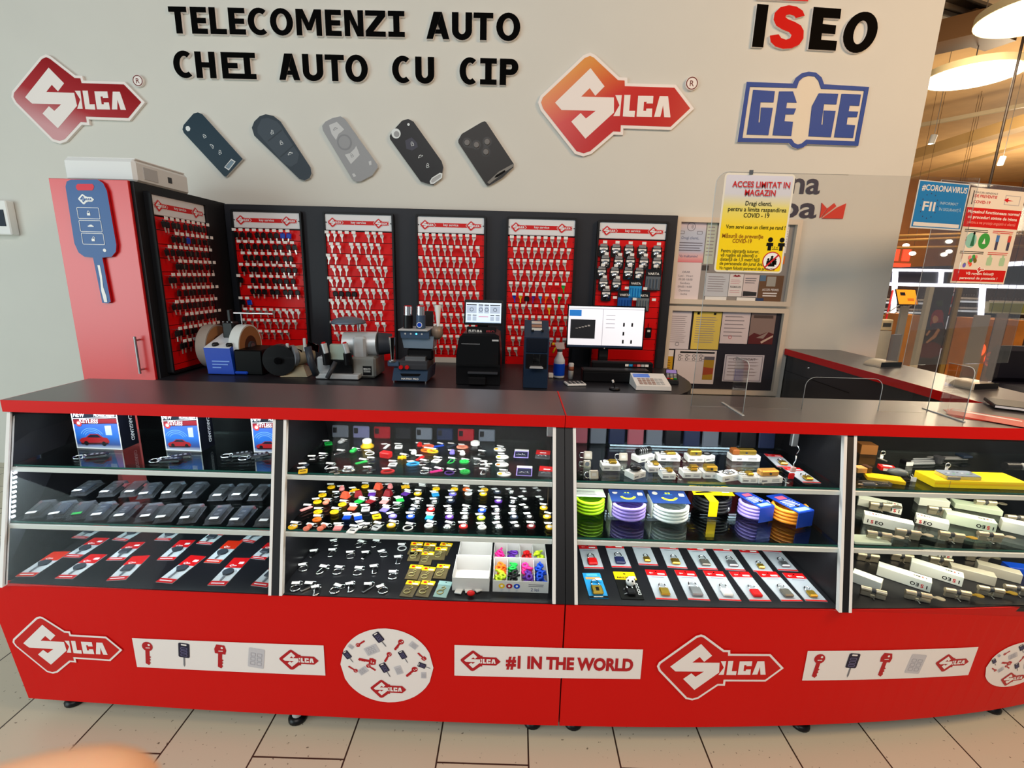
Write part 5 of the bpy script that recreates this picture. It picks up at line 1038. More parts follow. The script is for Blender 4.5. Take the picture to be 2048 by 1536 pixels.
# reflected phone cases of the stand opposite, modelled solid behind the goods
PCOL = [M('reflected_case_plum',(70,40,66),.5),M('reflected_case_rose',(150,80,92),.5),M('reflected_case_crimson',(150,16,32),.45),M('reflected_case_navy',(30,40,70),.45),M('reflected_case_teal',(60,120,118),.5),M('reflected_case_grey',(96,104,116),.5),M('reflected_case_black',(22,24,30),.4),M('reflected_case_lavender',(110,112,150),.5)]
PCN = ['plum','rose','crimson','navy','teal','grey','black','lavender']
pcs = {}
def pcase(k, x, y, z, h, lab, grp):
    if (k,h) not in pcs:
        q = MB(); q.box(-.033,.033,0,.009,0,h,PCOL[k],.004); q.box(-.028,-.012,-.0006,0,h-.03,h-.008,BLACK); o = pcs[k,h] = q.build('reflected_phone_case')
    else: o = bpy.data.objects.new('reflected_phone_case', pcs[k,h].data); COL.objects.link(o)
    o.location = (x,y,z+.0006); o.rotation_euler = (-.12,0,0); tag(o, lab, 'phone case', grp)
seqs = [('left counter top shelf', -.70, 8, .085, 1.835, ZS1, .05, [5,7,2,6,5,3,2,5]), ('left counter reflected rear ledge', -.70, 11, .072, 1.845, .925, .068, [2,1,3,4,5,3,6,3,1,4,1])]
seqs += [('right counter top shelf', .27, 11, .076, 1.845, ZS1, .12, [1,5,3,1,5,6,3,5,6,6,3]), ('right counter middle shelf', .33, 10, .073, 1.84, ZS2, .135, [0,0,5,7,6,2,2,3,2,6])]
rk = MB().box(-.735,-.06,1.835,1.87,.915,.924,GREY,.001).build('reflected_ledge', t1, L1)  # shelf of the mirrored stand, modelled here to carry the upper cases
for nm, x0, n, dx, y, z, h, ks in seqs:
    tot = {k: ks.count(k) for k in ks}; c = {}
    for i, k in enumerate(ks):
        c[k] = c.get(k,0)+1
        pcase(k, x0+i*dx, y, z, h, f"{PCN[k]} reflected phone case modelled at the back of the {nm}"+(f", {ORD[c[k]-1]} of that colour" if tot[k] > 1 else ''), f'reflected phone cases on the {nm}')
mb = MB(); mb.box(.40,.98,1.862,1.868,ZS1-.012,ZS1-.007,LEDM); mk2(mb, 'led_and_reflected_strip')  # mirrored shelf light of the stand opposite, modelled as a glowing bar
# ================================================================ right counter goods
cE, cF, cG = crop(1130,840,5.907), crop(1410,840,5.907), crop(1130,1060,3.531)
STONE = M('lock_beige',(206,196,180),.35,.4); LBX = M('lock_box_white',(232,232,228),.5)
def shackle(mb, x, y, z, w, h, r, mat, T=None): mb.tube([(x-w,y,z)]+[(x+w*cos(a),y+0,z+h*.5+w*sin(a)) for a in [pi-i*pi/8 for i in range(9)]]+[(x+w,y,z)], r, mat, 6)
def flatshackle(mb, x, y, z, w, h, r, mat): mb.tube([(x-w,y,z),(x-w,y+h*.5,z)]+[(x+w*cos(a),y+h*.5+w*sin(a),z) for a in [pi-i*pi/8 for i in range(1,8)]]+[(x+w,y+h*.5,z),(x+w,y,z)], r, mat, 6)
# padlocks lying on their white boxes (crop, x of front middle, y of front bottom, width in crop px, lock style, label)
pads = [(cE,545,602,215,'brass','padlock with steel shackle on white box at the left, front row'),(cE,905,735,200,'black','black oval padlock on a long white box, front row'),(cE,1062,622,160,'brass','small padlock on a white box behind the black oval one'),
  (cE,1225,705,160,'keys','narrow white lock box with bunch of keys hanging at its right'),(cE,965,490,240,'combi','black combination lock with four dials on white box, back row'),(cE,1225,490,265,'brass','wide white lock box with brass padlock, back row'),
  (cE,1500,690,215,'double','white lock box carrying two thin brass padlocks, front middle'),(cE,1545,500,190,'block','brass block padlock on white box, back row middle'),(cF,75,695,190,'block','long brass padlock on white box with white tag, front row'),
  (cF,335,745,290,'loop','white lock box with steel loop inside, front row right'),(cF,550,775,190,'keys','white lock box with key ring on the shelf edge'),(cF,810,785,300,'bigbrass','biggest orange-brass block padlock on white box, front right'),
  (cF,480,490,330,'brown','brass block padlock with brown leather strap, back right'),(cF,60,495,130,'loop','small white box with black-red print, back row right of middle')]
for f, x, y, wpx, st, lab in pads:
    A = onZ(*f(x-wpx/2,y), ZS1); B = onZ(*f(x+wpx/2,y), ZS1); w = (B.x-A.x)/2; cxm = (A.x+B.x)/2; rz_ = {'black':.55,'combi':.5,'loop':.35,'bigbrass':.12}.get(st,.04); yy = max(A.y, gy(ZS1)+.024+w*sin(rz_))
    t = thing('padlock_set', lab, 'padlock', (cxm,yy,ZS1+.0006), rz_, 'padlocks on white boxes'); d = .045; h = .022
    mb = MB(); mb.box(-w,w,0,d,0,h,LBX,.0015); mb.build('box', t)
    mb = MB(Matrix(((1,0,0,0),(0,0,-1,-.0006),(0,1,0,0),(0,0,0,1)))); mb.text('iseo', .012, GR, -w*.5, .007, 0, 'c', .02); mb.lines(w*.1,w*.8,.014,2,.005,.0015,GR,.0001,.2); mb.build('box_print', t)
    L_ = MB(); z = h+.0008
    if st in ('brass','double','keys'):
        L_.box(-w*.15,w*.65,.008,.034,z,z+.010,BRASS,.003); flatshackle_mat = CHROME; L_.T = Matrix.Translation((-w*.15,.021,z+.005)) @ Matrix.Rotation(pi/2,4,'Z'); flatshackle(L_,0,0,0,.009,.03,.0026,CHROME); L_.T = Matrix()
        if st == 'double': L_.box(-w*.1,w*.7,.010,.030,z+.0105,z+.018,BRASS,.002)
    elif st in ('block','bigbrass','brown'):
        m = {'block':BRASS,'bigbrass':M('brass_orange',(222,164,84),.35,.6),'brown':BRASS}[st]; L_.box(-w*.75,w*.75,.006,.036,z,z+.020,m,.004)
        L_.cyl((0,.0055,z+.01),(0,.004,z+.01),.004,DGREY)
        if st == 'brown': L_.box(-w*.95,-w*.45,.004,.038,z+.0005,z+.022,M('leather_brown',(150,84,36),.5),.004)
    elif st == 'black':
        L_.ball((0,.022,z+.010),(w*.8,.02,.0105),BLACK,14,8); L_.box(-w*.3,w*.3,.012,.030,z+.018,z+.0205,M('inset_gloss',(60,62,66),.15),.002)
    elif st == 'combi':
        L_.cyl((-w*.8,.022,z+.013),(w*.8,.022,z+.013),.0125,BLACK,n=16)
        for k in range(4): L_.torus((-w*.55+k*w*.25,.022,z+.013),.0128,.0012,STEEL,(1,0,0),16,4)
    elif st == 'loop': L_.tube([(.016*cos(a)+.0,.022+.012*sin(a),z+.003) for a in [i*2*pi/16 for i in range(16)]], .0026, CHROME if 'red print' not in lab else BLACK, 6, True); L_.box(-w*.4,w*.5,.012,.032,z,z+.0025,GREY)
    L_.build('padlock_body', t)
    if st in ('keys','brass','bigbrass'):
        k = MB(); q = w+.006; k.torus((q,.004,.012),.006,.0009,CHROME,(1,.3,.2),10,4)
        for a in range(2): k.prism([(q+.002*a,-.002),(q+.010,-.004-.004*a),(q+.012,-.010),(q+.004,-.010)], .004+.001*a, .005+.001*a, NICKEL); k.box(q+.005,q+.008,-.012,-.004,.003+.001*a,.004+.001*a,NICKEL)
        k.build('keys', t)
for i, (x, y, lab) in enumerate(((270,470,'square beige padlock standing at the back left of the shelf'),(692,490,'square beige padlock standing behind the first lock box'),(262,565,'silvery square padlock with round boss, left front'),(345,705,'pinkish beige square padlock at the left, nearest the shelf edge'))):
    p = onZ(*cE(x,y), ZS1); p.y = max(p.y, gy(ZS1)+.02); t = thing('square_padlock', lab, 'padlock', (p.x,p.y,ZS1+.0006), (-.35,0,.05*(i-1)), 'square padlocks')
    s = .0155 if i != 2 else .013; mb = MB(); mb.box(-s,s,0,.009,0,2*s,STONE,.003)
    for a in (-1,1):
        for b in (-1,1): mb.cyl((a*s*.75,-.0005,s+b*s*.75),(a*s*.75,.001,s+b*s*.75),.0016,STEEL,n=8)
    if i == 2: mb.cyl((0,-.003,s),(0,.001,s),.008,CHROME)
    else: mb.box(-s*.5,s*.5,-.0004,.001,s*.7,s*1.4,M('lock_plate',(226,222,214),.3,.5))
    mb.build('padlock_body', t); mb = MB(); mb.tube([(-s,.0045,.006),(-s-.012,.0045,.006),(-s-.017,.0045,s),(-s-.012,.0045,2*s-.006),(-s,.0045,2*s-.006)], .0024, CHROME); mb.build('shackle', t)
# blister cards with locks
def lockcard(name, lab, A, ang, ln, z, head, lock, w=.034, body=None, grp='padlock cards on the right deck'):
    t = thing(name, lab, 'padlock pack', (A.x,A.y,z+.0006), ang, grp); mb = MB(); bc = body or M('card_silver',(172,178,186),.35)
    mb.box(-w,w,0,ln,0,.0018,bc)
    if body is None: mb.box(-w,w,0,.006,.0019,.0024,CARDR); mb.box(-w,w,ln*.80,ln,.0019,.0026,CARDR); mb.poly([(-w*.6,ln*.73),(w*.6,ln*.73),(w*.6,ln*.74),(-w*.6,ln*.74)], .0026, GR); mb.poly(rrect(w*.1,w*.8,ln*.83,ln*.88,.001), .0030, WHITE); mb.poly(circ(0,ln*.94,.003,8), .0030, INK); logo(mb, .014, -w*.5, ln*.88, .003, WHITE, CARDR, None, dz=.0001)
    mb.build('card', t); L_ = MB(); c, sz = lock; sz *= 1.2
    L_.box(-.012*sz,.012*sz,ln*.10,ln*.10+.026*sz,.0028,.013,c,.003); flatshackle(L_, 0, ln*.10+.025*sz, .008, .0078*sz, .026*sz, .002, CHROME); L_.build('padlock', t)
    return t
NVL = M('lock_navy',(34,40,80),.35); GRL = M('lock_grey',(120,116,108),.35,.6)
back = [((205,275),(160,125),(RED,1.15),'red'),((400,268),(350,125),(NVL,1.2),'navy'),((590,252),(540,128),(BRASS,.8),'small brass'),((795,272),(735,138),(BRASS,1.),'brass'),((1010,282),(930,148),(GRL,1.1),'grey brown'),((1205,288),(1115,152),(STEEL,1.1),'silver'),((1405,302),(1300,158),(BRASS,.75),'tiny brass'),((1605,292),(1490,158),(STEEL,1.),'steel')]
for i, (a, b, lk, nm) in enumerate(back):
    A, ang, ln = two(cG, a, b, ZD); A.x -= .014*(i == 7); lockcard('padlock_card', f'{nm} padlock on grey red-edged card, {ORD[i]} in the back card row', A, ang, min(ln+.03,.15), ZD, 1, lk)
front = [((730,518),(640,300),(BRASS,1.05),'white-tagged brass'),((960,522),(850,305),(STEEL,1.25),'large silver'),((1180,522),(1050,305),(ALU,1.1),'white combination'),((1400,532),(1240,320),(RED,1.05),'red'),((1630,538),(1440,325),(GRL,1.1),'grey white-tagged'),((1830,532),(1650,330),(BRASS,.9),'small brass')]
for i, (a, b, lk, nm) in enumerate(front):
    A, ang, ln = two(cG, a, b, ZD); A.x -= .014*(i == 5); lockcard('padlock_card', f'{nm} padlock on red-topped card, {ORD[i]} of the red-topped front row', A, ang, min(ln,.155), ZD, 1, lk)
A, ang, ln = two(cG, (250,520), (190,335), ZD); t = lockcard('padlock_card', 'brass combination padlock on a blue card, front left', A, ang, .13, ZD, 0, (BRASS,1.25), .030, CYAN)
mb = MB(); mb.box(-.030,.030,0,.010,.002,.0026,INK); mb.lines(-.016,.016,.007,1,.004,.003,WHITE,.0028,.1); mb.box(-.024,.024,.095,.106,.002,.0026,M('card_orange',(240,150,80),.5)); mb.box(-.018,.018,.112,.125,.002,.0026,M('card_azure',(90,180,230),.5)); mb.poly(rrect(.004,.024,.075,.085,.002), .0135, WHITE)
for k in range(3): mb.box(-.005,.005,.022+k*.006,.026+k*.006,.0132,.0142,INK)
mb.build('card_print', t)
A, ang, ln = two(cG, (490,525), (420,325), ZD); t = lockcard('padlock_card', 'black and yellow card with a black and white ball padlock', A, ang, .14, ZD, 0, (BLACK,.9), .036, INK)
mb = MB(); mb.box(-.036,.036,.098,.14,.002,.0028,YELLOW); mb.box(-.028,.014,.104,.113,.003,.0034,INK); mb.text('STANLEY', .009, YELLOW, -.007,.106,.0036,'c',.02,0,.036); mb.poly(rrect(.012,.034,.103,.116,.002), .0036, WHITE); mb.poly(circ(0,.128,.005,10,.003), .0032, INK)
mb.ball((.006,.066,.0185),.015,WHITE,14,10)
for a in range(5): mb.ball((.006+.011*cos(a*1.257),.066+.011*sin(a*1.257),.0265),.0035,BLACK,8,6)
for k in range(4): mb.ring(rrect(.024,.033,.022+k*.016,.033+k*.016,.001),rrect(.0255,.0315,.0235+k*.016,.0315+k*.016,.001),.002,.0024,WHITE)
mb.tube([(-.022,.020,.004),(-.004,.028,.006),(.008,.018,.004)],.002,STEEL); mb.tube([(-.02,.04,.004),(-.016,.05,.004)],.0025,DGREY); mb.build('ball_lock', t)
for a, b, lab in (((700,395),(560,190),'red-topped grey card leaning behind, right end of the padlock shelf, back one'),((0,0),(0,0),'')):
    pass
for i, (a, b, lab) in enumerate((((1100,600),(870,395),'red-topped grey padlock card at the right end of the top shelf, back one'),((1440,800),(1150,600),'red-topped grey padlock card at the right end of the top shelf, front one'))):
    A, ang, ln = two(cF, a, b, ZS1); A.x -= .03; A.y += .026; lockcard('padlock_card', lab, A, ang, min(ln,.13), ZS1, 1, (BRASS,.9), .030, None, 'cards at the right of the padlock shelf')
p = onZ(*cF(1010,700), ZS1); mb = MB(); mb.box(-.012,.012,-.004,.004,0,.022,CARDR,.003); mb.box(-.010,.010,-.0046,.0046,.026,.044,M('tag_redwhite',(210,170,166),.5),.002); mb.tube([(0,0,.04),(-.004,0,.056),(.002,0,.068),(0,.002,.084)],.0022,CHROME)
tag(mb.build('tagged_lock', None, (p.x,p.y,ZS1+.0006), (0,.12,.3)), 'red tagged chrome chain lock standing right of the biggest brass padlock', 'padlock')
# cable locks
SLV = M('sleeve_navy',(26,50,104),.45); SLB = M('sleeve_blue',(24,60,160),.4)
def coil(f, x, y, wpx, colm, lab, style):
    A = onZ(*f(x-wpx/2,y), ZS2); B = onZ(*f(x+wpx/2,y), ZS2); R = (B.x-A.x)/2*1.02; yy = max(A.y, gy(ZS2)+.02); t = thing('cable_lock', lab, 'cable lock', ((A.x+B.x)/2,yy+R,ZS2+.0006), {'b':.35,'y':0}.get(style,0), 'coiled cable locks'); r = .0062
    pts = [((R-r-.0006*(k%2))*cos(2*pi*k/22),(R-r)*sin(2*pi*k/22), r+k/22*2.0*r) for k in range(22*4)]; MB().tube(pts, r, colm, 8).build('cable', t)
    h = r*9.6; mb = MB()
    if style == 'l':
        mb.box(-R*1.02,R*1.02,-R*.1,R*1.02,h,h+.002,M('sleeve_pale',(214,224,206),.5)); mb.lines(-R*.9,R*.6,R*.7,4,R*.18,R*.07,GR,h+.0022,.2); mb.box(-R*1.03,-R*1.0,-R*.1,R*.9,.004,h,CART); mb.build('sleeve', t)
    elif style == 'n':
        mb.loft([(-R*1.05,-R*.15,h),(R*1.05,-R*.15,h),(R*1.05,R*1.02,h+.012),(-R*1.05,R*1.02,h+.012)],[(-R*1.05,-R*.15,h+.002),(R*1.05,-R*.15,h+.002),(R*1.05,R*1.02,h+.014),(-R*1.05,R*1.02,h+.014)], SLV); mb.box(-R*1.05,-R*1.0,-R*.1,R,.002,h,M('sleeve_side',(196,206,190),.5))
        mb.build('sleeve', t); q = MB(); q.T = Matrix.Translation((0,0,h+.003)) @ Matrix.Rotation(.165,4,'X')
        o = arc(0,R*.48,R*.5,R*.42,200,340,10); i = arc(0,R*.50,R*.36,R*.30,340,200,10); q.poly(o+i, .0008, COLS['lime']); q.poly(circ(-R*.72,R*.75,R*.16,12), .0008, STONE); q.poly(rrect(R*.62,R*.92,R*.5,R*.78,.003), .0008, WHITE); q.poly([(-R*.14,R*.70),(-R*.03,R*.70),(-R*.03,R*.84),(-R*.14,R*.84)], .0008, COLS['lime']); q.poly([(R*.03,R*.70),(R*.14,R*.70),(R*.14,R*.84),(R*.03,R*.84)], .0008, COLS['lime']); q.poly([(-R*.25,R*.62),(R*.25,R*.62),(R*.25,R*.64),(-R*.25,R*.64)], .0008, COLS['cyan']); q.build('sleeve_print', t)
    elif style == 'y':
        mb.loft([(-R*1.1,-R*.2,h),(R*1.1,-R*.2,h),(R*1.05,R,h+.014),(-R*1.05,R,h+.014)],[(-R*1.1,-R*.2,h+.002),(R*1.1,-R*.2,h+.002),(R*1.05,R,h+.016),(-R*1.05,R,h+.016)], YELLOW); mb.box(-R*.55,-R*.1,-R*1.03,-R*.98,.004,h,YELLOW); mb.box(-R*.55,-R*.1,-R*1.02,-R*.2,h,h+.002,YELLOW); mb.build('sleeve', t)
        q = MB(); q.T = Matrix.Translation((0,0,h+.0045)) @ Matrix.Rotation(.20,4,'X'); q.text('STANLEY', .018, INK, 0, R*.5, .0008, 'c', .03, 0, R*1.5); q.poly([(-R*1.0,R*.0),(-R*.3,R*.1),(R*.1,R*.0),(-R*.9,-R*.1)], .0006, INK); q.poly(rrect(R*.5,R*.9,-.0,R*.3,.002), .0008, WHITE); q.lines(-R*.2,R*.7,R*.3,2,R*.14,R*.05,M('print_umber2',(90,80,20),.5),.0007); q.build('sleeve_print', t)
        k = MB()
        for a in range(5): k.torus((R*.2+a*.0065,-R*.7,h*.4),.008,.003,STEEL,(1,0,0),12,5)
        k.build('dial', t)
    else:
        mb.box(-R*.55,R*.65,-R*1.0,R*1.25,h,h+.002,SLB); mb.box(-R*.55,R*.65,-R*1.03,-R*1.0,.004,h,SLB); mb.build('sleeve', t)
        q = MB(); q.poly(rrect(-R*.25,R*.4,R*.55,R*.95,.003), h+.0024, M('print_rose',(210,90,120),.5)); q.lines(-R*.4,R*.5,R*.4,5,R*.16,R*.06,WHITE,h+.0024,.3); q.poly([(-R*.4,-R*.9),(R*.5,-R*.9),(R*.5,-R*.55),(-R*.4,-R*.55)], h+.0024, M('print_steelblue',(120,170,200),.4)); q.poly(circ(R*.1,-R*.35,R*.12,8), h+.0026, INK); q.build('sleeve_print', t)
coil(cE, 310, 1165, 352, M('hose_lime',(176,236,30),.35), 'lime green coiled cable lock, first from left on the cable shelf', 'l')
coil(cE, 785, 1240, 400, LILAC, 'lilac coiled cable lock under navy sleeve, second from left', 'n')
coil(cE, 1295, 1262, 420, M('hose_white',(222,234,230),.35), 'white coiled cable lock under navy sleeve, beside the lilac one', 'n')
coil(cF, 150, 1150, 430, BLACK, 'black combination cable lock under yellow sleeve', 'y')
coil(cF, 640, 1215, 340, LILAC, 'lilac coiled cable lock with blue flap sleeve, right of the yellow one', 'b')
coil(cF, 1085, 1275, 390, M('hose_orange',(246,150,40),.35), 'orange coiled cable lock with blue flap sleeve, last on the shelf', 'b')
# ---- section D
cH, cI = crop(1690,840,5.72), crop(1690,1000,5.7207)
def put(nm, lab, cat, f, x, y, z, rot=0, group=None, dz=0): p = onZ(*f(x,y), z+dz); p.y = max(p.y, (gy(z)+.028+(.06*abs(sin(rot)) if nm in ('lock_cylinder','knob_lock') else 0) if z > .6 else bow(p.x,.5)+.035)); return thing(nm, lab, cat, (p.x,p.y,z+.0006+dz), rot, group)
YB2 = M('box_yellow',(246,196,24),.45); YB3 = M('box_yellow_bright',(250,222,30),.4); GBL = M('plate_greyblue',(128,142,164),.4)
a, b = onZ(*cH(1115,825), ZS1), onZ(*cH(2120,825), ZS1)
t = thing('lock_carton', 'long bright yellow lock carton on the top right shelf', 'carton', (a.x,a.y+.034,ZS1+.0006)); L_ = b.x-a.x
MB().box(0,L_,0,.085,0,.026,YB3,.001).build('carton', t); mb = MB(Matrix(((1,0,0,0),(0,0,-1,-.0006),(0,1,0,0),(0,0,0,1)))); mb.poly([(0,.013),(L_,.013),(L_,.019),(0,.019)], 0, YB2); mb.poly([(.05,0),(.051,0),(.051,.026),(.05,.026)], .0002, GR); mb.build('front_print', t)
t2_ = thing('lock_plate', 'grey blue printed lock case lying on the yellow carton', 'lock case', (a.x+.045,a.y+.045,ZS1+.0272), -.02); mb = MB(); mb.prism(rrect(0,.12,0,.055,.008), 0, .010, M('case_edge',(206,190,100),.4)); mb.prism(rrect(.002,.118,.002,.053,.007), .0102, .012, GBL); mb.build('case', t2_)
mb = MB(); rnd = random.Random(4)
for k in range(9): mb.poly(circ(.015+.012*k,.018+.02*rnd.random(),.004+.003*rnd.random(),8,.002), .0124, (INK,WHITE,GREEN,NAVY)[k%4])
mb.build('case_print', t2_)
t = put('hasp', 'steel hinge plate leaning on the front of the yellow carton', 'hinge', cH, 1245, 690, ZS1, 0, None, .0275); MB().box(-.022,.022,0,.002,0,.012,STEEL,.001).build('plate', t)
t = put('lock_carton', 'flat ochre carton at the left of the top right shelf', 'carton', cH, 470, 720, ZS1, -.35); MB().box(-.055,.055,0,.05,0,.012,YB2,.001).build('carton', t)
t = put('brown_carton', 'brown cardboard carton at the back by the white post', 'carton', cH, 265, 400, ZS1, -.1); MB().box(-.03,.032,0,.05,0,.04,M('cardboard',(168,112,60),.8),.001).build('carton', t)
t = put('deadbolt_box', 'small brown wooden box with dark slot on the ochre carton', 'box', cH, 215, 610, ZS1, .1, None, .013); mb = MB(); mb.box(-.024,.012,0,.03,0,.018,M('cardboard_light',(196,150,90),.7),.001); mb.box(.0125,.030,0,.03,0,.022,M('wood_dark',(66,40,30),.5),.001); mb.build('carton', t)
t = put('knob_lock', 'grey dome lock with white tag before the yellow carton', 'lock', cH, 730, 720, ZS1, -.3); t.location.y += .03; t.location.x -= .01; mb = MB(); mb.box(-.034,.034,0,.04,0,.004,BLACK,.002); mb.ball((0,.02,.0175),(.032,.018,.0145),M('dome_grey',(90,98,104),.3),16,8); mb.build('dome', t); k = MB(); k.torus((.034,-.0,.018),.005,.001,CHROME,(1,.4,0),10,4); k.box(.030,.046,-.008,-.007,.0,.016,TAGM); k.build('key_tag', t)
t = put('door_handle', 'grey lever door handle set lying at the back of the shelf', 'door handle', cH, 900, 520, ZS1, .12); mb = MB()
for k in range(3): mb.box(-.06+.02*k,.05+.02*k,.012*k,.008+.012*k,.004*k,.010+.004*k,M('handle_grey',(150,156,164),.35,.5),.003)
mb.box(-.075,-.05,-.004,.03,0,.016,BLACK,.003); mb.box(-.08,-.052,-.006,-.0045,.001,.016,WHITE); mb.build('levers', t); mb = MB(); mb.cyl((.07,.01,.005),(.07,.01,.03),.012,DGREY,r2=.018); mb.build('rosette', t)
t = put('pull_handle', 'dark silver pull handle behind the lever set', 'door handle', cH, 1250, 500, ZS1, .06); mb = MB(); mb.box(-.07,.09,.03,.05,0,.012,GREY,.004); mb.box(.055,.095,.02,.06,.0122,.022,NAVY,.003); mb.build('bar', t)
t = put('latch_box', 'red and white lock box under the hanging keys', 'box', cH, 490, 590, ZS1, -.3, None, .014); mb = MB(); mb.box(-.024,.024,0,.03,0,.015,CARDR,.001); mb.box(-.015,.018,-.0008,-.0004,.001,.010,WHITE); mb.box(-.012,.015,.008,.022,.0152,.0156,WHITE); mb.build('carton', t)
for x, y, lab in ((420,455,'bunch of keys with white tag behind the red and white box'),(1160,600,'standing steel keys with a long blade before the grey blue case')):
    t = put('key_bunch', lab, 'keys', cH, x, y, ZS1, .2, None, .03); mb = MB(); mb.torus((0,0,.026),.008,.0012,CHROME,(.3,1,0),12,4)
    for k in range(2): mb.prism([(-.006,.012),(.006,.012),(.004,0),(.002,-.02),(-.002,-.02),(-.004,0)], .002*k, .002*k+.0012, NICKEL)
    mb.box(-.008,.006,.001,.002,.004,.02,TAGM); mb.build('keys', t)
t = put('clear_pack', 'clear flat pack with dark tool along the shelf edge, front left', 'pack', cH, 420, 800, ZS1, -.02); MB().box(-.05,.05,0,.02,0,.014,BLISTER,.001).build('case', t); MB().box(-.04,.0,.004,.016,.002,.010,GREY,.002).build('tool', t); MB().box(.01,.044,.004,.016,.002,.009,BLACK,.002).build('clip', t)
t = put('spray_lock', 'grey round lock body at the right edge of the frame', 'lock', cH, 2010, 610, ZS1, 0, None, .03); mb = MB(); mb.cyl((-.03,.03,.014),(.02,.03,.014),.014,BLACK); mb.ball((.035,.03,.013),.013,GREY,12,8); mb.build('lock_body', t)
# boxes and cylinders
IB = M('lock_box_pale',(224,230,224),.5); IBG = M('box_mint',(200,216,196),.5); BUB = M('bubble_wrap',(176,172,160),.35); NK = M('satin_nickel',(196,186,166),.32,.8)
def lbox(lab, f, a, b, z, mat, txt, flip=0, w=.036, h=.034, dz=0, name='lock_box'):
    A, ang, ln = two(f, a, b, z); ang += pi/2; A = onZ(*f(*a), z+dz); B = onZ(*f(*b), z+dz); d = B-A; ang = atan2(d.y,d.x); ln = d.length
    off = max(0, (gy(z)+.016 if z > .6 else bow(B.x,.5)+.03)-min(A.y,B.y)); A.y += off
    t = thing(name, lab, 'box', (A.x,A.y,z+.0006+dz), ang, 'white lock boxes'); MB().box(0,ln,0,w,0,h,mat,.001).build('carton', t)
    if txt:
        mb = MB(Matrix(((1,0,0,0),(0,0,-1,-.0006),(0,1,0,0),(0,0,0,1)))); x = ln*.80 if flip else ln*.22
        def wr(q, y, s):
            for k, ch in enumerate('ISEO'): q.text(ch, s, RED if ch == 'S' else INK, (k-1.5)*s*.72, 0, 0, 'c', .03)
        q = MB(); q.T = mb.T @ Matrix.Translation((x,h*.40,0)) @ Matrix.Rotation(pi if flip else 0,4,'Z') @ Matrix.Translation((0,-.006,0)); wr(q,0,.017)
        q.T = Matrix.Translation((x,w*.5,h+.0006)) @ Matrix.Rotation(pi if flip else 0,4,'Z') @ Matrix.Translation((0,-.004,0)); wr(q,0,.013)
        q.build('box_print', t)
    return t
def cyl_lock(lab, f, x, y, z, ang, keyed=1, dz=0, mat=None, knob=0):
    t = put('lock_cylinder', lab, 'lock cylinder', f, x, y, z, ang, 'euro lock cylinders', dz); m = mat or NK
    mb = MB()
    for x0, x1 in ((-.034,-.006),(.006,.034)):
        mb.cyl((x0,0,.023),(x1,0,.023),.0085,m,n=16); mb.box(x0,x1,-.005,.005,.0,.018,m,.002)
    mb.box(-.006,.006,-.005,.005,0,.006,m); mb.build('body', t)
    MB().cyl((-.0055,0,.023),(.0055,0,.023),.0075,DGREY,n=14).build('cam', t)
    k = MB(); k.cyl((0,-.006,.004),(.002,-.022,.002),.002,CHROME,n=8); k.build('screw', t)
    if keyed: q = MB(); q.box(.0345,.046,-.004,.004,.0215,.0238,BRASS if keyed > 1 else m); q.T = Matrix.Translation((.057,0,.0227)); q.prism(circ(0,0,.013,14,.010), -.0012, .0012, BRASS if keyed > 1 else m); q.build('key', t)
lbox('white lock box with upside-down lettering at the back left, middle shelf', cI, (140,60), (640,175), ZS2, IB, 1, 1, .04, .03)
lbox('long white lock box reading upright, stacked in front at the left', cI, (205,270), (770,400), ZS2, IB, 1, 0, .036, .036)
lbox('small white lock box with pen scribble, second from left', cI, (800,265), (1180,360), ZS2, IB, 1, 0, .04, .026)
lbox('mint white lock box with upside-down lettering in the middle', cI, (1140,260), (1720,385), ZS2, IBG, 1, 1, .04, .036)
lbox('pale green lock box lying flat at the back right, middle shelf', cI, (1250,95), (1800,190), ZS2, IBG, 0, 0, .05, .02)
lbox('white lock box cut off by the right frame edge', cI, (1780,350), (2300,470), ZS2, IB, 0, 0, .04, .036)
lbox('pale lock box behind the scribbled one', cI, (840,60), (1190,110), ZS2, IB, 0, 0, .04, .03)
lbox('flat mint lid of a box at the front left, middle shelf', cI, (140,530), (560,545), ZS2, IBG, 0, 0, .05, .008)
for i, (x, y, a, k, lab) in enumerate(((420,500,-.28,1,'nickel lock cylinder with black key at the far left, front'),(705,440,-.30,1,'nickel lock cylinder with bent key in front of upright lettering'),(1200,470,-.28,2,'nickel lock cylinder with brass key below the scribbled box'),(1640,470,-.22,1,'nickel lock cylinder with long key under upside-down lettering'),(1060,170,-.22,0,'nickel lock cylinder standing behind the scribbled box'),(1590,90,-.15,1,'lock cylinder with knob at the back right of middle shelf'),(1950,270,-.15,0,'lock cylinder at the right edge, middle shelf'),(390,120,-.22,1,'lock cylinder with round key before the back left box'))):
    cyl_lock(lab, cI, x, y, ZS2, a, k, .0 if i in (0,1,2,3) else .008, None)
lbox('white lock box end with black letter at the far left of the deck', cI, (60,930), (395,1060), ZD, IB, 0, 0, .036, .034)
lbox('white lock box with upside-down lettering, first on the right deck', cI, (355,860), (970,1065), ZD, IB, 1, 1, .038, .036)
lbox('white lock box with upside-down lettering, second on the right deck', cI, (735,810), (1335,1000), ZD, IB, 1, 1, .038, .036)
lbox('grey bubble-wrapped lock parcel, left one on the right deck', cI, (1195,860), (1715,995), ZD, BUB, 0, 0, .036, .034, 0, 'wrapped_parcel')
lbox('grey bubble-wrapped lock parcel, right one on the right deck', cI, (1500,830), (2010,965), ZD, BUB, 0, 0, .036, .034, 0, 'wrapped_parcel')
lbox('white lock box with lettering hidden under the shelf, deck back', cI, (880,640), (1215,705), ZD, IB, 1, 1, .036, .03)
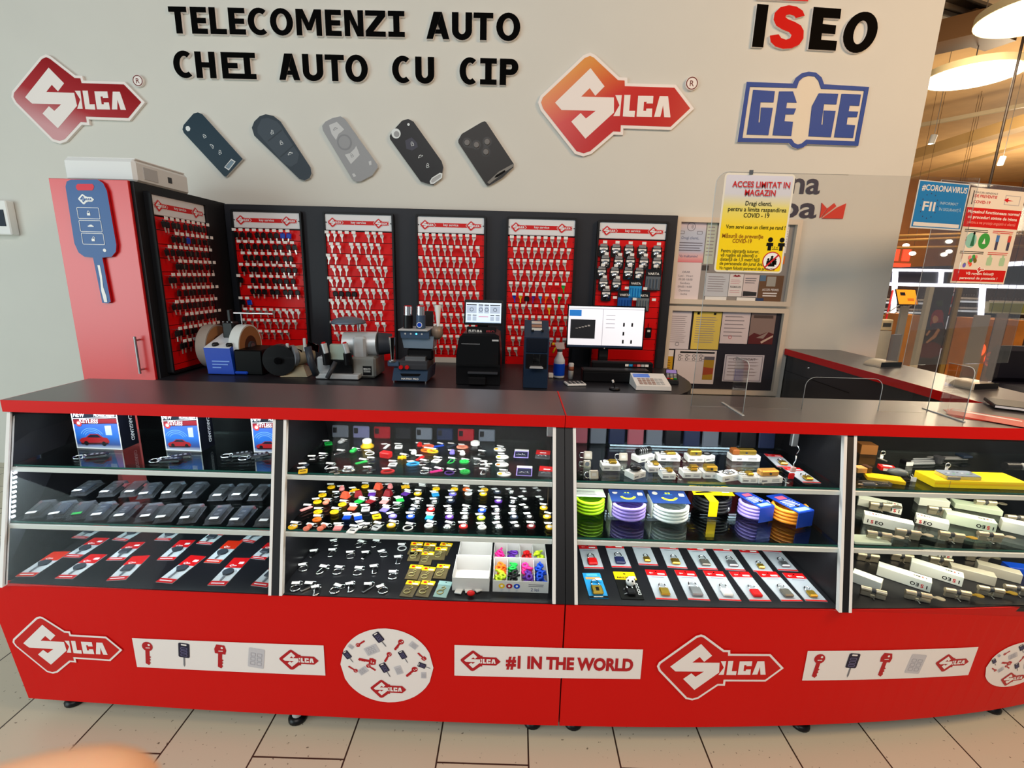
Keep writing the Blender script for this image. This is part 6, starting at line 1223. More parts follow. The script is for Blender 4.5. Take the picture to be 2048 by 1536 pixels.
lbox('blue carton lying at the right end of the deck', cI, (1870,860), (2200,900), ZD, BLUE, 0, 0, .04, .03, 0, 'blue_carton')
for x, y, a, k, lab in ((820,1150,-.35,1,'nickel lock cylinder with big key before the first deck box'),(1270,1125,-.28,2,'nickel lock cylinder with brass keys before the second deck box'),(1650,1095,-.28,2,'nickel lock cylinder with brass key before the left parcel'),(1950,1080,-.25,2,'nickel lock cylinder before the right parcel at the frame edge'),(310,1110,-.45,0,'nickel lock cylinder before the box end at the far left'),(250,700,-.25,0,'dark lock cylinder at the back left of the deck'),(640,700,-.25,0,'lock cylinder at the back beside the first deck box'),(1080,745,-.25,0,'lock cylinder below the half-hidden lettering box'),(1500,700,-.22,1,'lock cylinder with ringed key at the deck back right')):
    cyl_lock(lab, cI, x, y, ZD, a, k)
# ================================================================ machines on the back worktop
ZW = .90
def at(px, py, y): return onY(px, py, y)
def machine(nm, lab, cat, px, y, rot=0): p = onY(px, 740, y); return thing(nm, lab, cat, (p.x, y, ZW+.0006), rot), p.x
def rel(px, py, y, ox): p = onY(px, py, y); return p.x-ox, p.z-ZW
CHB = M('cast_blue',(12,62,176),.35); OFFW = M('panel_white',(214,218,224),.45); RUB = M('rubber_white',(206,212,212),.7); FELT = M('felt_brown',(150,104,66),.8); BEIGE = M('cast_beige',(160,150,126),.45)
SILV = M('machine_silver',(214,218,222),.35,.5); SILG = M('machine_grey',(142,142,138),.4,.3); MBLU = M('machine_blue',(62,82,108),.4,.1); TBLU = M('tower_blue',(30,46,68),.4); MTAN = M('machine_tan',(140,124,110),.4,.2); GLB = M('gloss_black',(9,9,11),.12)
# belt grinder
t, ox = machine('wheel_grinder', 'blue grinder with white-rimmed wheels on the worktop below the side rack', 'grinder', 470, 2.66)
r = lambda px, py, y=2.66: rel(px, py, y, ox)
x0, x1 = r(416,740)[0], r(468,740)[0]; zt = r(440,697)[1]; z2_ = r(440,676)[1]
mb = MB(); mb.loft([(x0,0,0.004),(x1,0,.004),(x1,.22,.004),(x0,.22,.004)],[(x0-.012,0,zt),(x1-.012,0,zt),(x1-.012,.22,z2_),(x0-.012,.22,z2_)], CHB); mb.box(x1,x1+.075,.0,.06,.004,.022,CHB,.006); mb.build('body', t)
mb = MB(); 
for i, w in enumerate((.10,.09,.05)): mb.box(x0+.03,x0+.03+w,-.003,.001,.075-i*.018,.081-i*.018,M('slot_lightblue',(120,160,230),.4))
mb.build('vent_slots', t)
mb = MB(); mb.loft([(x0-.010,.002,zt+.001),(x1-.014,.002,zt+.001),(x1-.014,.20,z2_+.001),(x0-.010,.20,z2_+.001)],[(x0-.010,.002,zt+.004),(x1-.014,.002,zt+.004),(x1-.014,.20,z2_+.004),(x0-.010,.20,z2_+.004)], OFFW); mb.build('top_panel', t)
for k in (.04,.12): MB().lathe([(.018,0),(.018,.012),(.013,.02)], BLACK, (x0+k,.03,zt+.008), 12).build('knob', t)
MB().box(x1+.001,x1+.16,.01,.22,0,zt-.008,M('tank_black',(5,5,6),.4,spec=.1),.006).build('dust_box', t)
for nm, px, c in (('right',488,1),('left',424,0)):
    cx, cz = r(px,693,2.80); w = .058; R = .128; mb = MB(); mb.cyl((cx-w/2,.16,cz),(cx+w/2,.16,cz),R,RUB if c else M('rubber_taupe',(150,140,132),.7),n=36); 
    mb.cyl((cx+w/2,.16,cz),(cx+w/2+.001,.16,cz),R*.93,FELT,n=36); mb.cyl((cx+w/2+.001,.16,cz),(cx+w/2+.002,.16,cz),R*.5,M('felt_dark',(70,40,26),.7),n=24); mb.cyl((cx+w/2,.16,cz),(cx+w/2+.015,.16,cz),.02,STEEL,n=12); mb.build('wheel', t)
mb = MB(); cx, cz = r(452,660,2.80); mb.cyl((cx-.10,.16,cz-.10),(cx+.14,.16,cz-.10),.035,DGREY); mb.box(cx-.02,cx+.05,.13,.2,cz-.1,cz+.05,BLACK,.01); mb.box(cx+.02,cx+.04,.13,.16,cz+.05,cz+.12,BLACK,.004)
for k in range(3): mb.cyl((cx-.01+k*.025,.14,cz-.03),(cx-.01+k*.025,.14,cz+.05),.006,STEEL)
mb.build('motor', t)
a, b = r(468,626,2.80), r(546,628,2.80); mb = MB(); mb.cyl((a[0],.14,a[1]),(b[0],.14,b[1]),.006,CHROME); c = r(482,627,2.80); mb.cyl((c[0],.14,c[1]),(c[0]+.004,.14,.12),.004,STEEL); mb.build('guide_rod', t)
# bench grinder
t, ox = machine('bench_grinder', 'small bench grinder with black round guard beside the blue grinder', 'grinder', 566, 2.66, .1)
r = lambda px, py, y=2.66: rel(px, py, y, ox)
c = r(560,720); mb = MB(); mb.cyl((c[0],-.02,c[1]),(c[0],.03,c[1]),.088,BLACK,n=32); mb.lathe([(.02,0),(.02,.01),(.01,.02)],DGREY,(0,0,0)) if 0 else None; mb.cyl((c[0],-.035,c[1]),(c[0],-.02,c[1]),.02,GLB); mb.build('guard', t)
mb = MB(); mb.cyl((c[0]+.07,.03,c[1]+.02),(c[0]+.13,.11,c[1]+.02),.055,BEIGE,n=20); mb.cyl((c[0]+.055,.015,c[1]+.02),(c[0]+.07,.03,c[1]+.02),.062,GREY,n=20); mb.build('motor', t)
mb = MB(); mb.loft([(c[0]+.0,-.02,.002),(c[0]+.15,-.02,.002),(c[0]+.16,.12,.002),(c[0]+.02,.12,.002)],[(c[0]+.08,.04,.06),(c[0]+.11,.04,.06),(c[0]+.11,.08,.06),(c[0]+.08,.08,.06)], BEIGE); mb.build('base', t)
for dx, h in ((.045,.17),(.14,.20)):
    mb = MB(); mb.box(c[0]+dx-.008,c[0]+dx+.008,.0,.012,h-.055,h+.02,LGREY,.003); mb.build('shield_arm', t)
    MB().loft([(c[0]+dx+.01,.0,h-.035),(c[0]+dx+.07,.01,h-.06),(c[0]+dx+.075,.01,h-.02),(c[0]+dx+.02,.0,h+.005)],[(c[0]+dx+.01,.003,h-.035),(c[0]+dx+.07,.013,h-.06),(c[0]+dx+.075,.013,h-.02),(c[0]+dx+.02,.003,h+.005)], clear('smoked_shield',(110,60,70),.6)).build('eye_shield', t)
# silver key-cutting machine
t, ox = machine('key_cutting_machine', 'silver key cutting machine with lamp hood, before the second rack', 'key machine', 700, 2.64)
r = lambda px, py, y=2.64: rel(px, py, y, ox)
def box_px(mb, xa, ya, xb, yb, y0, y1, mat, b=.004, yy=2.64): a, c = r(xa,yb,yy), r(xb,ya,yy); mb.box(a[0],c[0],y0,y1,max(a[1],.003),c[1],mat,b)
mb = MB(); box_px(mb,700,716,748,764,.02,.22,SILG,.012); box_px(mb,636,748,720,766,-.03,.16,SILV,.004); box_px(mb,632,716,660,752,.02,.14,SILV,.008); mb.build('base', t)
a, b = r(676,690), r(745,690); mb = MB(); mb.cyl((a[0],.12,a[1]-.01),(b[0],.12,b[1]-.01),.07,SILV,n=24); a2 = r(772,692); mb.cyl((b[0],.12,b[1]-.01),(a2[0],.14,b[1]-.01),.066,DGREY,n=24,r2=.058); mb.build('motor_housing', t)
a, b = r(700,675), r(728,720); mb = MB(); mb.box(a[0],b[0],.03,.12,b[1],a[1],M('cover_silver',(206,210,214),.3,.4),.012); mb.build('cutter_cover', t)
mb = MB(); box_px(mb,660,690,690,720,.0,.04,M('carriage_pale',(176,190,176),.35,.3)); box_px(mb,660,720,704,756,.0,.08,BLACK); mb.build('carriage', t)
for px in (655,697): 
    mb = MB(); a, b, c = r(px-5,686), r(px,705), r(px+2,728); mb.cyl((a[0],-.02,a[1]),(b[0],-.02,b[1]),.016,SILV,r2=.014,n=12); mb.cyl((a[0],-.021,a[1]+.001),(a[0]-.001,-.022,a[1]+.006),.011,RED,n=12); mb.cyl((b[0],-.02,b[1]),(c[0],-.015,c[1]),.024,BLACK,n=8); mb.build('clamp_knob', t)
mb = MB(); a, b = r(620,692), r(636,752); mb.tube([(a[0],-.03,a[1]),((a[0]+b[0])/2,-.04,(a[1]+b[1])/2),(b[0],-.02,max(b[1],.024))], .020, M('lever_slate',(48,54,64),.4), 10); mb.build('lever', t)
mb = MB(); a, b = r(675,722), r(664,757); mb.tube([(a[0],-.03,a[1]),(b[0],-.07,max(b[1],.016))], .013, DGREY, 8); mb.build('feed_handle', t)
mb = MB(); box_px(mb,724,734,741,752,-.0005+.02,.0202,BLACK,0); a = r(732,741); mb.build('name_plate', t); mb = MB(); mb.T = Matrix(((1,0,0,a[0]),(0,0,-1,.0188),(0,1,0,a[1]),(0,0,0,1))); mb.text('BRAVO', .012, WHITE, 0, 0, 0, 'c', .02, 0, .04); mb.lines(-.02,.02,-.006,2,.006,.002,WHITE,0,.1); mb.build('plate_print', t)
# lamp hood over it
a, b = r(661,643,2.76), r(730,644,2.76); mb = MB(); n = 14
def hood(zoff): return None
cxm, w = (a[0]+b[0])/2, (b[0]-a[0])/2
mb.T = Matrix.Translation((cxm,.13,a[1]-.008)); mb.lathe([(w,0),(w*.97,.010),(w*.72,.026),(w*.3,.036),(.012,.037)], M('hood_slate',(96,108,124),.35,.3), (0,0,0), 28); mb.lathe([(w*.95,.001),(w*.3,-.004),(.01,-.004)], M('hood_inner',(220,222,224),.4), (0,0,0), 28); mb.T = Matrix(); mb.cyl((cxm+w*.3,.2,a[1]-.01),(cxm+w*.4,.2,.08),.006,STEEL); mb.build('lamp_hood', t)
# two-knob machine
t, ox = machine('key_duplicator', 'blue two-column key duplicator with red buttons before the third rack', 'key machine', 829, 2.58)
r = lambda px, py, y=2.58: rel(px, py, y, ox)
mb = MB(); A = [r(784,768),r(854,770),r(856,738),r(788,735)]; mb.loft([(x,0,max(z,.012)) for x,z in A],[(x+.01,.2,max(z,.012)) for x,z in A], MBLU)
for x in (A[0][0]+.006,A[1][0]-.012): mb.box(x,x+.006,.005,.02,0,.014,STEEL)
mb.build('base', t)
mb = MB(Matrix(((1,0,0,0),(0,0,-1,-.001),(0,1,0,0),(0,0,0,1)))); p = r(820,758); mb.text('MATRIX PRO', .014, WHITE, p[0], p[1]-.005, 0, 'c', .03, 0, .095); q = [r(800,747),r(842,748),r(838,753),r(804,753)]; mb.poly(q, 0, BLACK); mb.build('front_print', t)
mb = MB(); box_px(mb,798,722,856,738,-.02,.12,DGREY,.004,2.58); box_px(mb,777,722,802,732,-.02,.04,MBLU,.004,2.58); mb.build('table', t)
for px in (804,816): 
    mb = MB(); p = r(px,733); mb.cyl((p[0],-.03,p[1]),(p[0],-.018,p[1]),.011,RED,n=14); mb.build('button', t)
mb = MB(); mb.box(r(810,726)[0],r(851,726)[0],.0,.06,r(830,724)[1],r(830,714)[1],STEEL,.002); box_px(mb,812,700,864,722,.03,.10,BLACK,.01,2.58); mb.build('vices', t)
mb = MB(); a, b = r(845,722,2.70), r(880,640,2.70); mb.box(a[0]-.02,b[0]-.045,.12,.2,.03,r(850,655,2.70)[1],MTAN,.015); mb.build('column', t)
mb = MB(); A = [r(801,673),r(866,675),r(864,699),r(806,697)]; mb.loft([(x,.02,z) for x,z in A],[(x,.15,z) for x,z in A], M('shield_blue',(120,140,160),.35,.2)); A = [r(800,660),r(858,662),r(858,678),r(802,676)]; mb.loft([(x,.0,z) for x,z in A],[(x,.16,z) for x,z in A], MBLU); mb.build('head', t)
mb = MB(); p = r(829,668)
for k in range(4): mb.cyl((p[0]-.05+k*.03,-.002,p[1]),(p[0]-.05+k*.03,.0,p[1]),.005,M('led_cyan',(80,200,250),.3,emit=3) if k == 2 else LGREY,n=10)
mb.build('indicator', t)
mb = MB(); a, b = r(797,661), r(857,663); mb.box(a[0],b[0],-.02,.17,b[1],a[1]+.008,LGREY,.004); mb.build('tray', t)
for px, m in ((812,BLACK),(838,MBLU)):
    a, b, c = r(px,658), r(px,632), r(px,614); mb = MB(); mb.cyl((a[0],.05,a[1]),(b[0],.05,b[1]),.026,m,n=18); mb.cyl((b[0],.05,b[1]),(c[0],.05,c[1]),.022,CHROME,n=18); mb.cyl((c[0],.05,c[1]),(c[0],.05,c[1]+.004),.019,RED,n=16)
    if m == MBLU: q = r(837,651); mb.cyl((q[0],.0225,q[1]),(q[0],.0235,q[1]),.015,WHITE,n=16); mb.cyl((q[0],.0218,q[1]),(q[0],.0224,q[1]),.012,BLUE,n=16)
    mb.build('spindle', t)
mb = MB(); a, b = r(872,612), r(873,655); mb.cyl((a[0],.06,a[1]),(b[0],.06,b[1]),.018,WHITE,r2=.008,n=14); c = r(870,668); mb.ball((c[0],.07,c[1]),(.034,.034,.04),MTAN,14,10); mb.build('lever', t)
mb = MB(); a, b = r(785,674), r(786,720); mb.cyl((a[0],-.01,a[1]),(b[0],-.01,b[1]),.018,CHROME,r2=.009,n=14); mb.cyl((b[0],-.01,b[1]),(b[0],-.01,b[1]-.008),.022,STEEL,n=14); mb.build('side_lever', t)
MB().box(r(836,640,2.76)[0],r(866,640,2.76)[0],.17,.2,r(850,660,2.76)[1],r(850,622,2.76)[1],M('board_umber',(38,34,34),.4),.004).build('rear_board', t)
# black engraving machine with tablet
t, ox = machine('engraving_machine', 'glossy black key machine carrying a tablet screen', 'key machine', 955, 2.58)
r = lambda px, py, y=2.58: rel(px, py, y, ox)
A = [r(912,772),r(1000,774),r(1001,712),r(998,672),r(990,668),r(926,667),r(918,676),r(912,712)]; mb = MB(); mb.loft([(x,0,max(.003,z)) for x,z in A],[(x,.24,max(.003,z)) for x,z in A], BLACK); mb.build('body', t)
A = [r(914,726),r(997,728),r(998,674),r(920,672)]; mb = MB()
mb.loft([(A[0][0],-.035,A[0][1]),(A[1][0],-.035,A[1][1]),(A[1][0],-.004,A[1][1]),(A[0][0],-.004,A[0][1])],[(A[3][0],-.012,A[3][1]),(A[2][0],-.012,A[2][1]),(A[2][0],-.004,A[2][1]),(A[3][0],-.004,A[3][1])], GLB); mb.build('hood', t)
mb = MB(); a, b = r(936,742), r(996,748); mb.box(a[0],b[0],-.03,-.002,b[1],a[1],DGREY,.003); a, b = r(938,752), r(972,768); mb.box(a[0],b[0],-.04,-.002,max(b[1],.01),a[1],M('drawer_black',(24,24,26),.3),.003); mb.build('drawer', t)
mb = MB(); box_px(mb,934,655,992,668,.08,.1,BLACK,.002,2.66); mb.build('name_plate', t); p = r(961,663,2.66); mb = MB(Matrix(((1,0,0,0),(0,0,-1,.0785),(0,1,0,0),(0,0,0,1)))); mb.text('FUTURA', .019, WHITE, p[0]-.028, p[1]-.005, 0, 'c', .025, 0, .075); mb.text('PRO', .019, M('print_crimson',(160,50,60),.4), p[0]+.055, p[1]-.006, 0, 'c', .02, 0, .045); mb.build('plate_print', t)
mb = MB(); p = r(990,681); mb.box(p[0]-.015,p[0]+.02,-.0155,-.014,p[1]-.008,p[1]+.006,LGREY); mb.build('hood_label', t); mb = MB(); a = r(942,687); mb.box(a[0]-.05,a[0]+.05,-.022,-.0205,a[1]-.002,a[1]+.002,GREY); mb.build('hood_slot', t)
tb = thing('tablet', 'tablet with key pictures on a bright screen above the black machine', 'tablet', onY(967,625,2.68), (radians(78),0,0)); tb.location.z = onY(967,625,2.68).z
a, b = onY(930,600,2.68), onY(1004,650,2.68); w, h = (b.x-a.x)/2*1.03, (a.z-b.z)/2*1.06; mb = MB(); mb.prism(rrect(-w,w,-h,h,.006), -.008, 0, GLB); mb.build('case', tb)
SCR = M('screen_glow',(206,222,240),.4,emit=.85); mb = MB(); mb.poly([(-w*.92,-h*.82),(w*.92,-h*.82),(w*.92,h*.76),(-w*.92,h*.76)], .0006, SCR); mb.build('screen', tb)
mb = MB(); SB = M('screen_slate',(90,104,124),.5,emit=.2); SL = M('screen_pale',(176,192,214),.5,emit=.6)
for x, w2 in ((-.62,.26),(-.14,.12),(.16,.12),(.6,.26)): mb.poly([(w*(x-w2),h*.62),(w*(x+w2),h*.62),(w*(x+w2),h*.55),(w*(x-w2),h*.55)], .001, INK); mb.poly([(w*(x-w2),h*-.06),(w*(x+w2),h*-.06),(w*(x+w2),h*.5),(w*(x-w2),h*.5)], .0009, SL); mb.ring(circ(w*x,h*.22,.011,12), circ(w*x,h*.22,.008,12), .001, .0012, SB)
for x in (-.74,-.46,.46,.74): mb.poly([(w*(x-.1),h*-.2),(w*(x+.1),h*-.2),(w*(x+.1),h*-.26),(w*(x-.1),h*-.26)], .001, INK); mb.poly([(w*(x-.1),h*-.66),(w*(x+.1),h*-.66),(w*(x+.1),h*-.32),(w*(x-.1),h*-.32)], .0009, SL)
mb.poly([(-w*.25,-h*.3),(w*.25,-h*.3),(w*.25,-h*.36),(-w*.25,-h*.36)], .001, M('screen_pink',(220,150,180),.5,emit=.4)); mb.poly([(-w*.9,-h*.78),(w*.9,-h*.78),(w*.9,-h*.81),(-w*.9,-h*.81)], .001, CYAN); mb.build('screen_print', tb)
p = rel(965,652,2.68,ox); MB().box(p[0]-.03,p[0]+.03,.11,.135,.20,p[1]+.012,BLACK,.004).build('tablet_stand', t)
# navy tower machine
t, ox = machine('engraving_tower', 'tall dark blue tower machine with slanted top, left of spray bottle', 'key machine', 1070, 2.54)
r = lambda px, py, y=2.54: rel(px, py, y, ox)
w = (r(1097,720)[0]-r(1048,720)[0])/2; cx = (r(1097,720)[0]+r(1048,720)[0])/2; zt, zt2 = r(1072,675)[1], r(1072,640,2.70)[1]; mb = MB()
mb.loft([(cx-w,0,.002),(cx-w,0,zt),(cx-w,.14,zt2),(cx-w,.24,zt2-.01),(cx-w,.24,.002)],[(cx+w,0,.002),(cx+w,0,zt),(cx+w,.14,zt2),(cx+w,.24,zt2-.01),(cx+w,.24,.002)], TBLU); mb.build('body', t)
mb = MB(); mb.box(cx-w*.86,cx+w*.86,-.006,0,r(1072,705)[1],zt-.004,M('tower_face',(20,26,38),.25),.004); mb.box(cx-w*.86,cx+w*.86,-.003,0,r(1072,738)[1],r(1072,708)[1],BLACK); mb.build('front_cover', t)
mb = MB(); a, b = r(1066,709)[1], r(1066,727)[1]
for x in (-.018,.018): mb.box(cx+x-.003,cx+x+.003,-.009,-.003,b,a,CHROME)
mb.box(cx-.015,cx+.015,-.008,-.003,r(1066,722)[1],r(1066,717)[1],CHROME); mb.build('guide_rails', t)
mb = MB(); z = r(1072,732)[1]; mb.prism([(cx-.036,-.045),(cx+.036,-.045),(cx+.03,-.003),(cx-.03,-.003)], z-.006, z, LGREY); mb.build('shelf_plate', t)
mb = MB(); sl = (zt2-zt)/.14
for i in range(3): y = .05+i*.028; z = zt+sl*y; mb.loft([(cx-.028,y,z+.001),(cx+.028,y,z+.001),(cx+.028,y+.02,z+.02*sl+.001),(cx-.028,y+.02,z+.02*sl+.001)],[(cx-.028,y,z+.004),(cx+.028,y,z+.004),(cx+.028,y+.02,z+.02*sl+.004),(cx-.028,y+.02,z+.02*sl+.004)], (CHROME,M('plate_bronze',(170,130,110),.3,.6),CHROME)[i])
for x in (-.024,.028): mb.cyl((cx+x,.045,zt+sl*.045+.001),(cx+x,.045,zt+sl*.045+.010),.008,BLACK,n=10)
mb.build('top_clamps', t)
# spray bottle, small cup, card
t, ox = machine('spray_bottle', 'spray bottle with blue label and yellow trigger beside the monitor', 'bottle', 1118, 2.84)
mb = MB(); mb.lathe([(.032,.001),(.034,.006),(.034,.014),(.033,.095),(.033,.108),(.016,.142),(.014,.16)], M('bottle_clear',(196,204,214),.25), (0,0,0), 22); mb.build('bottle', t)
MB().lathe([(.0346,.016),(.0348,.018),(.0348,.086),(.0346,.088)], BLUE, (0,0,0), 22).build('label', t)
mb = MB(); mb.lathe([(.016,.16),(.017,.176)], DGREY, (0,0,0), 14); mb.loft([(-.02,-.012,.176),(.028,-.012,.176),(.028,.012,.176),(-.02,.012,.176)],[(-.034,-.010,.21),(.022,-.010,.214),(.022,.010,.214),(-.034,.010,.21)], M('nozzle_grey',(190,170,170),.4)); mb.box(-.05,-.032,-.007,.007,.198,.211,GOLD,.002); mb.tube([(-.018,0,.19),(-.03,0,.176),(-.042,0,.15)], .006, GOLD); mb.build('trigger', t)
t, ox = machine('white_cube', 'tiny white block standing left of the spray bottle foot', 'block', 1102, 2.82); MB().box(-.014,.016,0,.03,0,.028,WHITE,.003).build('block', t)
t, ox = machine('striped_canister', 'small striped canister between spray bottle and monitor foot', 'canister', 1142, 2.82); mb = MB(); mb.lathe([(.016,0),(.016,.09),(.013,.095)], LGREY, (0,0,0), 14); mb.lathe([(.0163,.05),(.0163,.075)], M('stripe_brown',(140,80,60),.4), (0,0,0), 14); mb.build('can', t)
# monitor
a, b = onY(1139,612,2.98), onY(1283,697,2.98); w, h = b.x-a.x+.016, a.z-b.z+.018
t = thing('monitor', 'flat computer monitor showing a white window with dark picture', 'monitor', (a.x-.008,2.98,b.z-.010), (pi/2-.05,0,0))
MB().prism([(0,0),(w,0),(w,h),(0,h)], -.02, 0, GLB).build('case', t)
sx, sy = w-.014, h-.018; SW = M('screen_white',(226,228,236),.4,emit=1.0); mb = MB(); mb.poly([(.007,.010),(.007+sx,.010),(.007+sx,.010+sy),(.007,.010+sy)], .0008, SW); mb.build('screen', t)
f = lambda u, v: (.007+u*sx, .010+(1-v)*sy); mb = MB(); Rr = lambda u0,v0,u1,v1,m,z=.0012: mb.poly([f(u0,v1),f(u1,v1),f(u1,v0),f(u0,v0)], z, m)
Rr(.01,.09,.17,.24,M('screen_blue',(40,120,200),.4,emit=.7)); Rr(.03,.32,.36,.79,M('screen_dark',(44,48,56),.4)); Rr(0,.95,1,1,M('screen_bar',(40,60,90),.4)); Rr(.455,.05,.462,.95,M('screen_line',(190,192,204),.5,emit=.4)); Rr(0,.045,1,.06,M('screen_line'))
for k in range(5): Rr(.10+k*.04,.53-.02*k,.13+k*.04,.545-.015*k,LGREY,.0016)
for u, v in ((.73,.38),(.84,.38),(.73,.60),(.73,.80),(.84,.80)): Rr(u,v,u+.022,v+.09,INK)
for k in range(4): Rr(.5,.2+.1*k,.62,.215+.1*k,M('screen_line'))
mb.build('screen_print', t); mb = MB(); mb.cyl((w/2,.005,0),(w/2,.005,.0006),.003,LGREY,n=10); mb.build('brand_mark', t)
mb = MB(Matrix.Rotation(0,4,'X')); mb.box(w/2-.03,w/2+.03,-(b.z-.010-ZW)+.022,.12,-.05,-.021,BLACK,.004); mb.build('stand', t); MB().box(w/2-.11,w/2+.11,-(b.z-.010-ZW)+.006,-(b.z-.010-ZW)+.016,-.055,.055,BLACK,.003).build('foot', t)
# till drawer, fiscal printer, terminal, calculators, mouse
t, ox = machine('cash_drawer', 'long low black cash drawer under the monitor', 'cash drawer', 1232, 2.73)
r = lambda px, py, y=2.73: rel(px, py, y, ox)
MB().box(-.19,.20,.0,.09,.0,.075,M('drawer_case',(16,15,16),.35),.006).build('case', t); MB().box(-.185,.195,-.004,-.001,.008,.06,BLACK,.002).build('drawer_front', t)
t3_ = thing('barcode_keyboard', 'black keyboard unit with coloured keys behind the cash drawer', 'keyboard', onY(1240,735,2.84)); t3_.location.z = ZW+.0006+.0; MB().box(-.17,.2,.0,.06,.0,.105,BLACK,.008).build('body', t3_); mb = MB()
for k in range(6): mb.box(.03+k*.024,.05+k*.024,-.002,.0,.080,.094,(WHITE,CYAN,COLS['maroon'],COLS['pink'],LGREY,WHITE)[k])
mb.build('keycap_row', t3_)
t, ox = machine('fiscal_printer', 'small white cash register with blue display at right end', 'cash register', 1312, 2.56); mb = MB(); mb.loft([(-.10,0,.002),(.095,0,.002),(.095,.16,.002),(-.10,.16,.002)],[(-.098,0,.025),(.093,0,.025),(.093,.16,.065),(-.098,.16,.065)], WHITE); mb.build('body', t)
mb = MB(); sl = .25
mb.loft([(-.09,.105,.053),(.0,.105,.053),(.0,.14,.062),(-.09,.14,.062)],[(-.09,.105,.056),(.0,.105,.056),(.0,.14,.065),(-.09,.14,.065)], M('lcd_blue',(90,130,220),.3,emit=.3)); mb.build('display', t)
mb = MB()
for i in range(6):
    for j in range(4): x, y = -.075+i*.024, .018+j*.02; z = .0265+y*.25; mb.box(x,x+.018,y,y+.014,z,z+.003,M('key_taupe',(170,140,130),.5) if i < 4 else LGREY)
mb.build('keypad', t)
t, ox = machine('payment_terminal', 'black card payment terminal with coloured keys at the worktop end', 'payment terminal', 1346, 2.74, -.25); mb = MB(); mb.loft([(-.04,0,.002),(.04,0,.002),(.036,.15,.002),(-.036,.15,.002)],[(-.038,.004,.02),(.038,.004,.02),(.034,.15,.06),(-.034,.15,.06)], BLACK); mb.build('body', t)
mb = MB(); Q = lambda y: .0206+(y-.004)*.274
mb.loft([(-.03,.10,Q(.10)),(.03,.10,Q(.10)),(.028,.14,Q(.14)),(-.028,.14,Q(.14))],[(-.03,.10,Q(.10)+.002),(.03,.10,Q(.10)+.002),(.028,.14,Q(.14)+.002),(-.028,.14,Q(.14)+.002)], LILAC)
mb.build('display', t); mb = MB()
for i in range(3):
    for j in range(4): y = .02+j*.019; mb.box(-.028+i*.02,-.012+i*.02,y,y+.012,Q(y),Q(y)+.005,(RED,GOLD,GREEN)[i] if j == 0 else LGREY,.001)
mb.build('keypad', t)
t, ox = machine('calculator', 'small white-edged calculator on the worktop before the monitor', 'calculator', 1156, 2.62, .2); MB().box(-.055,.055,0,.08,.0,.012,WHITE,.003).build('body', t); mb = MB()
for i in range(4):
    for j in range(3): mb.box(-.045+i*.024,-.026+i*.024,.008+j*.022,.024+j*.022,.0122,.014,DGREY,.001)
mb.build('keypad', t)
t, ox = machine('desk_microphone', 'black gooseneck gadget with white tip before the cash drawer', 'gadget', 1232, 2.56); mb = MB(); mb.lathe([(.03,0),(.03,.008),(.02,.012)], BLACK, (0,0,0), 16); mb.tube([(0,0,.01),(-.005,0,.03),(-.012,-.01,.045)], .003, BLACK); mb.build('base', t); MB().cyl((-.012,-.01,.043),(-.016,-.012,.055),.006,WHITE).build('tip', t)

# ================================================================ acrylic screens and signs on the counters
def acryl(mb, pts, d, mat): mb.loft([p for p in pts], [Vector(p)+Vector(d) for p in pts], mat)
t = thing('acrylic_screen', 'clear acrylic screen with serving hatch standing on the right counter', 'screen', (0,1.729,ZT1+.0006))
xa, xb, zt = onY(1440,600,1.729).x, onY(1868,760,1.729).x, onY(1500,345,1.729).z-ZT1; xa = onY(1382,812,1.729).x
hx0, hx1, hz = onY(1606,800,1.729).x, onY(1760,800,1.729).x, onY(1680,756,1.729).z-ZT1
def rr2(x0,x1,z1,r): return [(x0,0)]+arc(x0+r,z1-r,r,r,180,90,6)+arc(x1-r,z1-r,r,r,90,0,6)+[(x1,0)]
mb = MB(Matrix(((1,0,0,0),(0,0,-1,.002),(0,1,0,0),(0,0,0,1))))
# sheet in three pieces around the hatch, merged as one outline
outl = [(xa,.0)]+[(xa,zt-.04)]+arc(xa+.04,zt-.04,.04,.04,180,90,6)+[(xb,zt),(xb,0),(hx1,0)]+arc(hx1-.035,hz-.035,.035,.035,0,90,6)+arc(hx0+.035,hz-.035,.035,.035,90,180,6)+[(hx0,0)]
mb.prism(outl, 0, .004, ACRYLIC, ACRYLIC); mb.build('sheet', t)
EDG = M('acrylic_edge',(200,204,204),.2)
def edge(pts, w=.0012):
    mb = MB(Matrix(((1,0,0,0),(0,0,-1,.002),(0,1,0,0),(0,0,0,1)))); mb.tube([(a,b,.002) for a,b in pts], w, EDG, 4); mb.build('polished_edge', t)
def _old(pts, w=.0012):
    for a, b in zip(pts, pts[1:]):
        mb.cyl((a[0],a[1],.002),(b[0],b[1],.002),w,EDG,n=4,caps=False)
edge([(hx0,.0)]+arc(hx0+.035,hz-.035,.035,.035,180,90,6)+arc(hx1-.035,hz-.035,.035,.035,90,0,6)+[(hx1,0)]); edge([(xa,0),(xa,zt-.04)]+arc(xa+.04,zt-.04,.04,.04,180,90,6)+[(xb*.5+xa*.5,zt)]); edge([(xb,.22),(xb,0)])
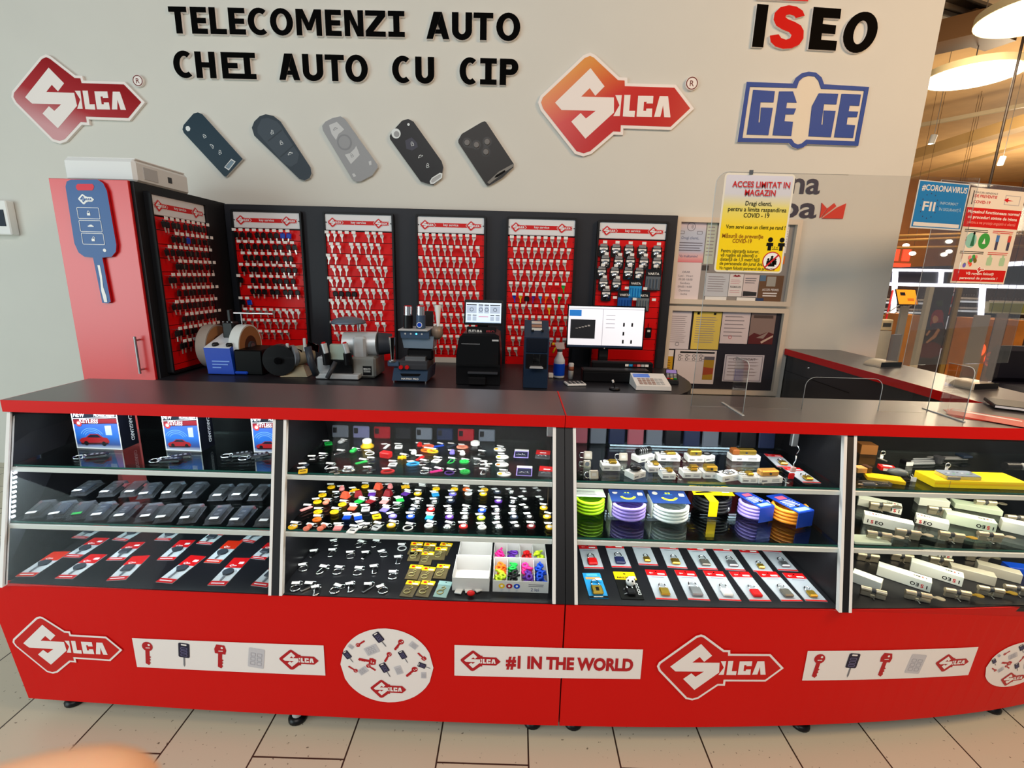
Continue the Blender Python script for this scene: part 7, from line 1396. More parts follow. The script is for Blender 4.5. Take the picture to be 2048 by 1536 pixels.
for px in (1483,1885):
    x = onZ(px,830,ZT1).x; q = MB(); q.T = Matrix(((0,0,1,x),(1,0,0,-.11),(0,1,0,0),(0,0,0,1))); q.prism([(0,0),(.105,0),(.105,.19),(.03,.19)]+arc(.022,.168,.022,.022,90,180,4), -.002, .002, ACRYLIC, ACRYLIC); o_ = [(0,0)]+[(0,.168)]+arc(.022,.168,.022,.022,180,90,4)+[(.105,.19)]; q.tube([(a_,b_,0) for a_,b_ in o_], .0013, M('acrylic_edge',(200,204,204),.2), 4); q.build('foot_plate', t)
    q = MB(); q.box(x-.004,x+.004,-.115,.06,.0,.003,ALU); q.build('foot_rail', t)
# yellow notice on the screen
q = [onY(*p, 1.722) for p in [(1452,342),(1593,352),(1561,548),(1427,542)]]; x0, x1, z0, z1 = (q[0].x+q[3].x)/2, (q[1].x+q[2].x)/2, (q[2].z+q[3].z)/2, (q[0].z+q[1].z)/2; w, h = x1-x0, z1-z0
t = thing('yellow_notice', 'yellow laminated notice on the acrylic screen limiting access to the shop', 'notice', (x0,1.7235,z0), (pi/2,0,0))
GY = gradient('print_grey_to_yellow', [(0,(246,212,6)),(.45,(244,210,10)),(.66,(226,212,110)),(.8,(206,206,214)),(1,(212,210,224))], (0,1,0), 0, h, .35); mb = MB(); mb.prism(rrect(0,w,0,h,.012), 0, .0008, M('laminate_edge',(226,220,206),.3)); mb.prism(rrect(.006,w-.006,.006,h-.006,.006), .0008, .0012, GY); mb.build('sheet', t)
V = lambda v: h*(1-v); mb = MB(); RP = M('print_red_dark',(196,30,36),.5); SH = M('print_shadow_grey',(150,150,160),.5); OV = M('print_ochre',(150,90,10),.5); OL2 = M('print_olive',(70,66,20),.5)
def tx(s, u, v, size, m, al='c', ww=None, b=.012, it=.0): mb.text(s, size, m, w*u, V(v), .0018, al, b, it, w*ww if ww else None)
for dy, m, z in ((.012,SH,.0015),(0,RP,.0019)):
    mb.text('ACCES LIMITAT IN', .026, m, w*.53+dy*.1, V(.135+dy), z, 'c', .02, 0, w*.82); mb.text('MAGAZIN', .026, m, w*.53+dy*.1, V(.215+dy), z, 'c', .02, 0, w*.44)
tx('Dragi clienti,', .53, .315, .020, INK, 'c', .38); tx('pentru a limita raspandirea', .52, .375, .020, INK, 'c', .84); tx('COVID - 19', .52, .435, .021, INK, 'c', .37)
tx('Vom servi cate un client pe rand !', .53, .55, .018, INK, 'c', .86); tx('Măsură de prevenţie', .36, .645, .019, OV, 'c', .60, .02); tx('COVID-19', .36, .695, .019, OV, 'c', .28, .02)
for i, (s, ww) in enumerate((('Pentru siguranţa tuturor,',.56),('vă rugăm să păstraţi o',.54),('distanţă de 1,5 metri faţă',.58),('de persoanele din jurul dvs.',.64))): tx(s, .07, .795+i*.044, .016, OL2, 'l', ww)
tx('Va rugam folositi paravanul de protectie', .48, .972, .015, OL2, 'c', .82)
for u in (.77,.94): mb.poly(circ(w*u,V(.655),.0085,12), .0018, INK); mb.poly([(w*u-.011,V(.685)),(w*u+.011,V(.685)),(w*u+.012,V(.72)),(w*u+.006,V(.72)),(w*u+.006,V(.765)),(w*u-.006,V(.765)),(w*u-.006,V(.72)),(w*u-.012,V(.72))], .0018, INK)
mb.poly([(w*.81,V(.75)),(w*.90,V(.75)),(w*.90,V(.756)),(w*.81,V(.756))], .0018, INK); tx('1,5 m', .855, .742, .009, INK)
c = (w*.83, V(.875)); mb.poly(circ(*c,.032,24), .0016, RP); mb.poly(circ(*c,.0285,24), .0018, WHITE)
for dx, dz, k in ((-.012,-.004,1),(.012,-.004,1),(0,.004,1.1),(-.005,-.010,1),(.006,-.010,1)): mb.poly(circ(c[0]+dx,c[1]+dz+.010,.0042*k,10), .002, INK); mb.poly([(c[0]+dx-.006*k,c[1]+dz-.008),(c[0]+dx+.006*k,c[1]+dz-.008),(c[0]+dx+.005*k,c[1]+dz+.006),(c[0]+dx-.005*k,c[1]+dz+.006)], .002, INK)
mb.poly([(c[0]-.022,c[1]-.018),(c[0]-.018,c[1]-.022),(c[0]+.022,c[1]+.018),(c[0]+.018,c[1]+.022)], .0022, RP); mb.build('notice_print', t)
MB().box(w*.34,w*.39,h-.004,h+.010,-.0009,.004,M('clip_steel',(110,116,124),.3,.6)).build('clip', t)
# flyers and black folder at the right end of the counter
p = onZ(1962,836,ZT1); FLY = M('flyer_red',(206,48,24),.35); fl = thing('flyer_pile', 'fan of red leaflets lying on the counter at the right', 'leaflets', (p.x,p.y,ZT1+.0006), -.5)
for k in range(3): mb = MB(Matrix.Rotation(-.18*k,4,'Z')); mb.box(-.09,.12,-.05,.07,.0012*k,.0012*k+.001,FLY); mb.poly([(-.085,.03),(.1,.04),(.1,.055),(-.085,.062)], .0012*k+.0012, WHITE); mb.build('leaflet', fl)
p = onZ(2038,822,ZT1); fo = thing('black_folder', 'black closed folder lying on the counter at the right frame edge', 'folder', (p.x+.03,p.y+.01,ZT1+.006), -.55); MB().box(-.1,.16,-.06,.09,0,.014,BLACK,.003).build('cover', fo); MB().box(-.098,.158,-.0605,-.0590,.003,.011,PAPER).build('pages', fo)
# half-round bases with narrow acrylic posts on the side counter
HB = M('base_champagne',(206,196,176),.3,.4)
for i, (px, py, top) in enumerate(((1758,731,668),(1938,774,625))):
    p = onZ(px, py, ZT1); t = thing('screen_post', 'half-round metal base with narrow clear post, ' + ('the one nearer the wall' if i == 0 else 'the one nearer the front counter'), 'screen post', (p.x+.02,p.y,ZT1+.0006), .25, 'posts on the side counter')
    mb = MB(Matrix(((1,0,0,0),(0,0,-1,.05),(0,1,0,0),(0,0,0,1)))); mb.prism(arc(0,0,.085,.034,0,180,14), 0, .10, HB, HB); mb.build('base', t)
    MB().box(-.075,.075,-.0512,-.0502,.001,.028,BLACK,0).build('base_front', t)
    hgt = onY(px+22, top, p.y).z-ZT1; MB().box(-.014,.06,-.03,-.026,.03,hgt,clear('post_acrylic',(190,188,196),.6,.12)).build('post', t)
# sheet with two posters facing the customers
nrm = Vector((sin(radians(14)),-cos(radians(14)),0)); P0 = onZ(1766,731,ZT1)+Vector((.13,.02,0)); R14 = radians(14)
t = thing('poster_screen', 'clear acrylic panel on the side counter that carries two posters', 'screen', (P0.x,P0.y,ZT1+.0006), R14)
top = onP(1803,352,P0,nrm); MB().box(0,.85,0,.004,0,top.z-ZT1,ACRYLIC).build('sheet', t)
mb = MB(); mb.cyl((0,.002,0),(0,.002,top.z-ZT1),.0015,EDG,n=4); mb.cyl((0,.002,top.z-ZT1),(.85,.002,top.z-ZT1),.0015,EDG,n=4); mb.build('polished_edge', t)
def poster(nm, lab, quad, draw, off):
    q = [onP(*p, P0+nrm*off, nrm) for p in quad]; u = Vector((cos(R14),sin(R14),0)); X = [(v-P0).dot(u) for v in q]; x0, x1 = (X[0]+X[3])/2, (X[1]+X[2])/2; z0, z1 = (q[2].z+q[3].z)/2, (q[0].z+q[1].z)/2
    o = thing(nm, lab, 'poster', P0+u*x0+nrm*off+Vector((0,0,z0-ZT1)), (pi/2,0,R14)); o.location.z = z0; draw(o, x1-x0, z1-z0)
def pblue(o, w, h):
    mb = MB(); mb.prism([(0,0),(w,0),(w,h),(0,h)], 0, .0008, M('poster_white_edge',(226,230,232),.4)); mb.poly([(w*.02,h*.03),(w*.98,h*.03),(w*.98,h*.98),(w*.02,h*.98)], .001, M('poster_sky',(30,132,206),.4)); mb.poly([(w*.05,h*.05),(w*.95,h*.05),(w*.95,h*.13),(w*.05,h*.13)], .0014, WHITE); mb.build('sheet', o)
    mb = MB(); mb.text('#CORONAVIRUS', h*.17, WHITE, w*.52, h*.80, .0014, 'c', .02, 0, w*.88); mb.text('FII', h*.27, WHITE, w*.28, h*.38, .0014, 'c', .02, 0, w*.24); mb.text('INFORMAT', h*.085, M('print_paleblue',(170,206,236),.4), w*.66, h*.53, .0014, 'c', .01, 0, w*.36); mb.text('ÎN SIGURANŢĂ', h*.085, M('print_paleblue'), w*.70, h*.40, .0014, 'c', .01, 0, w*.44)
    for k in range(12): a = k*pi/6; mb.poly(circ(w*.28+.21*h*cos(a)*1.15,h*.48+.26*h*sin(a),h*.016,6), .0013, M('print_star',(60,60,110),.5))
    mb.build('poster_print', o)
poster('blue_poster', 'blue information poster on the clear panel, left of the red and white one', [(1840,358),(1940,370),(1921,461),(1818,456)], pblue, .002)
def pred(o, w, h):
    PR = M('poster_red',(204,26,14),.4); mb = MB(); mb.prism([(0,0),(w,0),(w,h),(0,h)], 0, .0008, M('poster_cream',(232,224,210),.4)); mb.poly([(0,h*.60),(w,h*.60),(w,h*.80),(0,h*.80)], .001, PR); mb.poly([(w*.02,h*.02),(w*.98,h*.02),(w*.98,h*.15),(w*.02,h*.15)], .001, PR); mb.build('sheet', o)
    mb = MB(); mb.text('MASURI GENERALE', h*.028, GR, w*.09, h*.945, .0014, 'l', 0, 0, w*.4); mb.text('DE PREVENTIE', h*.042, RP, w*.09, h*.905, .0014, 'l', .02, 0, w*.40); mb.text('COVID-19', h*.042, RP, w*.09, h*.845, .0014, 'l', .02, 0, w*.3); mb.poly([(w*.055,h*.83),(w*.07,h*.83),(w*.07,h*.97),(w*.055,h*.97)], .0014, INK)
    mb.ring([(w*.64,h*.85),(w*.92,h*.85),(w*.92,h*.95),(w*.64,h*.95)],[(w*.65,h*.856),(w*.91,h*.856),(w*.91,h*.944),(w*.65,h*.944)],.001,.0013,CRD2); mb.poly([(w*.62,h*.90),(w*.70,h*.925),(w*.70,h*.905),(w*.80,h*.895),(w*.70,h*.89),(w*.70,h*.875)], .0015, RED)
    for i, (s, ww) in enumerate((('Magazinul functioneaza normal',.94),('cu proceduri stricte de igiena',.9),('pentru a ne proteja angajatii si clientii',.88))): mb.text(s, h*.044, WHITE if i < 2 else M('print_rosewhite',(240,160,150),.5), w*.5, h*.745-i*h*.055, .0014, 'c', .02 if i < 2 else 0, 0, w*ww)
    for v in (.575,.345): mb.lines(w*.05,w*.5,h*v,2,h*.018,h*.008,INK,.001,.1); mb.lines(w*.56,w*.95,h*v,2,h*.018,h*.008,RP,.001,.1)
    mb.poly(circ(w*.2,h*.46,w*.10,18), .001, M('poster_aqua',(140,200,190),.5)); mb.poly([(w*.2,h*.40),(w*.27,h*.40),(w*.25,h*.52),(w*.22,h*.52)], .0014, M('poster_fern',(40,110,80),.5)); mb.poly(circ(w*.235,h*.535,w*.02,8), .0014, INK); mb.poly(circ(w*.44,h*.46,w*.105,18), .001, M('poster_leaf',(60,160,70),.5)); mb.poly([(w*.41,h*.43),(w*.47,h*.43),(w*.44,h*.49)], .0014, WHITE)
    for u, m in ((.68,M('poster_denim',(70,120,190),.5)),(.90,M('poster_shirt',(200,70,60),.5))): mb.poly(circ(w*u,h*.545,w*.025,8), .0014, M('poster_skin',(226,180,150),.5)); mb.poly([(w*u-.015*w*2,h*.46),(w*u+.03*w,h*.46),(w*u+.03*w,h*.53),(w*u-.03*w,h*.53)], .0014, m); mb.poly([(w*u-.025*w,h*.37),(w*u+.025*w,h*.37),(w*u+.025*w,h*.46),(w*u-.025*w,h*.46)], .0014, M('poster_dusk',(70,66,90),.5))
    rnd = random.Random(2)
    for k in range(14): mb.poly(circ(w*(.17+.2*rnd.random()),h*(.19+.10*rnd.random()),w*.03,7), .0013+.0001*k, (COLS['pink'],M('poster_leaf'),BRASS,WHITE,COLS['violet'],COLS['coral'])[k%6])
    for u in (.62,.86): mb.poly(rrect(w*u-.05*w,w*u+.05*w,h*.20,h*.29,w*.02), .0013, M('poster_mint',(170,206,170),.5)); mb.poly(rrect(w*u-.02*w,w*u+.02*w,h*.29,h*.32,w*.008), .0013, M('poster_mint'))
    logo(mb, w*.16, w*.5, h*.155, .0016, WHITE, PR, None, dz=.0001); mb.text('Vă rugăm folosiți', h*.04, WHITE, w*.5, h*.095, .0014, 'c', .02, 0, w*.52); mb.text('paravanul de protectie !', h*.04, WHITE, w*.5, h*.045, .0014, 'c', .02, 0, w*.7); mb.build('poster_print', o)
poster('red_poster', 'red and white health rules poster at the right edge of the picture', [(1943,373),(2046,385),(2013,569),(1900,565)], pred, .004)
# ================================================================ the mall beyond the wall's end
YS = 8.0
struct(MB().box(2.56,26,22,22.2,0,6.2,M('mall_wall_brown',(150,98,52),.7,noise=.1,nscale=2)).build('wall_far'))
struct(MB().box(26,26.2,-3,22.2,0,6.2,M('mall_wall_brown')).build('wall_right'))
struct(MB().box(2.4,26.2,D+.35,22.2,5.9,6.05,M('mall_ceiling',(178,146,104),.7,noise=.08,nscale=2)).build('ceiling'))
mall_led = M('white_tube_glow',(236,238,255),.4,emit=5)
def PY(px, py, y): p = onY(px, py, y); return p.x, p.z
def quadbox(mb, q, y0, y1, mat): P = [PY(px,py,y0) for px, py in q]; mb.loft([(x,y0,z) for x,z in P],[(x,y1,z) for x,z in P], mat)
# beams and ducts under the ceiling
def beam(nm, lab, a, b, z, w, h, mat, cat='beam'):
    A, B = onZ(*a, z), onZ(*b, z); d = (B-A); L_ = d.length; t = MB(); t.box(-L_*.6,L_*1.6,-w/2,w/2,0,h,mat); o = t.build(nm, None, (A.x,A.y,z), atan2(d.y,d.x)); return tag(o, lab, cat)
TAN = M('beam_tan',(196,164,112),.6); TAN2 = M('beam_ochre',(150,100,48),.6)
beam('ceiling_beam','broad tan ceiling beam crossing below the round lamps',(1840,318),(2030,262),4.9,.35,.25,TAN)
beam('ceiling_rail','thin pale ceiling rail above the blue poster',(1835,352),(2040,296),4.5,.06,.06,TAN)
beam('ceiling_rail','thin ceiling rail beneath the big lamp',(1860,250),(2030,218),5.3,.08,.08,M('beam_grey',(150,140,120),.5))
t = thing('air_duct','dark square air duct under the ceiling behind the nearer lamp','duct',onZ(1946,76,5.3),.35); MB().box(-.4,.7,-.2,.2,0,.25,M('duct_brown',(86,60,36),.5)).build('duct', t)
t = thing('ceiling_grille','grey metal ceiling panel with slots beside the wall edge','ceiling panel',onZ(1895,26,5.62),.35); mb = MB(); mb.box(-.9,.9,-.35,.35,0,.04,M('grille_steel',(150,146,138),.4,.4)); mb.build('panel', t)
for k in range(3): MB().box(-.9,.9,-.32+k*.26,-.2+k*.26,-.012,-.001,M('grille_dark',(50,40,32),.6)).build('slot', t)
beam('ceiling_beam','dark brown beam between the two round lamps',(1880,96),(2040,60),5.0,.5,.3,M('duct_brown'))
# round lamps
LAMP = M('lamp_disc_glow',(255,248,226),.4,emit=7)
def disc(lab, px, py, r, pw):
    p = onZ(px, py, 4.6); t = thing('round_ceiling_lamp', lab, 'lamp', p, None, 'round lamps of the mall'); MB().cyl((0,0,-.001),(0,0,.0),r*.96,LAMP,n=40).build('diffuser', t); MB().cyl((0,0,.001),(0,0,.09),r,M('lamp_rim',(230,214,170),.5),n=40).build('housing', t)
    MB().cyl((0,0,.09),(0,0,1.29),.008,STEEL,n=6).build('hanger', t)
    l = bpy.data.lights.new('lamp_light','AREA'); l.shape='DISK'; l.size = r*1.9; l.energy = pw; l.color = (1,.83,.58); o = bpy.data.objects.new('lamp_light', l); COL.objects.link(o); o.location = p+Vector((0,0,-.03))
disc('big glowing round ceiling lamp right of the wall, the whole disc in view', 1944, 153, .60, 120)
disc('second glowing round lamp cut off at the top right corner', 2080, 30, .58, 120)
a = onY(2024,175,7.2); t = thing('hanging_rod','thin dark rod hanging from the ceiling under the lamp','rod',(a.x,7.2,2.55)); MB().cyl((0,0,0),(0,0,3.3),.016,M('rod_black',(30,20,14),.5),n=8).build('rod', t)
for k, (px, py, z) in enumerate(((1862,288,4.2),(2000,330,4.0))):
    p = onZ(px,py,z); t = thing('spotlight', 'small white cylinder spotlight ' + ('above the blue poster' if k == 0 else 'above the red poster'), 'spotlight', p); MB().cyl((0,0,0),(.03,0,.16),.055,LGREY,n=14).build('can', t); MB().cyl((0,0,-.003),(0,0,-.001),.045,LAMP,n=14).build('lens', t); MB().cyl((.03,0,.16),(.03,0,1.7),.006,STEEL,n=5).build('stem', t)
for k, (px, py) in enumerate(((1812,491),(1898,483),(1825,507),(1888,509),(1898,503))):
    p = onY(px,py,12.2+.12*k); t = thing('track_spotlight', f'tiny glowing track spotlight below the blue poster, {ORD[k]} of the five', 'spotlight', p, None, 'track spotlights'); MB().ball((0,0,0),(.07,.07,.05),LAMP,10,6).build('lens', t); MB().cyl((0,0,.05),(0,0,5.89-p.z),.004,M('spot_umber',(60,40,24),.5),n=5).build('can', t)
for k, (y0, y1) in enumerate(((478,468),(487,474),(498,492))):
    a, b = onY(1795,y0,11.6), onY(1925,y1,11.6); mb = MB(); yy_ = 11.3+.25*k; mb.tube([(a.x-1,yy_,a.z),(b.x+3,yy_,b.z+(b.z-a.z))], .03, M('rail_gold',(180,134,70),.5), 6); tag(mb.build('lighting_rail'), f'thin golden lighting rail under the blue poster, {ORD[k]} from top', 'rail', 'lighting rails')
# shop fascia: glowing frames with dark boards
t = thing('shop_fascia','dark shop fascia boards in glowing white frames behind the side counter','shop front',(6.2,YS,0)); Lf = (-6.2,-YS,0)
mb = MB(); quadbox(mb,[(1690,566),(2260,580),(2260,520),(1690,538)],YS+.05,YS+.12,M('fascia_dark',(34,30,36),.4)); mb.build('board', t, Lf)
for q in ([(1690,541),(1990,545),(1990,540),(1690,536)],[(1985,534),(2260,520),(2260,510),(1985,526)],[(1690,569),(2260,583),(2260,575),(1690,563)],[(1784,645),(1791,645),(1797,540),(1789,540)],[(1880,568),(1886,568),(1889,540),(1882,540)],[(1957,668),(1965,668),(1973,570),(1964,570)],[(1753,628),(1756,628),(1764,545),(1761,545)]):
    mb = MB(); quadbox(mb,q,YS,YS+.04,mall_led); mb.build('light_tube', t, Lf)
# shelving with bottles
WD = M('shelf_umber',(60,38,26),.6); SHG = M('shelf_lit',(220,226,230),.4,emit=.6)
sh = thing('bottle_shelving','dark lit shelving full of small bottles behind the glowing frames','shelving',(6.5,YS+.5,0)); Ls = (-6.5,-YS-.5,0)
mb = MB(); quadbox(mb,[(1690,720),(2260,740),(2260,580),(1690,565)],YS+.62,YS+.68,WD); mb.build('back_panel', sh, Ls)
levels = [((1766,1850),603,16,'left'),((1766,1850),622,16,'left'),((1918,1958),601,8,'middle'),((1918,1958),620,8,'middle'),((1978,2056),607,13,'right'),((1978,2056),641,13,'right')]
BT = None; cnt = 0
for j, ((xa, xb), yy, n, nm) in enumerate(levels):
    a, b = onY(xa,yy,YS+.45), onY(xb,yy+1,YS+.45); MB().box(a.x-6.5,b.x-6.5,-.10,.12,a.z-.03,a.z,SHG).build('shelf', sh)
    for i in range(n):
        if BT is None: mb = MB(); mb.lathe([(.030,0),(.032,.01),(.032,.09),(.012,.12),(.011,.15)], M('bottle_umber',(60,40,30),.2), (0,0,0), 10); mb.lathe([(.0325,.03),(.0325,.075)], M('bottle_label',(196,180,160),.6), (0,0,0), 10); o = BT = mb.build('bottle')
        else: o = bpy.data.objects.new('bottle', BT.data); COL.objects.link(o)
        o.location = (a.x+(b.x-a.x)*(i+.5)/n, YS+.45, a.z+.0008); o.scale = (.8,.8,.72)
        tag(o, f"small dark bottle, {'upper' if j%2 == 0 else 'lower'} row of the {nm} shelving in the mall", 'bottle', 'bottles in the mall shop')
mb = MB(); quadbox(mb,[(1972,626),(2120,632),(2120,606),(1974,603)],YS+.30,YS+.34,M('panel_cream',(214,206,170),.5)); tag(mb.build('picture_panel'), 'long pale picture panel with green field between the bottle rows', 'picture')
pp = bpy.data.objects['picture_panel']; mb = MB(); quadbox(mb,[(1978,623),(2120,629),(2120,609),(1980,606)],YS+.29,YS+.296,M('panel_green',(140,136,60),.6)); mb.build('print', pp)
# wooden counters
OCH = M('wood_ochre',(196,126,44),.5,noise=.15,nscale=6); OCH2 = M('wood_amber',(172,104,34),.5,noise=.15,nscale=6)
def wood(lab, q, y, d, m):
    mb = MB(); P = [PY(px,py,y) for px,py in q]; P = [(x,max(z,.0)) for x,z in P]; x0, x1, zt = (P[0][0]+P[3][0])/2, (P[1][0]+P[2][0])/2, (P[2][1]+P[3][1])/2; mb.box(x0,x1,y,y+d,0,zt,m); tag(mb.build('wooden_counter'), lab, 'counter')
wood('amber wooden shop counter with neon hearts, right of the grey post', [(1952,790),(2030,790),(2044,643),(1962,637)], 7.2, .5, OCH2)
wood('ochre wooden cupboard left of the woman banner', [(1798,725),(1822,725),(1840,631),(1812,629)], 7.3, .45, OCH)
wood('pale ochre wooden counter nearest the wall end', [(1745,715),(1795,718),(1808,632),(1780,631)], 7.78, .18, OCH)
wood('dark brown cabinet between banner and grey post', [(1893,745),(1930,750),(1948,640),(1915,630)], 7.76, .18, M('wood_walnut',(84,48,24),.5,noise=.1,nscale=6))
# banner with a seated woman
bn = thing('banner_stand','tall dark banner showing a seated red-haired woman between pale posts','banner',onY(1868,690,6.6)); bn.location.z = 0
def BQ(q): return [(PY(px,py,6.6)[0]-bn.location.x, PY(px,py,6.6)[1]) for px,py in q]
TB = Matrix(((1,0,0,0),(0,0,-1,0),(0,1,0,0),(0,0,0,1))); mb = MB(TB); q = BQ([(1830,735),(1880,745),(1918,578),(1870,574)]); x0, x1, zt = q[0][0]+.02, q[2][0]-.03, q[2][1]; mb.box(x0,x1,.02,zt,-.01,0,M('banner_umber',(62,40,32),.5)); mb.build('cloth', bn)
HR = M('banner_red',(150,34,18),.6); SK = M('banner_skin',(206,146,104),.6); mb = MB(TB); F2 = lambda pts: [(PY(px,py,6.6)[0]-bn.location.x, PY(px,py,6.6)[1]) for px,py in pts]; z6 = crop(1730,560,6.4)
g = lambda pts: F2([z6(*p) for p in pts])
for pts, m, z in (([(880,400),(920,380),(985,385),(1005,430),(1000,520),(1015,600),(940,640),(850,640),(830,560),(850,450)],HR,.001),([(865,480),(890,450),(930,470),(940,510),(915,545),(880,555),(862,520)],SK,.002),([(850,560),(990,540),(1015,620),(960,700),(880,720),(840,650)],M('banner_maroon',(70,26,22),.6),.0015),
    ([(935,615),(960,640),(900,740),(790,810),(775,795),(870,710)],SK,.003),([(820,640),(840,655),(790,720),(775,700)],SK,.0028),([(720,820),(880,790),(1000,850),(960,960),(850,1000),(700,990)],M('banner_rust',(112,34,18),.6),.002),([(900,270),(1000,260),(1000,330),(930,350)],M('banner_moss',(70,66,30),.6),.001)):
    mb.poly(g(pts), z, m)
mb.build('banner_print', bn)
for xx, m in ((x0-.035,M('post_white',(226,214,190),.5)),(x1+.035,M('post_gold',(150,120,60),.5))): MB().box(xx-.03,xx+.03,-.02,.04,0,zt+.02,m).build('post', bn)
MB().box(x0-.06,x1+.06,-.2,.2,0,.02,M('post_gold')).build('foot', bn)
# tablet on a stand, grey post, neon shapes, sign, pole, floor goods
p = onY(1814,594,7.0); t = thing('orange_tablet','tilted tablet with orange page on a wire stand','tablet',p,(1.15,0,.12)); MB().prism(rrect(-.16,.16,-.12,.12,.012), -.012, 0, BLACK).build('case', t); mb = MB(); mb.poly(rrect(-.15,.15,-.11,.11,.004), .001, M('screen_orange',(246,150,30),.4,emit=.8)); mb.build('screen', t); mb = MB(); mb.poly([(-.1,.02),(-.02,.02),(-.02,.07),(-.1,.07)], .002, BLACK); mb.poly([(0,-.06),(.1,-.06),(.1,-.02),(0,-.02)], .002, M('screen_amber',(230,120,20),.4)); mb.build('screen_print', t)
mb = MB(); mb.tube([(-.1,-.1,-.02),(-.05,-.14,-.3)], .008, CHROME); mb.tube([(.1,-.1,-.02),(.06,-.14,-.3)], .008, CHROME); mb.build('wire_stand', t); q_ = MB(); q_.box(p.x-.05,p.x+.05,6.98,7.02,0,p.z-.13,M('stand_steel',(150,150,150),.4)); o_ = q_.build('post', t); o_.matrix_parent_inverse = Matrix.LocRotScale(t.location, t.rotation_euler, None).inverted()
a, b = onY(1951,630,6.2), onY(1928,765,6.2); t = thing('grey_roll_banner','narrow pale grey roll-up banner behind the side counter','banner',(b.x,6.2,0)); MB().box(-.07,.13,-.01,.01,.05,a.z,M('banner_grey',(176,166,158),.5)).build('cloth', t); MB().box(-.1,.16,-.06,.06,0,.05,GREY).build('foot', t)
NEO = M('neon_orange',(255,90,40),.4,emit=3)
for k, (px, py, lab) in enumerate(((1964,700,'orange neon crescent glowing before the amber wooden counter'),(1981,718,'orange neon lantern glowing before the amber wooden counter'),(2001,698,'small faint orange neon shape at the right of the lantern'))):
    p = onY(px,py,6.9); t = thing('neon_shape', lab, 'neon light', p, None, 'neon shapes in the mall'); mb = MB()
    pts = [(.07*cos(a_),0,.09*sin(a_)) for a_ in [i*2*pi/14 for i in range(14)]] if k else [(.06*cos(a_)-.02,0,.08*sin(a_)) for a_ in [-1.4+i*2.8/8 for i in range(9)]]+[(.03*cos(a_)-.02,0,.06*sin(a_)) for a_ in [1.2-i*2.4/8 for i in range(9)]]
    sc_ = (1,1.1,.5)[k]; mb.tube([tuple(c_*sc_ for c_ in q_) for q_ in pts], .012, NEO, 6, True)
    if k == 1:
        for zz in (-.05,0,.05): mb.tube([(-.06,0,zz),(.06,0,zz)], .010, NEO, 6)
    mb.build('neon_tube', t); MB().cyl((0,.0,.1*sc_),(0,0,5.89-p.z),.003,BLACK,n=4).build('wire', t)
p = onY(1800,522,21.92); M('sign_red_glow',(255,80,50),.4,emit=1.6)
# unreadable glowing sign: two plain bars only
mb = MB(); mb.box(-.4,-.08,0,.06,0,.5,M('sign_red_glow')); mb.box(.08,.4,0,.06,0,.5,M('sign_red_glow')); mb.box(-.5,.5,0,.06,-.26,-.1,M('sign_red_glow')); tag(mb.build('glowing_sign', None, p), 'orange-red glowing sign at the wall edge above the white frames', 'sign')
a, b = onY(1786,580,7.4), onY(1768,655,7.4); b = b+(b-a)*(b.z/(a.z-b.z)); mb = MB(); mb.tube([a,b], .014, RED); tag(mb.build('red_pole'), 'thin red slanting pole beside the wall edge in the mall', 'pole')
for k, (px, py, m) in enumerate(((1762,680,WHITE),(1774,650,M('goods_beige',(206,190,160),.6)))):
    p = onY(px,py,7.5-.25*k); mb = MB(); mb.box(-.09,.09,0,.12,-p.z,-.09,M('rack_white',(190,186,178),.5)); mb.box(-.09,.09,0,.12,-.08,.08,m,.01); mb.box(-.06,.06,-.002,0,-.03,.03,M('goods_ink',(60,60,60),.6)); tag(mb.build('shop_goods', None, p), f'white-topped shop stand by the ochre counters, {ORD[k]} from the left', 'parcel', 'parcels in the mall')
p = onY(2034,745,5.2); t = thing('dark_armchair','dark upholstered seat at the right edge beyond the side counter','chair',(p.x+.25,5.2,0)); DF = M('seat_dark',(22,20,34),.6)
MB().box(-.3,.4,-.3,.3,.16,.45,DF,.04).build('seat', t); MB().box(-.3,.4,.2,.34,.45,.86,DF,.05).build('backrest', t)
for x in (-.26,.36):
    for y in (-.26,.3): MB().cyl((x,y,0),(x,y,.16),.02,BLACK).build('leg', t)
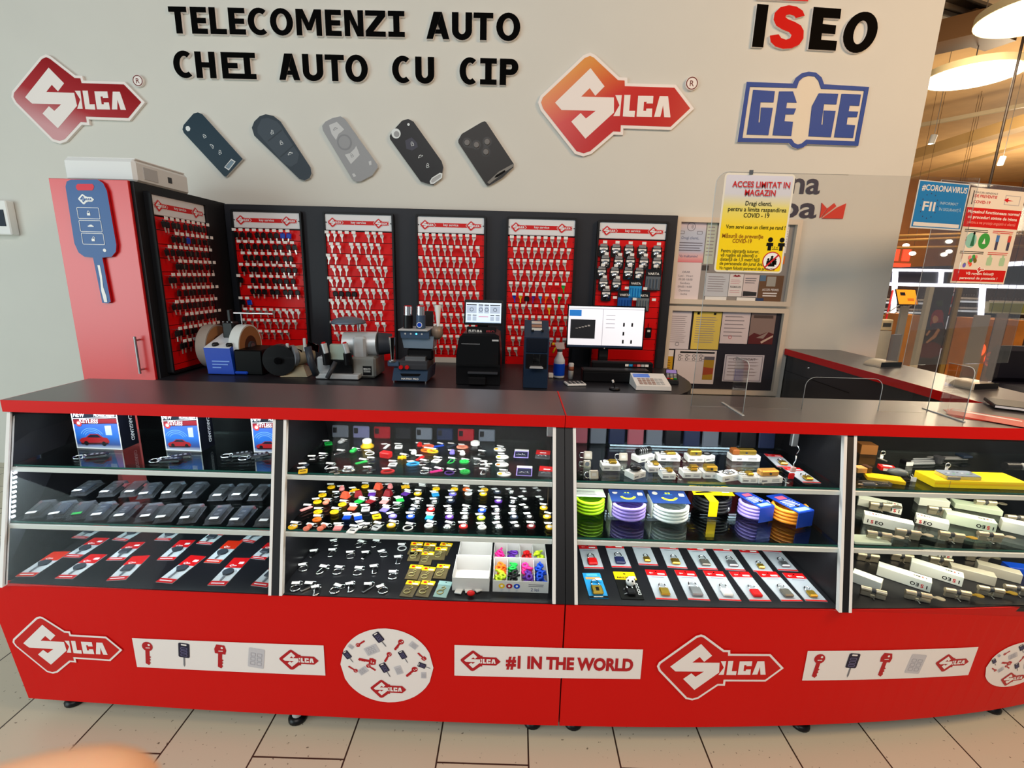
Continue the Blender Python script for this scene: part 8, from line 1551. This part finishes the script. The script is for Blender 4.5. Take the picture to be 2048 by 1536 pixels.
# ================================================================ the photographer's hand: one fingertip reaches into the corner
def CP(x, y, z): return EYE + VM.transposed() @ Vector((x+.0105,y+.0029,z))
J = []; E_ = []; Rr_ = []
def chain(par, pts):
    for (x,y,z,r_) in pts: J.append(CP(x,y,z)); Rr_.append(r_); 
    k0 = len(J)-len(pts)
    if par is not None: E_.append((par,k0))
    for i in range(len(pts)-1): E_.append((k0+i,k0+i+1))
    return k0
w0 = chain(None, [(-.175,.175,.015,.034),(-.165,.135,.04,.038)])
chain(0, [(-.20,.25,-.06,.034),(-.25,.40,-.20,.042),(-.27,.48,-.27,.046)])
chain(1, [(-.150,.100,.062,.0155),(-.122,.083,.080,.0135),(-.098,.0775,.088,.0128),(-.0765,.0775,.091,.0118)])
chain(1, [(-.150,.122,.055,.0150),(-.118,.114,.066,.0132),(-.098,.112,.070,.0125),(-.084,.111,.070,.0110)])
chain(1, [(-.152,.144,.048,.0145),(-.120,.138,.056,.0128),(-.102,.136,.058,.012),(-.090,.135,.056,.0105)])
chain(1, [(-.156,.164,.038,.0130),(-.128,.160,.042,.0112),(-.114,.159,.042,.0105),(-.104,.158,.040,.0095)])
chain(1, [(-.150,.130,.005,.0165),(-.120,.116,-.024,.014),(-.094,.106,-.034,.012)])
me = bpy.data.meshes.new('hand'); me.from_pydata([tuple(v) for v in J], E_, []); hd = bpy.data.objects.new('hand', me); COL.objects.link(hd)
SKN = M('skin',(244,190,152),.5); me.materials.append(SKN); SKN.node_tree.nodes['Principled BSDF'].inputs['Subsurface Weight'].default_value = .2; SKN.node_tree.nodes['Principled BSDF'].inputs['Subsurface Scale'].default_value = .01
md = hd.modifiers.new('skin','SKIN'); md.use_smooth_shade = True
for i, r_ in enumerate(Rr_): me.skin_vertices[0].data[i].radius = (r_,r_); me.skin_vertices[0].data[i].use_root = (i == 0)
hd.modifiers.new('sub','SUBSURF').levels = 2; hd.modifiers['sub'].render_levels = 2
tag(hd, 'blurred fingertip of the photographer in the lower left corner', 'hand')

# unseen warm point lights added to brighten the mall and its ceiling
def mfill(x, y, z, pw, r_=.25):
    l = bpy.data.lights.new('mall_fill','POINT'); l.energy = pw; l.color = (1,.80,.54); l.shadow_soft_size = r_; o = bpy.data.objects.new('mall_fill', l); COL.objects.link(o); o.location = (x,y,z)
mfill(6.0,6.6,3.9,260,.4); mfill(9.5,10.5,3.9,420,.4); mfill(16,16.5,3.6,900,.5); mfill(5.4,4.8,3.4,40)
